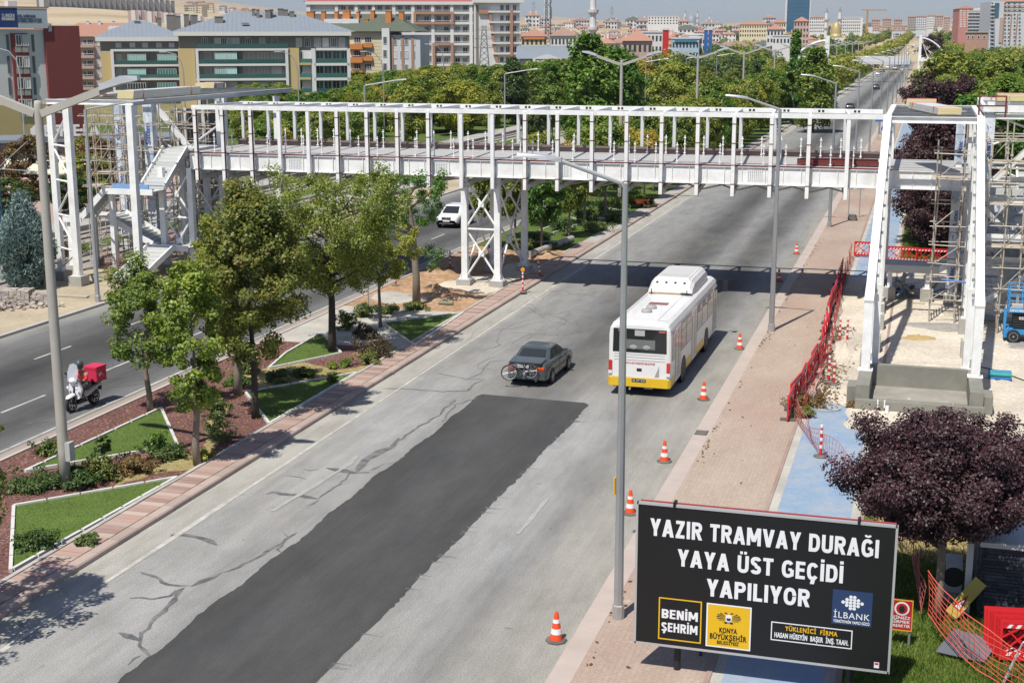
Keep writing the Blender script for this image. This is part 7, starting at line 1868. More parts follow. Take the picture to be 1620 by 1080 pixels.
# heavy condensed capitals drawn as broad pen strokes
def arc(cx, cy, rx, ry, a0, a1, n=12):
    o = []
    for k in range(n+1):
        a = R_(a0+(a1-a0)*k/n); c, q = math.cos(a), math.sin(a)
        o.append((cx+rx*math.copysign(abs(c)**.8, c), cy+ry*math.copysign(abs(q)**.8, q)))
    return o
def glyph(ch, t=.21):
    h = t/2; w_ = .66; base = {'Ğ': 'G', 'Ü': 'U', 'Ç': 'C', 'İ': 'I', 'i': 'I', 'Ş': 'S'}.get(ch, ch); S = []; D = []; Q = []
    vb = lambda x: Q.append((x-h, 0, x+h, 1)); hb = lambda y, x0, x1: Q.append((x0, y-h*.9, x1, y+h*.9))
    if base == 'Y': D += [((h, 1), (w_/2, .38)), ((w_-h, 1), (w_/2, .38))]; Q.append((w_/2-h, 0, w_/2+h, .45))
    elif base == 'A': w_ = .72; D += [((h, 0), (w_/2, 1)), ((w_-h, 0), (w_/2, 1))]; Q.append((.2, .2, w_-.2, .36))
    elif base == 'V': w_ = .70; D += [((h, 1), (w_/2, 0)), ((w_-h, 1), (w_/2, 0))]
    elif base == 'Z': w_ = .6; hb(1-h*.9, .03, w_-.03); hb(h*.9, .02, w_-.02); D.append(((.13, .1), (w_-.13, .9)))
    elif base == 'I': w_ = t; vb(h)
    elif base == 'T': w_ = .6; hb(1-h*.9, 0, w_); vb(w_/2)
    elif base == 'M': w_ = .86; vb(h); vb(w_-h); D += [((h+.03, 1), (w_/2, .22)), ((w_-h-.03, 1), (w_/2, .22))]
    elif base == 'N': vb(h); vb(w_-h); D.append(((h+.02, 1), (w_-h-.02, 0)))
    elif base == 'H': vb(h); vb(w_-h); hb(.52, h, w_-h)
    elif base == 'E': w_ = .54; vb(h); [hb(y, h, w_-(.04 if y == .52 else 0)) for y in (h*.9, .52, 1-h*.9)]
    elif base == 'L': w_ = .52; vb(h); hb(h*.9, h, w_)
    elif base in 'PRB':
        w_ = .64; vb(h); S.append([(h, 1-h)]+[(w_-.3, 1-h)]+arc(w_-.3, .70, .3-h, .30-h, 90, -90, 8)[1:-1]+[(w_-.3, .40+h), (h, .40+h)])
        if base == 'R': D.append(((w_-h+.01, 0), (w_-.30, .46)))
        if base == 'B': S.append([(h, .5)]+arc(w_-.3, .27, .3-h, .27-h, 90, -90, 8)+[(h, h)])
    elif base == 'D': vb(h); S.append([(h, 1-h)]+arc(w_-.34, .5, .34-h, .5-h, 90, -90, 12)+[(h, h)])
    elif base == 'U': S.append([(h, 1)]+arc(w_/2, .33, w_/2-h, .33-h, 180, 360, 10)+[(w_-h, 1)])
    elif base == 'O': w_ = .70; S.append(arc(w_/2, .5, w_/2-h, .5-h, 0, 364, 24))
    elif base == 'C': S.append(arc(w_/2, .5, w_/2-h, .5-h, 35, 325, 18))
    elif base == 'G': w_ = .70; S.append(arc(w_/2, .5, w_/2-h, .5-h, 38, 300, 16)+[(w_-h, .16), (w_-h, .48)]); Q.append((w_/2+.03, .40, w_-h, .55))
    elif base == 'S': w_ = .62; S.append(arc(w_/2, .735, w_/2-h, .265-h, 12, 260, 12)+arc(w_/2, .265, w_/2-h, .265-h, 80, -168, 12))
    if ch == 'Ü': Q += [(w_/2-.2, 1.08, w_/2-.04, 1.24), (w_/2+.04, 1.08, w_/2+.2, 1.24)]
    if ch in 'İi': Q.append((w_/2-h*.95, 1.08, w_/2+h*.95, 1.25)) if ch == 'İ' else None
    if ch == 'Ğ': S.append(arc(w_/2, 1.25, .16, .12, 195, 345, 6))
    if ch in 'ÇŞ': D.append(((w_/2-.02, -.22), (w_/2+.04, .05)))
    return w_, S, D, Q, t
def block_text(body, s0, s1, t_base, t_cap, mat=MAT_BBW, sp=.11, wsp=.5):
    X = 0.0; out = []
    for ch in body:
        if ch == ' ': X += wsp-sp; continue
        g = glyph(ch); out.append((X, g)); X += g[0]+sp
    k = BW*(s1-s0)/(X-sp); cap = BH*(t_base-t_cap); x0 = X0+BW*s0; z0 = Z1-BH*t_base
    for gx, (w_, S, D, Q, t) in out:
        mb = MB(); y = FY-.003; P = lambda x, z, yy: (x0+(gx+x)*k, yy, z0+z*cap)
        for a, b_, c, d in Q: y -= .0004; mb.poly([P(a, b_, y), P(c, b_, y), P(c, d, y), P(a, d, y)])
        for (ax, az), (bx2, bz) in D: y -= .0004; q = t*.56; mb.poly([P(ax-q, az, y), P(ax+q, az, y), P(bx2+q, bz, y), P(bx2-q, bz, y)])
        for pts in S:
            y -= .0004; L1 = []; R1 = []; n = len(pts); kw = t/2*(.55 if max(p_[1] for p_ in pts) > 1.1 else 1)
            for i in range(n):
                p_ = pts[max(0, i-1)]; q = pts[min(n-1, i+1)]; dx, dz = q[0]-p_[0], q[1]-p_[1]; l = math.hypot(dx, dz) or 1
                L1.append((pts[i][0]-dz/l*kw, pts[i][1]+dx/l*kw)); R1.append((pts[i][0]+dz/l*kw, pts[i][1]-dx/l*kw))
            for i in range(n-1): mb.poly([P(*R1[i], y), P(*R1[i+1], y), P(*L1[i+1], y), P(*L1[i], y)])
        mb.f = [f if (Vector(mb.v[f[1]])-Vector(mb.v[f[0]])).cross(Vector(mb.v[f[2]])-Vector(mb.v[f[0]])).y < 0 else f[::-1] for f in mb.f]
        part(mb, 'letter', mat, bb, fix=False)
block_text('YAZIR TRAMVAY DURAĞI', .055, .937, .222, .10); block_text('YAYA ÜST GEÇİDİ', .168, .81, .418, .298); block_text('YAPILIYOR', .287, .688, .607, .485)
def rect(s0, s1, t0, t1, mat, nm, y, w_=None):
    mb = MB(); a, b, c, d = X0+BW*s0, X0+BW*s1, Z1-BH*t1, Z1-BH*t0
    if w_:
        mb.box(a, FY-y-.003, c, b, FY-y, c+w_).box(a, FY-y-.003, d-w_, b, FY-y, d).box(a, FY-y-.003, c+w_+.0005, a+w_, FY-y, d-w_-.0005).box(b-w_, FY-y-.003, c+w_+.0005, b, FY-y, d-w_-.0005)
    else: mb.box(a, FY-y-.003, c, b, FY-y, d)
    return part(mb, nm, mat, bb)
rect(.096, .270, .653, .955, MAT_BBY, 'logo_border', .001, .028)
block_text('BENİM', .109, .255, .80, .735); block_text('ŞEHRİM', .109, .255, .895, .83)
rect(.289, .467, .655, .965, MAT_BBW, 'logo_border', .001, .03); rect(.2945, .4615, .664, .956, MAT_BBY, 'logo_panel', .0012)
bt('KONYA', .343, .412, .855, .82, MAT_BBK, .012, y=-.007); bt('BÜYÜKŞEHİR', .306, .450, .905, .868, MAT_BBK, .012, y=-.007); bt('BELEDİYESİ', .335, .420, .938, .915, MAT_BBK, .006, y=-.007)
# double headed eagle emblem
ex, ez = X0+BW*.378, Z1-BH*.745
MAT_EAG = M('emblem_black', (.03, .03, .03), .6)
eg = MB()
for s_ in (-1, 1):
    for k in range(6):
        a = R_(60-k*28); eg.prism([(ex+s_*(.06), FY-.0045, ez+.02-k*.012), (ex+s_*(.10+.16*max(.2, math.cos(a))), FY-.0045, ez+.10*math.sin(a)+.015), (ex+s_*(.12+.15*max(.2, math.cos(a))), FY-.0045, ez+.10*math.sin(a)-.012)], (0, -.003, 0))
    eg.prism([(ex+s_*.015, FY-.0045, ez+.06), (ex+s_*.05, FY-.0045, ez+.12), (ex+s_*.115, FY-.0045, ez+.105), (ex+s_*.06, FY-.0045, ez+.085)], (0, -.003, 0))
    eg.prism([(ex+s_*.03, FY-.0045, ez-.09), (ex+s_*.10, FY-.0045, ez-.15), (ex+s_*.03, FY-.0045, ez-.14)], (0, -.003, 0))
part(eg, 'emblem_wings', MAT_EAG, bb)
part(MB().prism([(ex-.055, FY-.0085, ez+.07), (ex-.075, FY-.0085, ez-.02), (ex-.03, FY-.0085, ez-.12), (ex+.03, FY-.0085, ez-.12), (ex+.075, FY-.0085, ez-.02), (ex+.055, FY-.0085, ez+.07)], (0, -.003, 0)), 'emblem_body', MAT_BBW, bb)
part(MB().prism([(ex-.05, FY-.0125, ez-.01), (ex+.05, FY-.0125, ez-.01), (ex+.035, FY-.0125, ez-.07), (ex-.035, FY-.0125, ez-.07)], (0, -.002, 0)).box(ex-.10, FY-.0145, ez-.115, ex+.10, FY-.0125, ez-.10), 'emblem_detail', MAT_EAG, bb)
rect(.775, .925, .463, .70, MAT_BBN, 'logo_panel', .001)
rows = [(0, 2), (1, 4), (2, 6), (3, 4), (4, 2)]
for r_, n_ in ((0, 2), (1, 4), (2, 6), (3, 4), (4, 2)):
    for k in range(n_):
        cx_ = X0+BW*.851+(k-(n_-1)/2)*.078; cz_ = Z1-BH*.505-r_*.064
        part(MB().lathe([(.037, 0), (.037, .003)], (cx_, FY-.0075, cz_), 12, 'y'), 'logo_dot', MAT_BBW, bb)
bt('İLBANK', .782, .918, .655, .613, MAT_BBW, .0, y=-.007); bt("TÜRKİYE'NİN YAPICI GÜCÜ", .782, .918, .688, .670, MAT_BBW, .01, y=-.007)
rect(.545, .857, .735, .866, MAT_BBW, 'logo_border', .001, .022)
bt('YÜKLENİCİ  FİRMA', .600, .800, .788, .757, MAT_BBY, .015); bt('HASAN HÜSEYİN  BAŞER  İNŞ. TAAH.', .560, .843, .842, .808, MAT_BBW, .008)
rect(.944, .963, .935, .975, MAT_BBW, 'print_mark', .001); rect(.9465, .9605, .939, .953, M('print_red2', (.55, .03, .03), .5), 'print_mark', .0045)

# ------------------------------------------------------------------ street lamps
MAT_LPC = M('lamp_concrete', (.42, .40, .35), .85, .1, 1.5, .15, 30, dirt=(.30, .28, .24), dirt_amt=.5)
MAT_HEAD = M('lamp_head', (.50, .51, .51), .4, .06, 2, metal=.3)
def double_lamp(label, x, y, z0=.1, h=12.0, arm=2.5, group=None, detail=True):
    t = thing('street_lamp', label, 'street lamp', (x, y, z0), 0, group)
    p_ = part(MB().lathe([(.175, 0), (.172, 1.2), (.125, h-.3), (.12, h-.1), (.09, h)], n=14 if detail else 8), 'pole', MAT_LPC, t, True, sm=detail)
    for s_ in (-1, 1):
        a = part(MB().beam((s_*.12, 0, h-.38), (s_*arm, 0, h+.42), .17, .22), 'arm', MAT_LPC, t, True)
        part(MB().loft([[(s_*(arm-.35), -.14, h+.30), (s_*(arm-.35), .14, h+.30), (s_*(arm-.3), .12, h+.50), (s_*(arm-.3), -.12, h+.50)], [(s_*(arm+.45), -.2, h+.52), (s_*(arm+.45), .2, h+.52), (s_*(arm+.42), .18, h+.74), (s_*(arm+.42), -.18, h+.74)], [(s_*(arm+.95), -.10, h+.62), (s_*(arm+.95), .10, h+.62), (s_*(arm+.93), .08, h+.74), (s_*(arm+.93), -.08, h+.74)]]), 'lamp_head', MAT_HEAD, a, True)
    if detail: part(MB().box(.15, -.14, .9, .32, .14, 1.5), 'switch_box', M('box_grey', (.42, .43, .42), .6), t, True)
    return t
double_lamp('tall concrete double arm street lamp in the front left flower bed', -25.28, 35.78)
for k in range(12):
    y = 117+41*k
    lb = 'concrete double arm lamp in the median, %s beyond the bridge' % ORD[k]
    if k == 0: d0 = double_lamp(lb, -25.0, y, detail=False, group='double arm lamps along the median')
    else: again(d0, (-25.0, y, .1), label=lb)
def steel_lamp(label, x, y, z0=.05, h=10.6, arm=1.6, rise=.5, s_=-1, group=None, r=.13):
    t = thing('street_lamp', label, 'street lamp', (x, y, z0), 0, group)
    part(MB().lathe([(r, 0), (r*.98, .9), (r*.55, h)], n=8), 'pole', MAT_GALV, t, True)
    part(MB().path([(0, 0, h-.12), (s_*.08, 0, h), (s_*arm, 0, h+rise)], [r*.5, r*.45, r*.38], 7), 'arm', MAT_GALV, t, True)
    part(MB().loft([[(s_*(arm-.1), -.06, h+rise-.06), (s_*(arm-.1), .06, h+rise-.06), (s_*(arm-.1), .06, h+rise+.05), (s_*(arm-.1), -.06, h+rise+.05)], [(s_*(arm+.25), -.15, h+rise), (s_*(arm+.25), .15, h+rise), (s_*(arm+.25), .13, h+rise+.1), (s_*(arm+.25), -.13, h+rise+.1)], [(s_*(arm+.95), -.13, h+rise+.08), (s_*(arm+.95), .13, h+rise+.08), (s_*(arm+.95), .1, h+rise+.15), (s_*(arm+.95), -.1, h+rise+.15)]]), 'lamp_head', MAT_HEAD, t, True)
    part(MB().lathe([(r*1.25, -.0), (r*1.25, .34), (r*1.05, .36)], n=8), 'collar', MAT_GALV, t, True)
    return t
a_ = steel_lamp('grey steel lamp post in front of the bus with arm over the road', -6.48, 30.95, r=.118)
part(MB().box(-6.64, 30.90, 3.2, -6.605, 31.0, 3.62), 'yellow_tag', M('tag_yellow', (.7, .4, .02), .5), a_)
steel_lamp('grey steel lamp post on the walkway right of the bus', -6.56, 66.23, r=.135)
y = 105.5; k = 0
while y < 480:
    lb = 'grey steel lamp post on the walkway, %s beyond the bridge' % ORD[k]
    if k == 0: s0 = steel_lamp(lb, -6.46, y, group='steel lamps along the walkway beyond the bridge')
    else: again(s0, (-6.46, y, .05), label=lb)
    y += 35.5; k += 1
steel_lamp('thin steel lamp post on the left pavement before the stair tower', -42.07, 63.56, .1, 10.2, 2.6, .4, 1, r=.13)
for k in range(6):
    lb = 'thin steel lamp post on the left pavement, %s behind the bridge' % ORD[k]
    if k == 0: s1 = steel_lamp(lb, -42.3, 102, .1, 10.2, 2.6, .4, 1, group='steel lamps along the left pavement')
    else: again(s1, (-42.3, 102+38*k, .1), label=lb)
def curved_lamp(label, u, dist, ztop, s_=-1, group=None):
    x, y, _ = GD(u, dist)
    t = thing('street_lamp', label, 'street lamp', (x, y, 0), R_(15), group)
    part(MB().path([(0, 0, 0), (0, 0, ztop-2.5), (s_*.25, 0, ztop-1.2), (s_*1.0, 0, ztop-.3), (s_*2.2, 0, ztop)], [.11, .08, .07, .06, .05], 7), 'pole', MAT_GALV, t, True)
    part(MB().cbox((s_*2.6, 0, ztop), (.9, .3, .14)), 'lamp_head', MAT_HEAD, t, True)
curved_lamp('curved lamp post in front of the red and white dormitory', 31, 150, 13.0); curved_lamp('curved lamp post before the blue roofed apartments, left one', 290, 190, 12.2)
curved_lamp('curved lamp post before the blue roofed apartments, right one', 471, 190, 12.2); curved_lamp('curved lamp post before the cream apartment house', 606, 190, 12.2); curved_lamp('curved lamp post before the tall white block', 702, 230, 13.0)

# tram catenary mast
ms = thing('tram_mast', 'blue lattice tram mast rising behind the blue spruce', 'mast', (-57.5, 76.3, .1))
MAT_MB = M('mast_blue', (.06, .16, .24), .5, .1, 2)
for sx in (-.17, .17):
    for sy in (-.12, .12): part(MB().box(sx-.05, sy-.04, 0, sx+.05, sy+.04, 8.6), 'mast_leg', MAT_MB, ms, True)
for k in range(9): part(MB().box(-.17, -.16, .5+k*.95, .17, -.125, .68+k*.95), 'batten', MAT_MB, ms, True)
part(MB().tube((.2, 0, 5.6), (2.6, 0, 7.4), .04).tube((.2, 0, 5.6), (3.4, 0, 5.5), .03).tube((-.2, 0, 5.6), (-1.6, 0, 6.6), .04), 'bracket', MAT_GALV, ms, True)
wr = MB()
for z, x in ((6.2, -54.6), (7.6, -54.6)): wr.path([(x, 40, z), (x, 76, z-.1), (x, 140, z-.3), (x, 260, z)], .014, 4)
single(wr, 'tram_wire', MAT_BLACK, 'thin overhead tram wires running behind the bridge', 'wire')
MATS['wire'] = MAT_BLACK

# signs
def road_sign(label, x, y, h, shape, mat, mark=None, z0=.05, size=.32, face=0.0, group=None):
    t = thing('road_sign', label, 'road sign', (x, y, z0), face, group)
    part(MB().tube((0, 0, 0), (0, 0, h), .032, n=8), 'post', MAT_GALV, t, True)
    if shape == 'round':
        part(MB().lathe([(size, -.05), (size, -.035)], (0, 0, h), 20, 'y'), 'plate', mat, t, True)
        part(MB().lathe([(size*.88, -.0535), (size*.88, -.0502)], (0, 0, h), 20, 'y'), 'disc', M('sign_blue', (.03, .14, .5), .4), t, True)
        part(MB().prism([(-.05, -.0565, h+.18), (.05, -.0565, h+.18), (.05, -.0565, h-.05), (.14, -.0565, h-.05), (0, -.0565, h-.22), (-.14, -.0565, h-.05), (-.05, -.0565, h-.05)], (0, .0025, 0)), 'arrow', MAT_CONEW, t, True)
    else:
        part(MB().box(-size, -.05, h-size, size, -.035, h+size), 'plate', mat, t, True)
        part(MB().prism([(-.12, -.055, h-.1), (.05, -.055, h-.1), (.14, -.055, h+.12), (-.02, -.055, h+.18)], (0, .004, 0)), 'symbol', MAT_CONEW, t, True)
    return t
MAT_SB = M('sign_blue', (.03, .14, .5), .4)
road_sign('round blue sign with white arrow on the far walkway', -5.0, 183, 2.6, 'round', MAT_CONEW, size=.45)
road_sign('square blue sign on the far walkway beyond the round one', -6.2, 200, 3.0, 'square', MAT_SB, size=.5)
road_sign('square blue sign in the median seen through the bridge', -24.0, 148, 2.8, 'square', MAT_SB, size=.5)
for lb, x, y in (('small grey post on the walkway behind the bridge girder, left one', -5.41, 111.7), ('small grey post on the walkway behind the bridge girder, right one', -4.59, 112.0)):
    t = thing('sign_post', lb, 'post', (x, y, .05)); part(MB().tube((0, 0, 0), (0, 0, 2.6), .035), 'post', MAT_GALV, t, True); part(MB().box(-.3, -.03, 2.2, .3, -.0, 2.6), 'plate', MAT_GALV, t, True)
t = thing('sign_post', 'bare grey sign post in the white pebbles of the median', 'post', (*G(583, 487, .1)[:2], .1)); part(MB().tube((0, 0, 0), (0, 0, 2.2), .04), 'post', MAT_GALV, t, True); part(MB().box(-.3, -.02, 2.0, .3, .02, 2.3), 'plate', MAT_GALV, t, True)
# red prohibition sign tied behind the billboard, with three lines of text
sg = thing('warning_sign', 'red notice board with white ring behind the billboard edge', 'notice', (.1, 31.2, 0))
part(MB().box(-.25, 0, .45, .30, .02, 1.22), 'plate', M('sign_red', (.45, .02, .02), .5), sg, True); part(MB().box(-.25, -.006, 1.19, .30, -.0005, 1.22).box(.275, -.006, .45, .30, -.0005, 1.189).box(-.25, -.006, .45, .274, -.0005, .475), 'border', M('sign_gold', (.6, .35, .05), .5), sg, True)
part(MB().lathe([(.17, -.01), (.17, -.006)], (.05, 0, 1.0), 18, 'y'), 'ring', MAT_CONEW, sg, True); part(MB().lathe([(.13, -.014), (.13, -.0105)], (.05, 0, 1.0), 18, 'y'), 'ring_centre', M('sign_red', (.45, .02, .02), .5), sg, True)
part(MB().ball((.05, -.015, .99), (.07, .004, .09), 8, 5), 'pictogram', MAT_BLACK, sg, True)
for i, s_ in enumerate(('İZİNSİZ', 'GİRMEK', 'YASAKTIR')): text(s_, 'lettering', MAT_CONEW, sg, (-.2, -.004, .74-.1*i), (R_(90), 0, 0), .1, .004, .001, fit=.45, cap=.07)
part(MB().tube((-.2, .05, 0), (-.2, .05, 1.2), .03).tube((.25, .05, 0), (.25, .05, 1.2), .03), 'post', MAT_GALV, sg, True)
# small black chevron stand on the walkway
cs = thing('sign_stand', 'black slatted sign stand on the walkway behind the billboard', 'sign stand', (-4.3, 29.9, .05), R_(10))
part(MB().box(-.42, -.03, 0, .42, .03, .05).box(-.03, -.5, 0, .03, .5, .04).box(-.03, -.03, .05, .03, .03, 1.2), 'base', MAT_BLACK, cs, True)
for k in range(5): part(MB().beam((-.02+.09*k, -.02, .28), (.1+.09*k, .02, 1.15), .04), 'slat', M('slat_olive', (.16, .13, .07), .7), cs, True)
# drain grate and manhole
gt = thing('drain_grate', 'dark drain grate in the kerb beside the third cone', 'drain grate', (-7.05, 47.7, .046)); part(MB().box(-.22, -.3, .0, .22, .3, .012), 'frame', M('cast_iron', (.09, .085, .08), .7, .2, 6), gt, True)
for k in range(6): part(MB().box(-.18, -.26+k*.09, .0125, .18, -.21+k*.09, .022), 'grate_bar', M('cast_iron_light', (.18, .17, .16), .7, .2, 6), gt, True)
mh = thing('manhole_ring', 'round manhole ring on the dusty end of the blue path', 'manhole', (-3.05, 52.4, .067)); part(MB().lathe([(.62, 0), (.62, .03), (.5, .03), (.5, 0)], n=24), 'ring', MAT_CONC, mh, True); part(MB().lathe([(.48, 0), (.48, .015)], n=24), 'cover', M('cover_blue', (.30, .37, .44), .8), mh, True)
# rolls on a pallet, cables, rubble
ro = thing('pallet_of_drums', 'pallet with blue and green rolls beside the right tower leg', 'pallet load', (3.55, 58.6, .07))
part(MB().box(-.5, -.35, 0, .5, .35, .10), 'pallet', MAT_PLANK, ro, True)
for k in range(4):
    for j in range(2): part(MB().tube((-.45, -.26+k*.17, .19+j*.16), (.45, -.26+k*.17, .19+j*.16), .08, n=10), 'roll', M(('roll_blue', 'roll_green')[(k+j) % 2], ((.03, .14, .42), (.05, .34, .28))[(k+j) % 2], .4, .2, 3), ro, True)
pu = thing('pump', 'small black pump on the limestone between the leg and the rolls', 'pump', (2.55, 58.4, .07)); part(MB().box(-.25, -.2, 0, .2, .2, .08).tube((-.25, 0, .22), (.22, 0, .22), .14, n=12).tube((0, 0, .3), (0, 0, .52), .05), 'body', MAT_BLACK, pu, True); part(MB().tube((.22, 0, .2), (.42, 0, .2), .09, n=10), 'motor', MAT_GALV, pu, True)
cbl = lambda P, lb, m_: single(MB().path(P, .022, 5), 'cable', m_, lb, 'cable')
cbl([(2.6, 61.3, .1), (3.6, 60.4, .1), (4.8, 58.6, .1), (6.0, 57.6, .1)], 'black cable curving from the right tower leg over the limestone', MAT_BLACK)
cbl([(2.4, 49.8, .1), (2.6, 51.2, .1), (3.4, 51.9, .1), (6, 52.2, .1)], 'black cable looping off the right edge behind the purple tree', MAT_BLACK)
cbl([(-2.8, 67.0, .1), (-2.6, 65.2, .11), (-2.75, 64.0, .1), (-2.95, 62.9, .1)], 'grey hose beside the pairs of red white posts', MAT_RUBBER)
rb = thing('board_offcuts', 'pile of blue grey board offcuts under the right stair landing', 'rubble', (-.5, 78.2, .07)); rr = random.Random(5)
for k in range(22):
    q = part(MB().box(-rr.uniform(.4, .9), -.12, -.012, rr.uniform(.3, .8), .12, .012), 'board', M(('offcut_blue', 'offcut_beige')[k % 3 == 0], ((.20, .27, .34), (.50, .45, .32))[k % 3 == 0], .6, .2, 2), rb, True)
    q.location = (rr.gauss(0, .65), rr.gauss(0, .5), .12+rr.uniform(0, .4)); q.rotation_euler = (rr.gauss(0, .35), rr.gauss(0, .35), rr.uniform(0, 3))
# paver stacks at the left
rr = random.Random(8)
MAT_BLK = M('paver_grey', (.42, .37, .32), .9, .15, 4, rand=.2)
bk_m = MB().box(-.1, -.1, 0, .1, .1, .09).mesh('paving_block', MAT_BLK)
def blockpile(label, x, y, nx, ny, nz, loose, rz=0.3):
    t = thing('paver_stack', label, 'paver stack', (x, y, .06), rz)
    for i in range(nx):
        for j in range(ny):
            for k in range(nz):
                if k == nz-1 and rr.random() < .25: continue
                if 0 < i < nx-1 and 0 < j < ny-1 and k < nz-2: continue
                inst(bk_m, 'paving_block', t, ((i-nx/2)*.207+rr.gauss(0, .01), (j-ny/2)*.207+rr.gauss(0, .01), k*.093), rr.gauss(0, .05))
    for k in range(loose):
        o = inst(bk_m, 'paving_block', t, (rr.gauss(-nx*.06, nx*.12), rr.gauss(-ny*.24, .28), rr.uniform(0, .3)), rr.uniform(0, 3)); o.rotation_euler = (rr.gauss(0, .4), rr.gauss(0, .4), rr.uniform(0, 3))
blockpile('neat stack of grey paving blocks beside the blue spruce', -45.9, 61.9, 9, 5, 9, 30)
blockpile('tumbling stack of paving blocks right of the neat one', -44.6, 62.3, 5, 4, 7, 25)
t = thing('loose_pavers', 'heap of loose paving blocks spilled before the stacks', 'paver heap', (-46.6, 60.3, .08))
for k in range(120):
    o = inst(bk_m, 'paving_block', t, (rr.gauss(0, .95), rr.gauss(0, .42), max(0, rr.gauss(.1, .14)))); o.rotation_euler = (rr.gauss(0, .6), rr.gauss(0, .6), rr.uniform(0, 3))
single(MB().box(-45.9, 64.2, .12, -43.2, 64.5, .2), 'plank', MAT_PLANK, 'long plank lying on the sand before the concrete footings', 'plank')
# logs and pipes beyond the trestle
for lb, a, b, r_ in (('grey concrete pipe lying in the median behind the trestle', (-23.9, 84.3, .34), (-23.1, 92.5, .30), .22), ('short dark pipe lying across the grey one in the median', (-25.3, 89.5, .3), (-23.0, 90.3, .35), .14)):
    single(MB().tube(a, b, r_, n=12), 'pipe', MAT_CONC, lb, 'pipe')
single(MB().tube((-24.2, 67.9, .2), (-23.4, 67.9, .2), .1, n=10), 'pipe_offcut', M('olive_pipe', (.20, .22, .14), .7), 'short olive pipe offcut on the red soil before the trestle', 'pipe')
mb = MB()
for k in range(10): mb.box(-8.6+0, 0, 0, -8.6, 0, 0) if False else None
wb_ = thing('wheelbarrow', 'orange wheelbarrow lying at the median edge beyond the bridge', 'wheelbarrow', (-22.3, 113, .12), .6)
part(MB().loft([[(-.5, -.3, .35), (.4, -.3, .35), (.4, .3, .35), (-.5, .3, .35)], [(-.7, -.4, .7), (.6, -.4, .7), (.6, .4, .7), (-.7, .4, .7)]]), 'tray', M('barrow_orange', (.75, .18, .02), .5), wb_, True)
part(MB().tube((.6, -.3, .5), (-1.1, -.3, .45), .03).tube((.6, .3, .5), (-1.1, .3, .45), .03).lathe([(.2, -.05), (.2, .05)], (.75, 0, .2), 12, 'y'), 'handles', MAT_BLACK, wb_, True)

# ------------------------------------------------------------------ stone clad kiosk at the lower right
ki = thing('kiosk', 'kiosk clad in dark stone under the purple tree with a white flat roof', 'kiosk', (2.0, 33.2, 0))
MAT_STN = M('dark_stone', (.055, .062, .075), .75, .3, 3, .4, 20, rand=.45)
MAT_ROOFW = M('kiosk_roof', (.62, .63, .64), .6, .1, 1.2, dirt=(.42, .43, .44), dirt_amt=.4)
KX0, KX1, KY0, KY1, KH = 1.95, 8.0, 33.35, 38.2, 1.95
part(MB().box(KX0+.05, KY0+.05, 0, KX1, KY1, KH), 'wall', M('kiosk_wall', (.05, .055, .065), .8), ki)
st_m = [MB().box(0, 0, 0, l, .05, .075).mesh('stone', MAT_STN) for l in (.22, .34, .48)]
rr = random.Random(14)
z = .02; nst = 0
while z < KH-.09:
    x = KX0+rr.uniform(0, .1)
    while x < 4.6:
        m_ = rr.randrange(3); l = (.22, .34, .48)[m_]
        if nst < 298:
            inst(st_m[m_], 'stone', ki, (x-2.0, KY0-.005-rr.uniform(0, .02)-33.2, z)); nst += 1
        x += l+.012
    z += .087
mb = MB(); z = .02
while z < KH-.09:
    y = KY0+.05
    while y < KY1: mb.box(KX0-.005-rr.uniform(0, .02), y, z, KX0+.048, y+.3, z+.075); y += .32
    z += .087
part(mb, 'side_stones', MAT_STN, ki)['kind'] = 'stuff'
part(MB().box(KX0-.08, KY0-.12, KH, KX1, KY1+.1, KH+.12), 'roof', MAT_ROOFW, ki); part(MB().box(KX0+.9, KY1-1.0, KH+.121, KX1, KY1, KH+.9), 'roof_sheet', M('roof_blue', (.20, .36, .58), .4, .15, 1), ki)
part(MB().box(KX0-.35, KY0+.2, .05, KX0-.2, KY0+.45, 1.9), 'downpipe', MAT_CONEW, ki)
ac = thing('air_conditioner', 'grey outdoor unit with round fan beside the kiosk wall', 'air conditioner', (1.35, 34.4, .05)); part(MB().box(-.2, -.35, .35, .2, .35, 1.1), 'casing', M('ac_grey', (.44, .46, .47), .5, .1, 3), ac, True); part(MB().lathe([(.26, -.36), (.26, -.352)], (0, 0, .75), 16, 'y').lathe([(.26, -.215), (.26, -.201)], (0, 0, .75), 16, 'x'), 'fan_grille', MAT_BLACK, ac, True); part(MB().box(-.22, -.3, 0, .22, .3, .34), 'stand', MAT_CONC, ac, True)
ys = thing('warning_sign', 'yellow board with a red triangle leaning by the kiosk corner', 'warning board', (1.35, 33.0, .3)); ys.rotation_euler = (R_(-15), R_(38), 0); ys.scale = (.75, .75, .75)
part(MB().box(-.22, 0, -.1, .22, .02, 1.35), 'board', M('board_yellow', (.55, .42, .10), .6, .1, 2), ys, True); part(MB().prism([(-.17, -.004, .15), (.17, -.004, .15), (0, -.004, .75)], (0, .003, 0)), 'triangle', M('sign_red', (.45, .02, .02), .5), ys, True); part(MB().prism([(-.10, -.0075, .2), (.10, -.0075, .2), (0, -.0075, .56)], (0, .003, 0)), 'triangle_centre', MAT_CONEW, ys, True)
single(MB().prism([(.95, 30.9, .16), (2.0, 30.75, .10), (2.35, 31.7, .22), (1.35, 32.0, .3)], (0, 0, .02)), 'metal_sheet', M('sheet_grey', (.22, .24, .28), .35, .1, 2, metal=.4), 'flat grey metal sheet lying on the grass below the kiosk', 'metal sheet')
single(MB().path([(2.35, 29.8, .05), (2.55, 30.05, .5), (2.75, 30.3, .9), (3.1, 29.95, .7), (3.4, 29.6, .5)], .03, 6), 'bent_pipe', MAT_GALV, 'bent grey steel pipe in front of the stacked red barriers', 'pipe')
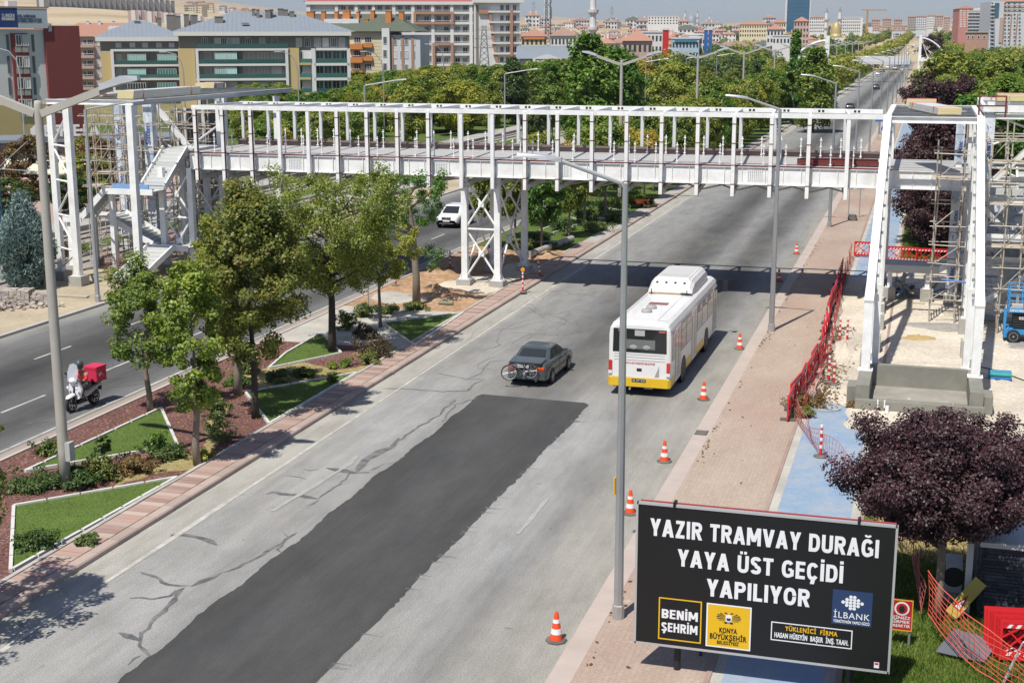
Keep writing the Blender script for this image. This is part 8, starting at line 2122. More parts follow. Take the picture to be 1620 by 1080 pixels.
ct = thing('cable_coil', 'dark coil of hose on the ground at the edge of the walkway', 'hose coil', (-5.0, 110, .06)); part(MB().path([(.35*math.cos(a)*(1-.01*a), .35*math.sin(a)*(1-.01*a), .05+.012*a) for a in np.linspace(0, 31, 90)], .05, 5), 'hose', MAT_RUBBER, ct, True)
# tram stop fence and low wall behind the left tower
fe = thing('railing', 'thin grey railing along the tram platform behind the bridge', 'railing', (-59.2, 86, .45))
for k in range(60): inst(bpy.data.meshes.get('rail_bar') or MB().box(-.02, -.02, 0, .02, .02, 1.1).mesh('rail_bar', MAT_GALV), 'rail_bar', fe, (0, k*1.5, 0))
part(MB().box(-59.22, 86, 1.5, -59.18, 176, 1.55).box(-59.22, 86, .95, -59.18, 176, .98), 'rail', MAT_GALV, fe)
# ================================================================== VEGETATION
LM = {
 'green': leafmat('leaf_green', [(0.038, 0.090, 0.013), (0.106, 0.210, 0.021), (0.197, 0.326, 0.038), (0.353, 0.448, 0.074)], .46),
 'maple': leafmat('leaf_maple', [(0.040, 0.084, 0.012), (0.116, 0.197, 0.021), (0.210, 0.306, 0.038), (0.366, 0.407, 0.067), (0.434, 0.366, 0.081)], .46),
 'rust': leafmat('leaf_rusty', [(.040, .068, .011), (.105, .155, .02), (.19, .235, .033), (.31, .30, .055), (.30, .19, .06)], .46),
 'olive': leafmat('leaf_olive', [(0.046, 0.081, 0.013), (0.125, 0.190, 0.024), (0.231, 0.299, 0.038), (0.393, 0.420, 0.067), (0.489, 0.461, 0.109)], .46),
 'yellow': leafmat('leaf_yellow', [(0.203, 0.217, 0.025), (0.380, 0.373, 0.040), (0.570, 0.516, 0.067), (0.678, 0.597, 0.122)], .46),
 'dark': leafmat('leaf_dark', [(0.023, 0.051, 0.014), (0.063, 0.115, 0.023), (0.103, 0.161, 0.032), (0.161, 0.218, 0.052)], .44),
 'purple': leafmat('leaf_purple', [(.020, .008, .010), (.050, .020, .025), (.085, .037, .043), (.13, .066, .068)], .25, .08),
 'blue': leafmat('needle_blue', [(.06, .11, .10), (.14, .215, .20), (.24, .33, .305), (.36, .46, .43)], .1, .1),
 'brown': leafmat('leaf_brown', [(.06, .04, .015), (.14, .085, .028), (.21, .13, .04), (.24, .17, .06)], .25, .2),
 'weed': leafmat('leaf_weed', [(.035, .058, .012), (.08, .125, .024), (.15, .20, .042), (.27, .27, .10)], .3, .3),
 'redweed': leafmat('leaf_redweed', [(.06, .03, .018), (.09, .05, .03), (.12, .07, .03), (.06, .07, .02)], .3, .2),
}
MAT_BARK = M('bark_grey', (.23, .19, .145), .9, .3, 5, .6, 14, dirt=(.12, .10, .075))
MAT_BARKD = M('bark_dark', (.06, .048, .038), .9, .3, 6, .7, 14)
def leaves_mesh(name, pos, nrm, size, mat, rg, shape='kite'):
    n = len(pos)
    t = rg.normal(size=(n, 3)); t -= (t*nrm).sum(1, keepdims=True)*nrm; t /= np.linalg.norm(t, axis=1, keepdims=True)+1e-9
    b = np.cross(nrm, t)
    s_ = (size*rg.uniform(.6, 1.3, n))[:, None]
    if shape == 'maple':      # five lobed leaf
        ang = np.array([0, 36, 72, 108, 144, 180, 216, 252, 288, 324])*math.pi/180; rad = np.array([1, .45, .9, .42, .6, .25, .6, .42, .9, .45])*.58
    elif shape == 'needle':
        ang = np.array([0, 70, 180, 290])*math.pi/180; rad = np.array([1.0, .2, .4, .2])
    else:
        ang = np.array([0, 75, 180, 285])*math.pi/180; rad = np.array([.62, .36, .48, .36])
    k = len(ang)
    V = np.empty((n, k, 3), np.float32)
    for i in range(k):
        V[:, i] = pos+s_*(math.cos(ang[i])*rad[i]*t+math.sin(ang[i])*rad[i]*b)+s_*nrm*(.14*(rad[i]-.4)*(-1 if i % 2 else 1))
    me = bpy.data.meshes.new(name)
    me.vertices.add(n*k); me.vertices.foreach_set('co', V.reshape(-1))
    me.loops.add(n*k); me.loops.foreach_set('vertex_index', np.arange(n*k, dtype=np.int32))
    me.polygons.add(n); me.polygons.foreach_set('loop_start', np.arange(0, n*k, k, dtype=np.int32)); me.polygons.foreach_set('loop_total', np.full(n, k, np.int32))
    me.update(); me.materials.append(mat)
    return me
def clumps(rg, n, h0, h1, rx, ry, prof='ovoid', off=(0, 0)):
    out = []
    while len(out) < n:
        f = rg.random()
        if prof == 'ovoid': w_ = math.sin(math.pi*min(1, f*.92+.08))**.6*(1.0-.25*f)
        elif prof == 'cone': w_ = max(.06, 1-f)**.85
        elif prof == 'round': w_ = math.sqrt(max(.02, 1-(2*f-1)**2))
        elif prof == 'spread': w_ = math.sqrt(max(.05, 1-(1.5*f-.75)**2))*(.6+.5*f)
        elif prof == 'full': w_ = math.sqrt(max(.06, 1-(2*f-1)**2*.9))
        else: w_ = math.sin(math.pi*min(1, f*.9+.07))**.4
        a = rg.uniform(0, 6.283); r = math.sqrt(rg.random())**.7
        if prof != 'full' and r < .45 and rg.random() < .55: continue
        out.append((off[0]+rx*w_*r*math.cos(a), off[1]+ry*w_*r*math.sin(a), h0+(h1-h0)*f))
    return np.array(out)
def crown(name, C, rad, per, size, mat, seed, shape='kite', up=.35, center=None):
    rg = np.random.default_rng(seed)
    n = len(C)*per
    c = np.repeat(C, per, 0)
    d = rg.normal(size=(n, 3)); d /= np.linalg.norm(d, axis=1, keepdims=True)
    cr_ = np.repeat(rg.uniform(.65, 1.25, len(C))*rad, per)
    r = (rg.random(n)**.42*cr_)[:, None]
    pos = c+d*r*np.array([1, 1, .78])
    ctr = C.mean(0) if center is None else np.array(center)
    out = pos-ctr; out /= np.linalg.norm(out, axis=1, keepdims=True)+1e-6
    nr = d*.5+out*.35+rg.normal(size=(n, 3))*.42+np.array([0, -.12, up])
    nr /= np.linalg.norm(nr, axis=1, keepdims=True)
    return leaves_mesh(name, pos, nr, size, mat, rg, shape)
def trunk_mb(rg, C, h0, r0, fork=None, lean=(0, 0), nl=7, top=.75):
    mb = MB()
    zt = max(p_[2] for p_ in C)
    zt = h0+(zt-h0)*top
    base = [(0, 0, -.1), (lean[0]*.05+rg.normal(0, .02), lean[1]*.05, h0*.35), (lean[0]*.4+rg.normal(0, .04), lean[1]*.4+rg.normal(0, .04), h0*.8), (lean[0], lean[1], h0+.25), (lean[0]*1.1+rg.normal(0, .1), lean[1]*1.1+rg.normal(0, .1), (h0+zt)/2), (lean[0]*1.1, lean[1]*1.1, zt)]
    mb.path(base, [r0*1.25, r0, r0*.86, r0*.72, r0*.4, r0*.12], 9)
    idx = rg.permutation(len(C))[:nl]
    for i in idx:
        c = C[i]; zz = min(max(h0*.85, c[2]-rg.uniform(.5, 1.6)), zt*.9)
        k = (zz-h0)/max(.1, zt-h0); s_ = (lean[0]*min(1.1, .6+k), lean[1]*min(1.1, .6+k), zz)
        m_ = ((s_[0]*.5+c[0]*.5)+rg.normal(0, .08), (s_[1]*.5+c[1]*.5)+rg.normal(0, .08), s_[2]*.6+c[2]*.4)
        rr_ = r0*(.5-.3*max(0, k))
        mb.path([s_, m_, tuple(c)], [rr_, rr_*.65, rr_*.2], 6)
    return mb
def tree(label, x, y, h0, h1, rx, kind, leaf=.17, nC=60, per=70, rad=.42, prof='ovoid', r0=.11, seed=1, shape='kite', cat='tree', nm='tree', off=(0, 0), lean=(0, 0), bark=None, ry=None, nl=9, z=.1, group=None, extra=None):
    rg = np.random.default_rng(seed)
    t = thing(nm, label, cat, (x, y, z), 0, group)
    C = clumps(rg, int(nC*1.7), h0, h1, rx, ry or rx, prof, off)
    top = C[C[:, 2] > h0+(h1-h0)*.35]; sp_ = top[rg.permutation(len(top))[:len(top)//4]]; ctr = np.array([off[0], off[1], h0+(h1-h0)*.3]); dv = sp_-ctr; dv /= np.linalg.norm(dv, axis=1, keepdims=True)
    C = np.vstack([C, sp_+dv*rad*1.0+np.array([0, 0, rad*.4]), sp_+dv*rad*.5+np.array([0, 0, rad*.2])])
    if extra is not None: C = np.vstack([C, np.array(extra)])
    me = crown('crown', C, rad*.78, int(per*1.75), leaf*.58, LM[kind], seed, 'kite', up=.5)
    inst(me, 'crown', t)
    part(trunk_mb(rg, C, h0, r0, lean=lean, nl=nl), 'trunk', bark or MAT_BARK, t, True, sm=True)
    return t
tree('slender maple left of the scooter lane in the median', -27.5, 44.5, 2.0, 5.3, 1.75, 'maple', .20, 50, 75, .46, 'ovoid', .11, 11, 'maple', bark=MAT_BARK)
tree('narrow young maple with bare lower trunk before the middle turf bed', -22.44, 39.0, 2.1, 6.6, .95, 'green', .20, 50, 70, .40, 'col', .12, 12, 'maple')
tree('tall rusty maple in the median with crown reaching over its neighbours', -23.25, 44.8, 2.4, 8.5, 2.05, 'rust', .21, 120, 80, .54, 'ovoid', .13, 13, 'maple', bark=MAT_BARKD)
tree('grey stemmed maple standing behind the rusty maple', -25.5, 47.75, 2.6, 6.9, 1.9, 'maple', .20, 60, 70, .48, 'ovoid', .16, 14, 'maple')
tree('broad dark forked tree in the middle of the median', -25.0, 55.8, 2.9, 7.7, 3.2, 'olive', .18, 150, 80, .58, 'spread', .17, 15, 'kite', off=(.1, .3), bark=MAT_BARKD, nl=14)
tree('thin stemmed tree in the pebbles beside the bright turf bed', -25.0, 61.6, 2.3, 5.4, 1.7, 'olive', .17, 48, 75, .4, 'round', .08, 16)
tree('leaning pollarded tree with sparse tufts on the red soil', -25.3, 67.5, 4.4, 6.9, 2.1, 'green', .18, 34, 70, .46, 'spread', .19, 17, lean=(-.3, .1), nl=12, extra=[(.75, .2, 2.7), (1.15, .3, 2.5), (1.0, -.1, 2.2), (.6, .4, 3.0), (1.3, .1, 2.9), (-1.3, .2, 4.0), (-1.6, 0, 4.4)])
tree('maple at the lower left corner casting shade on the kerb', -22.3, 24.6, 2.4, 7.4, 2.3, 'maple', .23, 52, 55, .5, 'ovoid', .13, 18, 'maple', off=(.75, .3))
tree('second maple beyond the lower left corner', -22.0, 20.2, 2.2, 7.6, 2.2, 'maple', .21, 70, 70, .5, 'ovoid', .13, 19, 'maple')
tree('maple at the left edge behind the double lamp post', -34.0+5.2, 30.5, 2.2, 6.2, 1.5, 'green', .2, 50, 70, .42, 'ovoid', .12, 20, 'maple')
# purple plum trees
tree('purple leaved plum tree behind the billboard', 1.0, 32.9, 2.1, 4.45, 2.1, 'purple', .125, 180, 170, .5, 'full', .105, 21, 'maple', nl=16, off=(-.05, .7), ry=1.9)
tree('large purple tree seen through the right tower frame', 1.3, 98.0, .9, 8.3, 3.4, 'purple', .30, 170, 75, .8, 'full', .2, 22, bark=MAT_BARKD)
tree('low purple tree over the grass behind the barrier panels', 1.3, 93.4, .7, 4.6, 2.3, 'purple', .25, 90, 70, .65, 'full', .15, 23, bark=MAT_BARKD)
tree('purple tree showing above the right tower roof', 1.6, 160, 2.5, 9.0, 4.2, 'purple', .4, 90, 70, .95, 'round', .2, 24, bark=MAT_BARKD)
tree('distant narrow purple tree beside the far footbridge', 1.0, 640, 2.5, 14.0, 5.0, 'purple', .9, 60, 50, 1.6, 'col', .25, 25, bark=MAT_BARKD)
# blue spruce
rg = np.random.default_rng(5)
t = thing('blue_spruce', 'dense blue spruce standing beside the paving block stacks', 'spruce', (-48.5, 66.4, .06))
C = np.vstack([clumps(rg, 330, .3, 4.4, 1.7, 1.7, 'ovoid'), clumps(rg, 120, 2.6, 5.3, 1.3, 1.3, 'cone')])
n = len(C)*70
d = rg.normal(size=(n, 3)); c = np.repeat(C, 70, 0); o_ = c-np.array([0, 0, 1.5]); o_ /= np.linalg.norm(o_, axis=1, keepdims=True)
pos = c+d*.15; ax = o_+rg.normal(size=(n, 3))*.35+np.array([0, 0, .45]); ax /= np.linalg.norm(ax, axis=1, keepdims=True)
nr = np.cross(ax, rg.normal(size=(n, 3))); nr /= np.linalg.norm(nr, axis=1, keepdims=True)
inst(leaves_mesh('foliage', pos, nr, .20, LM['blue'], rg, 'needle'), 'foliage', t)
part(MB().path([(0, 0, -.1), (0, 0, 2), (0, 0, 4.6)], [.16, .1, .03], 7), 'trunk', MAT_BARKD, t, True)

# --- shared far trees: crown variants
VAR = {}
def variant(prof, v):
    key = (prof, v)
    if key not in VAR:
        seed = sum(map(ord, prof))*7+v; rg = np.random.default_rng(seed)
        h0, h1, rx = {'ovoid': (1.0, 9.4, 2.9), 'round': (1.3, 8.9, 3.5), 'col': (.6, 9.6, 1.7), 'spread': (1.6, 8.8, 3.8), 'high': (3.6, 9.3, 2.8), 'cone': (.5, 9.9, 2.4)}[prof]
        C = clumps(rg, 120, h0, h1, rx, rx, prof)
        me = crown('crown', C, .80 if prof != 'cone' else .5, 82, .33, LM['green'], seed, up=.55)
        tm = trunk_mb(rg, C, h0, .17, nl=5).mesh('trunk', MAT_BARK, None, True); clean(tm)
        VAR[key] = (me, tm)
    return VAR[key]
TK = {'olive': 'olive tinted broadleaf tree', 'green': 'fresh green broadleaf tree', 'maple': 'green and yellow broadleaf tree', 'yellow': 'yellowing broadleaf tree', 'dark': 'dark green bushy tree', 'rust': 'rusty autumn tinted tree', 'brown': 'brown leaved tree', 'blue': 'blue green conifer'}
def far_tree(kind, x, y, h, prof, where, sc=1.0, v=None):
    v = random.randrange(2) if v is None else v
    cm, tm = variant(prof, v)
    t = thing('tree', '%s %s %s %s' % ('tall' if h > 7.6 else 'low', {'ovoid': 'egg shaped', 'round': 'round crowned', 'col': 'narrow', 'spread': 'wide', 'cone': 'pointed', 'high': 'high stemmed'}[prof], TK[kind], where), 'tree', (x, y, T(x, y)), random.uniform(0, 6.28), 'trees '+where)
    k = h/10.0
    for m_, n_ in ((cm, 'crown'), (tm, 'trunk')):
        o = inst(m_, n_, t); o.scale = (k*sc, k*sc, k)
        if n_ == 'crown': o.material_slots[0].link = 'OBJECT'; o.material_slots[0].material = LM[kind]
    return t
rr = random.Random(77)
def pick(d):
    r = rr.random()*sum(d.values())
    for k, w_ in d.items():
        r -= w_
        if r <= 0: return k
NT = 0
# median rows beyond the bridge
y = 87.0
while y < 330:
    for x in (-23.7, -27.0):
        if rr.random() < .9:
            far_tree(pick({'olive': 3, 'green': 4, 'maple': 4, 'yellow': 1}), x+rr.uniform(-.5, .5), y+rr.uniform(-1, 1), rr.uniform(5.8, 7.6)+min(2.4, (y-80)/80), pick({'high': 1}) if y < 150 else pick({'high': 2, 'round': 2}), 'in the median beyond the bridge', rr.uniform(.7, .9)); NT += 1
    y += 6.4 if y < 200 else 9.5
# wood between tram line and houses
cells = set()
def scatter(n, fx, fy, cond, mind, place):
    k = 0; tries = 0
    while k < n and tries < n*40:
        tries += 1
        x, y = rr.uniform(*fx), rr.uniform(*fy)
        c = (int(x//mind), int(y//mind))
        if c in cells or not cond(x, y): continue
        cells.add(c); place(x, y); k += 1
    return k
def colpx(x, y):
    q = np.array([x, y, -CAMH]); return 810+FPX*float(q@_r2)/float(q@_f)
def left_place(x, y):
    u = colpx(x, y)
    h = 6.0+rr.uniform(-.6, 1.4)+1.8*smooth(520, 700, u)+2.2*smooth(780, 900, u)
    far_tree(pick({'olive': 4, 'maple': 5, 'green': 3, 'yellow': 3.0}), x, y, h, pick({'ovoid': 3, 'round': 3, 'col': .6, 'spread': 1}), 'in the wood left of the tram line', rr.uniform(1.0, 1.3))
NT += scatter(125, (-140, -62.5), (112, 330), lambda x, y: colpx(x, y) > 395 and (y < 150 or colpx(x, y) > 560 or (y < 152)) and colpx(x, y) < 1130, 5.6, left_place)
NT += scatter(30, (-175, -62), (152, 262), lambda x, y: 385 < colpx(x, y) < 640, 5.5, lambda x, y: far_tree(pick({'olive': 3, 'maple': 3, 'green': 3, 'dark': 1}), x, y, rr.uniform(4.8, 6.6), 'round', 'before the apartment blocks', 1.15))
for lb, u, dist, vtop, kd, pf, sc_ in (('tall fresh green tree standing over the wood, twin crowned', 930, 178, 46, 'green', 'ovoid', 1.0), ('tall green tree right of the twin crowned one', 972, 182, 62, 'green', 'round', .95), ('broad yellow green tree behind the double lamp heads', 1070, 190, 90, 'maple', 'round', 1.05), ('dark tall tree at the pylon foot', 812, 230, 88, 'dark', 'ovoid', .9), ('tall yellow green tree left of the far avenue', 1290, 215, 70, 'maple', 'ovoid', 1.0), ('pointed tall tree left of the far avenue', 1258, 235, 50, 'green', 'cone', .8)):
    x, y, _ = GD(u, dist); t = far_tree(kd, x, y, VZ(vtop, dist), pf, 'x', sc_); t['label'] = lb; t['group'] = 'tall trees over the wood'
FAR = []
def mid_place(x, y): FAR.append((x, y, rr.uniform(7.5, 11.5), rr.choice(('green', 'maple', 'olive', 'dark', 'dark'))))
scatter(150, (-330, -46), (330, 760), lambda x, y: 1010 < colpx(x, y) < 1400, 8.5, mid_place)
scatter(130, (-420, -46), (760, 1700), lambda x, y: 1120 < colpx(x, y) < 1425, 15, mid_place)
scatter(150, (-900, -46), (1700, 3300), lambda x, y: 1130 < colpx(x, y) < 1440, 22, mid_place)
scatter(60, (-62, -44), (780, 3200), lambda x, y: True, 12, mid_place); scatter(60, (2, 14), (780, 3200), lambda x, y: True, 12, mid_place)
scatter(120, (-28, -22), (335, 3000), lambda x, y: True, 3, lambda x, y: FAR.append((x, y, 9.0, 'olive')))
def side_place(x, y):
    far_tree(pick({'olive': 3, 'maple': 3, 'green': 3, 'yellow': 1.5, 'dark': 1}), x, y, rr.uniform(6.5, 9.0), pick({'high': 3, 'round': 2}), 'between the left carriageway and the tram line', .85)
NT += scatter(22, (-48.5, -44.5), (150, 520), lambda x, y: True, 7.0, side_place)
def right_place(x, y):
    far_tree(pick({'olive': 2.5, 'maple': 2.5, 'green': 5, 'dark': 2.2, 'yellow': .7}), x, y, rr.uniform(6.5, 10.5)+(1.5 if y > 240 else 0), pick({'ovoid': 3, 'round': 3, 'cone': .5, 'spread': 1}), 'in the park right of the avenue', rr.uniform(.9, 1.25))
NT += scatter(80, (5, 75), (112, 330), lambda x, y: colpx(x, y) < 1680 and x > 4+(y-112)*.0, 6.2, right_place)
scatter(150, (3, 200), (330, 780), lambda x, y: colpx(x, y) < 1660, 8.5, mid_place)
scatter(110, (6, 280), (780, 1700), lambda x, y: 1478 < colpx(x, y) < 1650, 15, mid_place)
for kd in ('green', 'maple', 'olive', 'dark'):
    PP = []; NN = []; rg = np.random.default_rng(len(kd))
    for x, y, h, k_ in FAR:
        if k_ != kd: continue
        n = 750 if y < 780 else 320
        d = rg.normal(size=(n, 3)); d /= np.linalg.norm(d, axis=1, keepdims=True); lump = 1+.22*np.sin(d[:, 0]*5+x)*np.cos(d[:, 1]*4+y)+.15*np.sin(d[:, 2]*6+x*y)
        q = d*np.array([h*.36, h*.36, h*.42])*(lump*rg.random(n)**.22)[:, None]+np.array([x, y, T(x, y)+h*.56]); PP.append(q); NN.append(d*.6+rg.normal(size=(n, 3))*.4+np.array([0, -.1, .5]))
    PP = np.vstack(PP); NN = np.vstack(NN); NN /= np.linalg.norm(NN, axis=1, keepdims=True)
    me = leaves_mesh('distant_wood', PP, NN, np.where(PP[:, 1] < 780, .85, 1.6), LM[kd], rg); o = bpy.data.objects.new('distant_wood', me); COL.objects.link(o); o['kind'] = 'stuff'
for lb, x, y, h, kd, pf, sc_ in (('big olive tree leaning over the far walkway', 3.0, 222, 13.0, 'olive', 'round', 1.15), ('second olive tree on the far walkway edge', 2.5, 190, 10.0, 'olive', 'round', 1.0), ('pale yellow bush like tree above the far right panels', 22, 150, 7.6, 'yellow', 'round', .9), ('dark tree at the right edge above the far panels', 30, 150, 8.2, 'dark', 'round', 1.1), ('dark tree above the lift tower roof', 12, 130, 7.5, 'green', 'ovoid', 1.0)):
    t = far_tree(kd, x, y, h, pf, 'x', sc_); t['label'] = lb; t['group'] = 'trees along the far walkway'
# left middle: brown trees, hedges by the tram stop
for lb, x, y, h, kd, pf, sc_ in (('brown leaved tree at the left edge before the coffee terrace', -72.5, 95, 6.6, 'brown', 'ovoid', 1.1), ('second brown leaved tree behind the tram mast', -74.5, 104, 6.2, 'brown', 'round', 1.1), ('brown leaved tree left of the tower columns', -70.5, 108, 5.6, 'brown', 'round', 1.0), ('olive shrub tree behind the left tower scaffold', -69, 104, 4.6, 'olive', 'round', 1.3), ('dark shrub tree between mast and tower', -68.5, 92, 3.6, 'dark', 'round', 1.7), ('low dark shrub tree behind the tower bracing', -66, 97, 3.4, 'dark', 'round', 1.7), ('rusty tree beside the coffee terrace', -78, 118, 5.2, 'rust', 'round', 1.2), ('dark conifer like tree beside the mast', -71, 88, 4.0, 'blue', 'cone', 1.2),
    ('small dark tree before the salmon apartments', -97, 178, 5.5, 'dark', 'round', 1.2), ('green tree before the salmon apartments, right one', -93, 184, 6.0, 'green', 'round', 1.1), ('yellow tree behind the wrapped column', -86, 168, 5.4, 'yellow', 'ovoid', .9), ('dark tree before the blue roofed wing', -84, 172, 5.0, 'dark', 'round', 1.2)):
    t = far_tree(kd, x, y, h, pf, 'x', sc_); t['label'] = lb; t['group'] = 'trees by the tram stop'

# --- shrubs and weeds of the median
def shrub(label, x, y, r, h, kind, n=26, per=60, leaf=.10, z=.1, shape='kite', seed=None, nm='shrub', cat='shrub', group=None, stemmy=False):
    seed = seed or int(abs(x*131+y*977)) % 9999
    rg = np.random.default_rng(seed)
    t = thing(nm, label, cat, (x, y, z), 0, group)
    C = np.array([(rg.normal(0, r*.45), rg.normal(0, r*.45), rg.uniform(.12, .92)*h*(1-.25*rg.random())) for _ in range(n)])
    me = crown('foliage', C, r*.32, per, leaf, LM[kind], seed, shape, up=.6, center=(0, 0, 0))
    inst(me, 'foliage', t)
    mb = MB()
    for c in C[::3]: mb.path([(c[0]*.3, c[1]*.3, -.05), (c[0]*.8, c[1]*.8, c[2]*.6), tuple(c)], [.012, .009, .004], 4)
    part(mb, 'stems', MAT_BARK, t, True, fix=False)
    return t
SG = 'shrubs and weeds in the median beds'
for lb, u, v, r, h, kd, lf in (
    ('feathery dark green shrub right of the narrow maple trunk', 348, 695, .62, 1.15, 'dark', .07), ('pale feathery weed above the dark shrub', 345, 660, .5, .8, 'weed', .08), ('weeds right of the double lamp post foot', 150, 760, .75, .75, 'weed', .10),
    ('tall spiky weed in front of the middle turf bed', 163, 745, .3, 1.35, 'dark', .10), ('dark weeds at the lamp post switch box', 128, 770, .6, .7, 'dark', .09), ('grey brown dead weeds between two turf beds', 215, 745, .65, .55, 'brown', .09), ('low green weeds beside the middle turf edge', 265, 725, .65, .5, 'weed', .09),
    ('leafy weed against the middle turf edge', 248, 715, .4, .7, 'green', .09), ('dark low bush at the left frame edge', 30, 775, .9, .4, 'dark', .09), ('second dark low bush near the left frame edge', 75, 770, .8, .45, 'dark', .09), ('bush lying over the nearest turf bed edge', 62, 868, .5, .6, 'dark', .08),
    ('grass tuft at the kerb in front of the nearest turf bed', 140, 862, .3, .3, 'weed', .09), ('weeds at the left edge of the median by the scooter lane', 80, 720, .5, .5, 'weed', .09), ('yellowish weeds at the narrow maple trunk', 322, 728, .35, .4, 'yellow', .08),
    ('reddish bush at the kerb before the pebble bed', 590, 565, .85, 1.0, 'redweed', .09), ('green weeds in front of the reddish bush', 585, 575, .5, .6, 'weed', .08), ('tall green plants left of the thin stemmed tree', 548, 522, .55, 1.0, 'weed', .10), ('brown dry plant below the thin stemmed tree', 575, 535, .55, .9, 'redweed', .09),
    ('row of low weeds behind the shaded turf bed, left', 440, 603, .55, .5, 'dark', .09), ('row of low weeds behind the shaded turf bed, right', 482, 597, .5, .45, 'weed', .08), ('small round shrub on the dry strip, left one', 527, 583, .22, .35, 'green', .07), ('small round shrub on the dry strip, right one', 547, 580, .22, .35, 'green', .07),
    ('low weeds before the leaning tree, left', 610, 495, .7, .4, 'dark', .09), ('low weeds before the leaning tree, right', 655, 490, .6, .4, 'weed', .09), ('tall weeds before the leaning tree', 575, 500, .6, .7, 'dark', .1),
    ('thin weed at the turf tip by the kerb', 525, 606, .25, .5, 'weed', .08), ('low weeds by the left lane behind the red bed', 395, 590, .6, .6, 'weed', .09), ('bushy weeds at the white pebbles edge', 372, 610, .5, .5, 'green', .09)):
    x, y, _ = G(u, v, .1); shrub(lb, x, y, r, h, kd, leaf=lf, group=SG, n=34, per=52)
for i, (u, v, r, h, kd) in enumerate(((890, 365, 1.1, 1.0, 'dark'), (925, 352, 1.2, 1.1, 'dark'), (955, 335, 1.3, 1.1, 'dark'), (985, 328, 1.2, 1.2, 'green'), (1003, 322, 1.0, 1.2, 'green'), (850, 385, .9, .8, 'dark'), (830, 395, .9, .7, 'weed'), (945, 365, 1.1, .7, 'dark'), (975, 352, .9, .7, 'dark'), (1025, 328, .8, .9, 'redweed'), (870, 395, .6, .5, 'weed'))):
    x, y, _ = G(u, v, .1); shrub(('%s bush in the planting behind the trestle, %s' % ({'dark': 'dark green', 'green': 'bright green', 'weed': 'weedy', 'redweed': 'reddish'}[kd], ('beside the first trunk', 'between the two trunks', 'behind the pipe', 'under the bridge girder', 'right of the slim trunk', 'at the left edge', 'before the left trunk', 'along the turf edge', 'near the kerb', 'at the dark shade', 'at the pipe end')[i])), x, y, r, h, kd, leaf=.14, group='bushes behind the trestle', n=36, per=45)
shrub('yellow green low shrub beside the blue spruce', *G(8, 480)[:2], .9, .7, 'yellow', leaf=.09, n=40); shrub('clipped dark red hedge behind the first tower column', *G(100, 405)[:2], 1.5, .9, 'redweed', leaf=.09, n=60)
shrub('second part of the dark red hedge by the tram stop', *G(75, 412)[:2], 1.3, .9, 'redweed', leaf=.09, n=50)
shrub('dry weeds around the end of the barrier row', *G(1275, 640)[:2], .9, .3, 'brown', leaf=.08, n=40, z=.06); shrub('green weeds at the blue path end', *G(1268, 660)[:2], .5, .35, 'weed', leaf=.08, n=25, z=.06)
shrub('dry leaves heaped left of the concrete pit', *G(1352, 645)[:2], .4, .2, 'brown', leaf=.09, n=20, z=.06)

# --- grass blades at the lower right and leaf litter
def blades(name, pts, hmin, hmax, mat, rg, wdt=.012):
    n = len(pts); a = rg.uniform(0, 6.283, n); h = rg.uniform(hmin, hmax, n); lx, ly = rg.normal(0, .35, n)*h, rg.normal(0, .35, n)*h
    V = np.empty((n, 3, 3), np.float32)
    V[:, 0] = pts; V[:, 1] = pts; V[:, 2] = pts
    V[:, 0, 0] -= np.cos(a)*wdt; V[:, 0, 1] -= np.sin(a)*wdt; V[:, 1, 0] += np.cos(a)*wdt; V[:, 1, 1] += np.sin(a)*wdt
    V[:, 2, 0] += lx; V[:, 2, 1] += ly; V[:, 2, 2] += h
    me = bpy.data.meshes.new(name); me.vertices.add(n*3); me.vertices.foreach_set('co', V.reshape(-1)); me.loops.add(n*3); me.loops.foreach_set('vertex_index', np.arange(n*3, dtype=np.int32))
    me.polygons.add(n); me.polygons.foreach_set('loop_start', np.arange(0, n*3, 3, dtype=np.int32)); me.polygons.foreach_set('loop_total', np.full(n, 3, np.int32)); me.update(); me.materials.append(mat)
    o = bpy.data.objects.new(name, me); COL.objects.link(o); o['kind'] = 'stuff'; return o
LMG = leafmat('grass_blade', [(.05, .09, .012), (.095, .16, .02), (.16, .24, .03), (.26, .27, .06)], .35, 0)
LMT = leafmat('turf_blade', [(.08, .13, .025), (.14, .20, .04), (.21, .27, .07)], .3, 0)
LMD = leafmat('grass_blade_dry', [(.24, .19, .08), (.38, .29, .12), (.48, .38, .18)], .2, 0)
rg = np.random.default_rng(8)
n = 60000; P_ = np.column_stack([rg.uniform(-1.0, 6.5, n), 26+12.0*rg.random(n)**1.0, np.full(n, .045)])
k = rg.random(n) < np.clip((38.5-P_[:, 1])/3+.1, 0, 1); blades('grass', P_[k], .05, .14, LMG, rg, .013)
n = 26000; P_ = np.column_stack([rg.uniform(-.8, 8, n), rg.uniform(36.5, 47.5, n), np.full(n, .06)]); blades('dry_grass', P_, .04, .10, LMD, rg, .014)
for Q in TURF[:5]:
    q = np.array(Q); n = int(9000*min(1, 40/np.linalg.norm(q.mean(0)))); P_ = np.column_stack([rg.uniform(q[:, 0].min(), q[:, 0].max(), n), rg.uniform(q[:, 1].min(), q[:, 1].max(), n), np.full(n, .135)])
    sg_ = np.array([np.cross(np.append(q[(i+1) % len(q)]-q[i], 0), np.column_stack([P_[:, :2]-q[i], np.zeros(n)]))[:, 2] for i in range(len(q))]); blades('turf_blades', P_[(sg_ > 0).all(0) | (sg_ < 0).all(0)], .015, .045, LMT, rg, .012)
n = 16000; P_ = np.column_stack([rg.uniform(-1.0, 6, n), rg.uniform(90, 112, n), np.full(n, .045)]); blades('grass', P_, .10, .25, LMG, rg, .03)
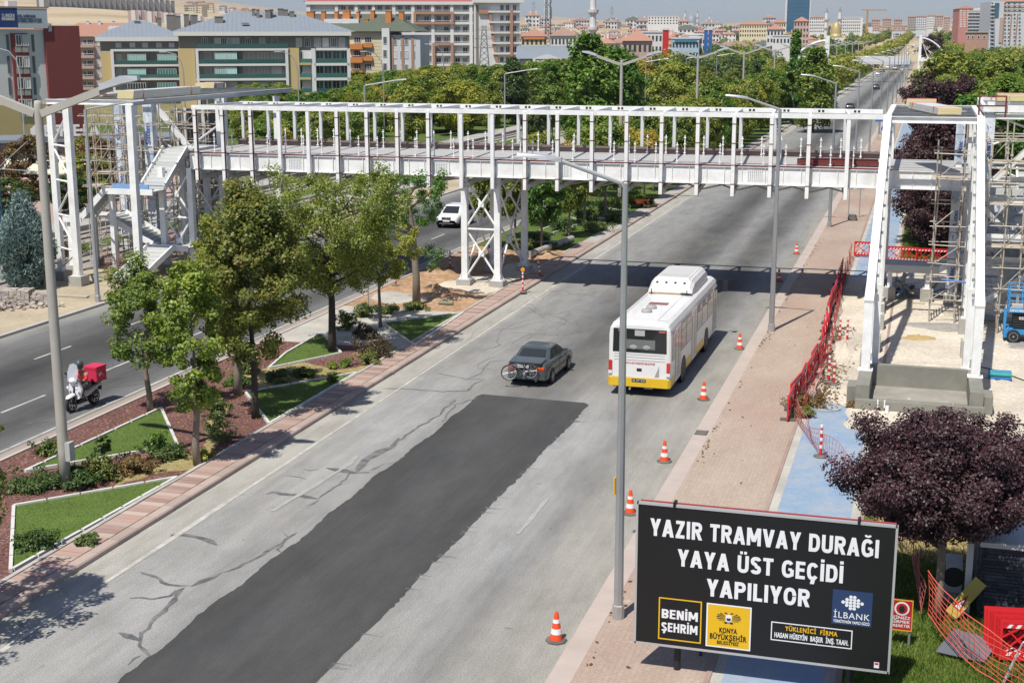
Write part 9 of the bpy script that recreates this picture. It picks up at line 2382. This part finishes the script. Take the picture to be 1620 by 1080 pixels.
def litter(name, pts, size, mat, seed):
    rg = np.random.default_rng(seed); n = len(pts); nr = rg.normal(size=(n, 3))*.35+np.array([0, 0, 1]); nr /= np.linalg.norm(nr, axis=1, keepdims=True)
    me = leaves_mesh(name, pts, nr, size, mat, rg); o = bpy.data.objects.new(name, me); COL.objects.link(o); o['kind'] = 'stuff'
rg = np.random.default_rng(4)
n = 420; yy = rg.uniform(28, 100, n); x = np.where(rg.random(n) < .45, -6.72+np.abs(rg.normal(0, .12, n)), rg.uniform(-6.7, -3.9, n)); kk = rg.random(n) < .35+.6*(np.sin(yy*.7)+np.sin(yy*.31) > .6); litter('fallen_leaves', np.column_stack([x, yy, np.full(n, .075)])[kk & ((x < -6.3) | (rg.random(n) < .3))], .11, LM['brown'], 3)
n = 1500; litter('fallen_leaves', np.column_stack([-3.55+np.abs(rg.normal(0, .45, n)), rg.uniform(52, 68, n), np.full(n, .095)]), .11, LM['brown'], 5)
n = 1600; litter('fallen_leaves', np.column_stack([rg.uniform(-28.8, -22.5, n), rg.uniform(33, 57, n), np.full(n, .125)]), .07, LM['yellow'], 6)
n = 2200; x = rg.uniform(-28.7, -22.4, n); litter('mulch_chips', np.column_stack([x, rg.uniform(30, 57, n), np.full(n, .118)]), .075, M('chip_pale', (.30, .20, .17), .9, .3, 9), 7)
# small stones on the limestone
mb = MB(); rr2 = random.Random(40)
for k in range(2200):
    x, y = rr2.uniform(-3.6, 9), rr2.uniform(50, 88); s_ = rr2.uniform(.02, .06)+(.10 if rr2.random() < .04 else 0)
    if y < 53 and x < -1.5: continue
    mb.add([(x-s_, y-s_*.7, .06), (x+s_, y-s_*.5, .06), (x+s_*.4, y+s_, .06), (x+rr2.uniform(-.3, .3)*s_, y, .06+s_)], [(0, 1, 3), (1, 2, 3), (2, 0, 3)])
o = part(mb, 'loose_stones', MAT_CREAM, None, fix=False); o['kind'] = 'stuff'
# ------------------------------------------------------------------ haze over the plain
hz = bpy.data.materials.new('haze'); hz.use_nodes = True; nt = hz.node_tree; nt.nodes.remove(nt.nodes['Principled BSDF'])
pv = nt.nodes.new('ShaderNodeVolumePrincipled'); pv.inputs['Color'].default_value = (.80, .86, .95, 1); pv.inputs['Density'].default_value = 0.00007; pv.inputs['Anisotropy'].default_value = .3
nt.links.new(pv.outputs[0], nt.nodes['Material Output'].inputs['Volume'])
o = part(MB().box(-6500, -120, -2, 6500, 9400, 420), 'haze', hz); o['kind'] = 'stuff'
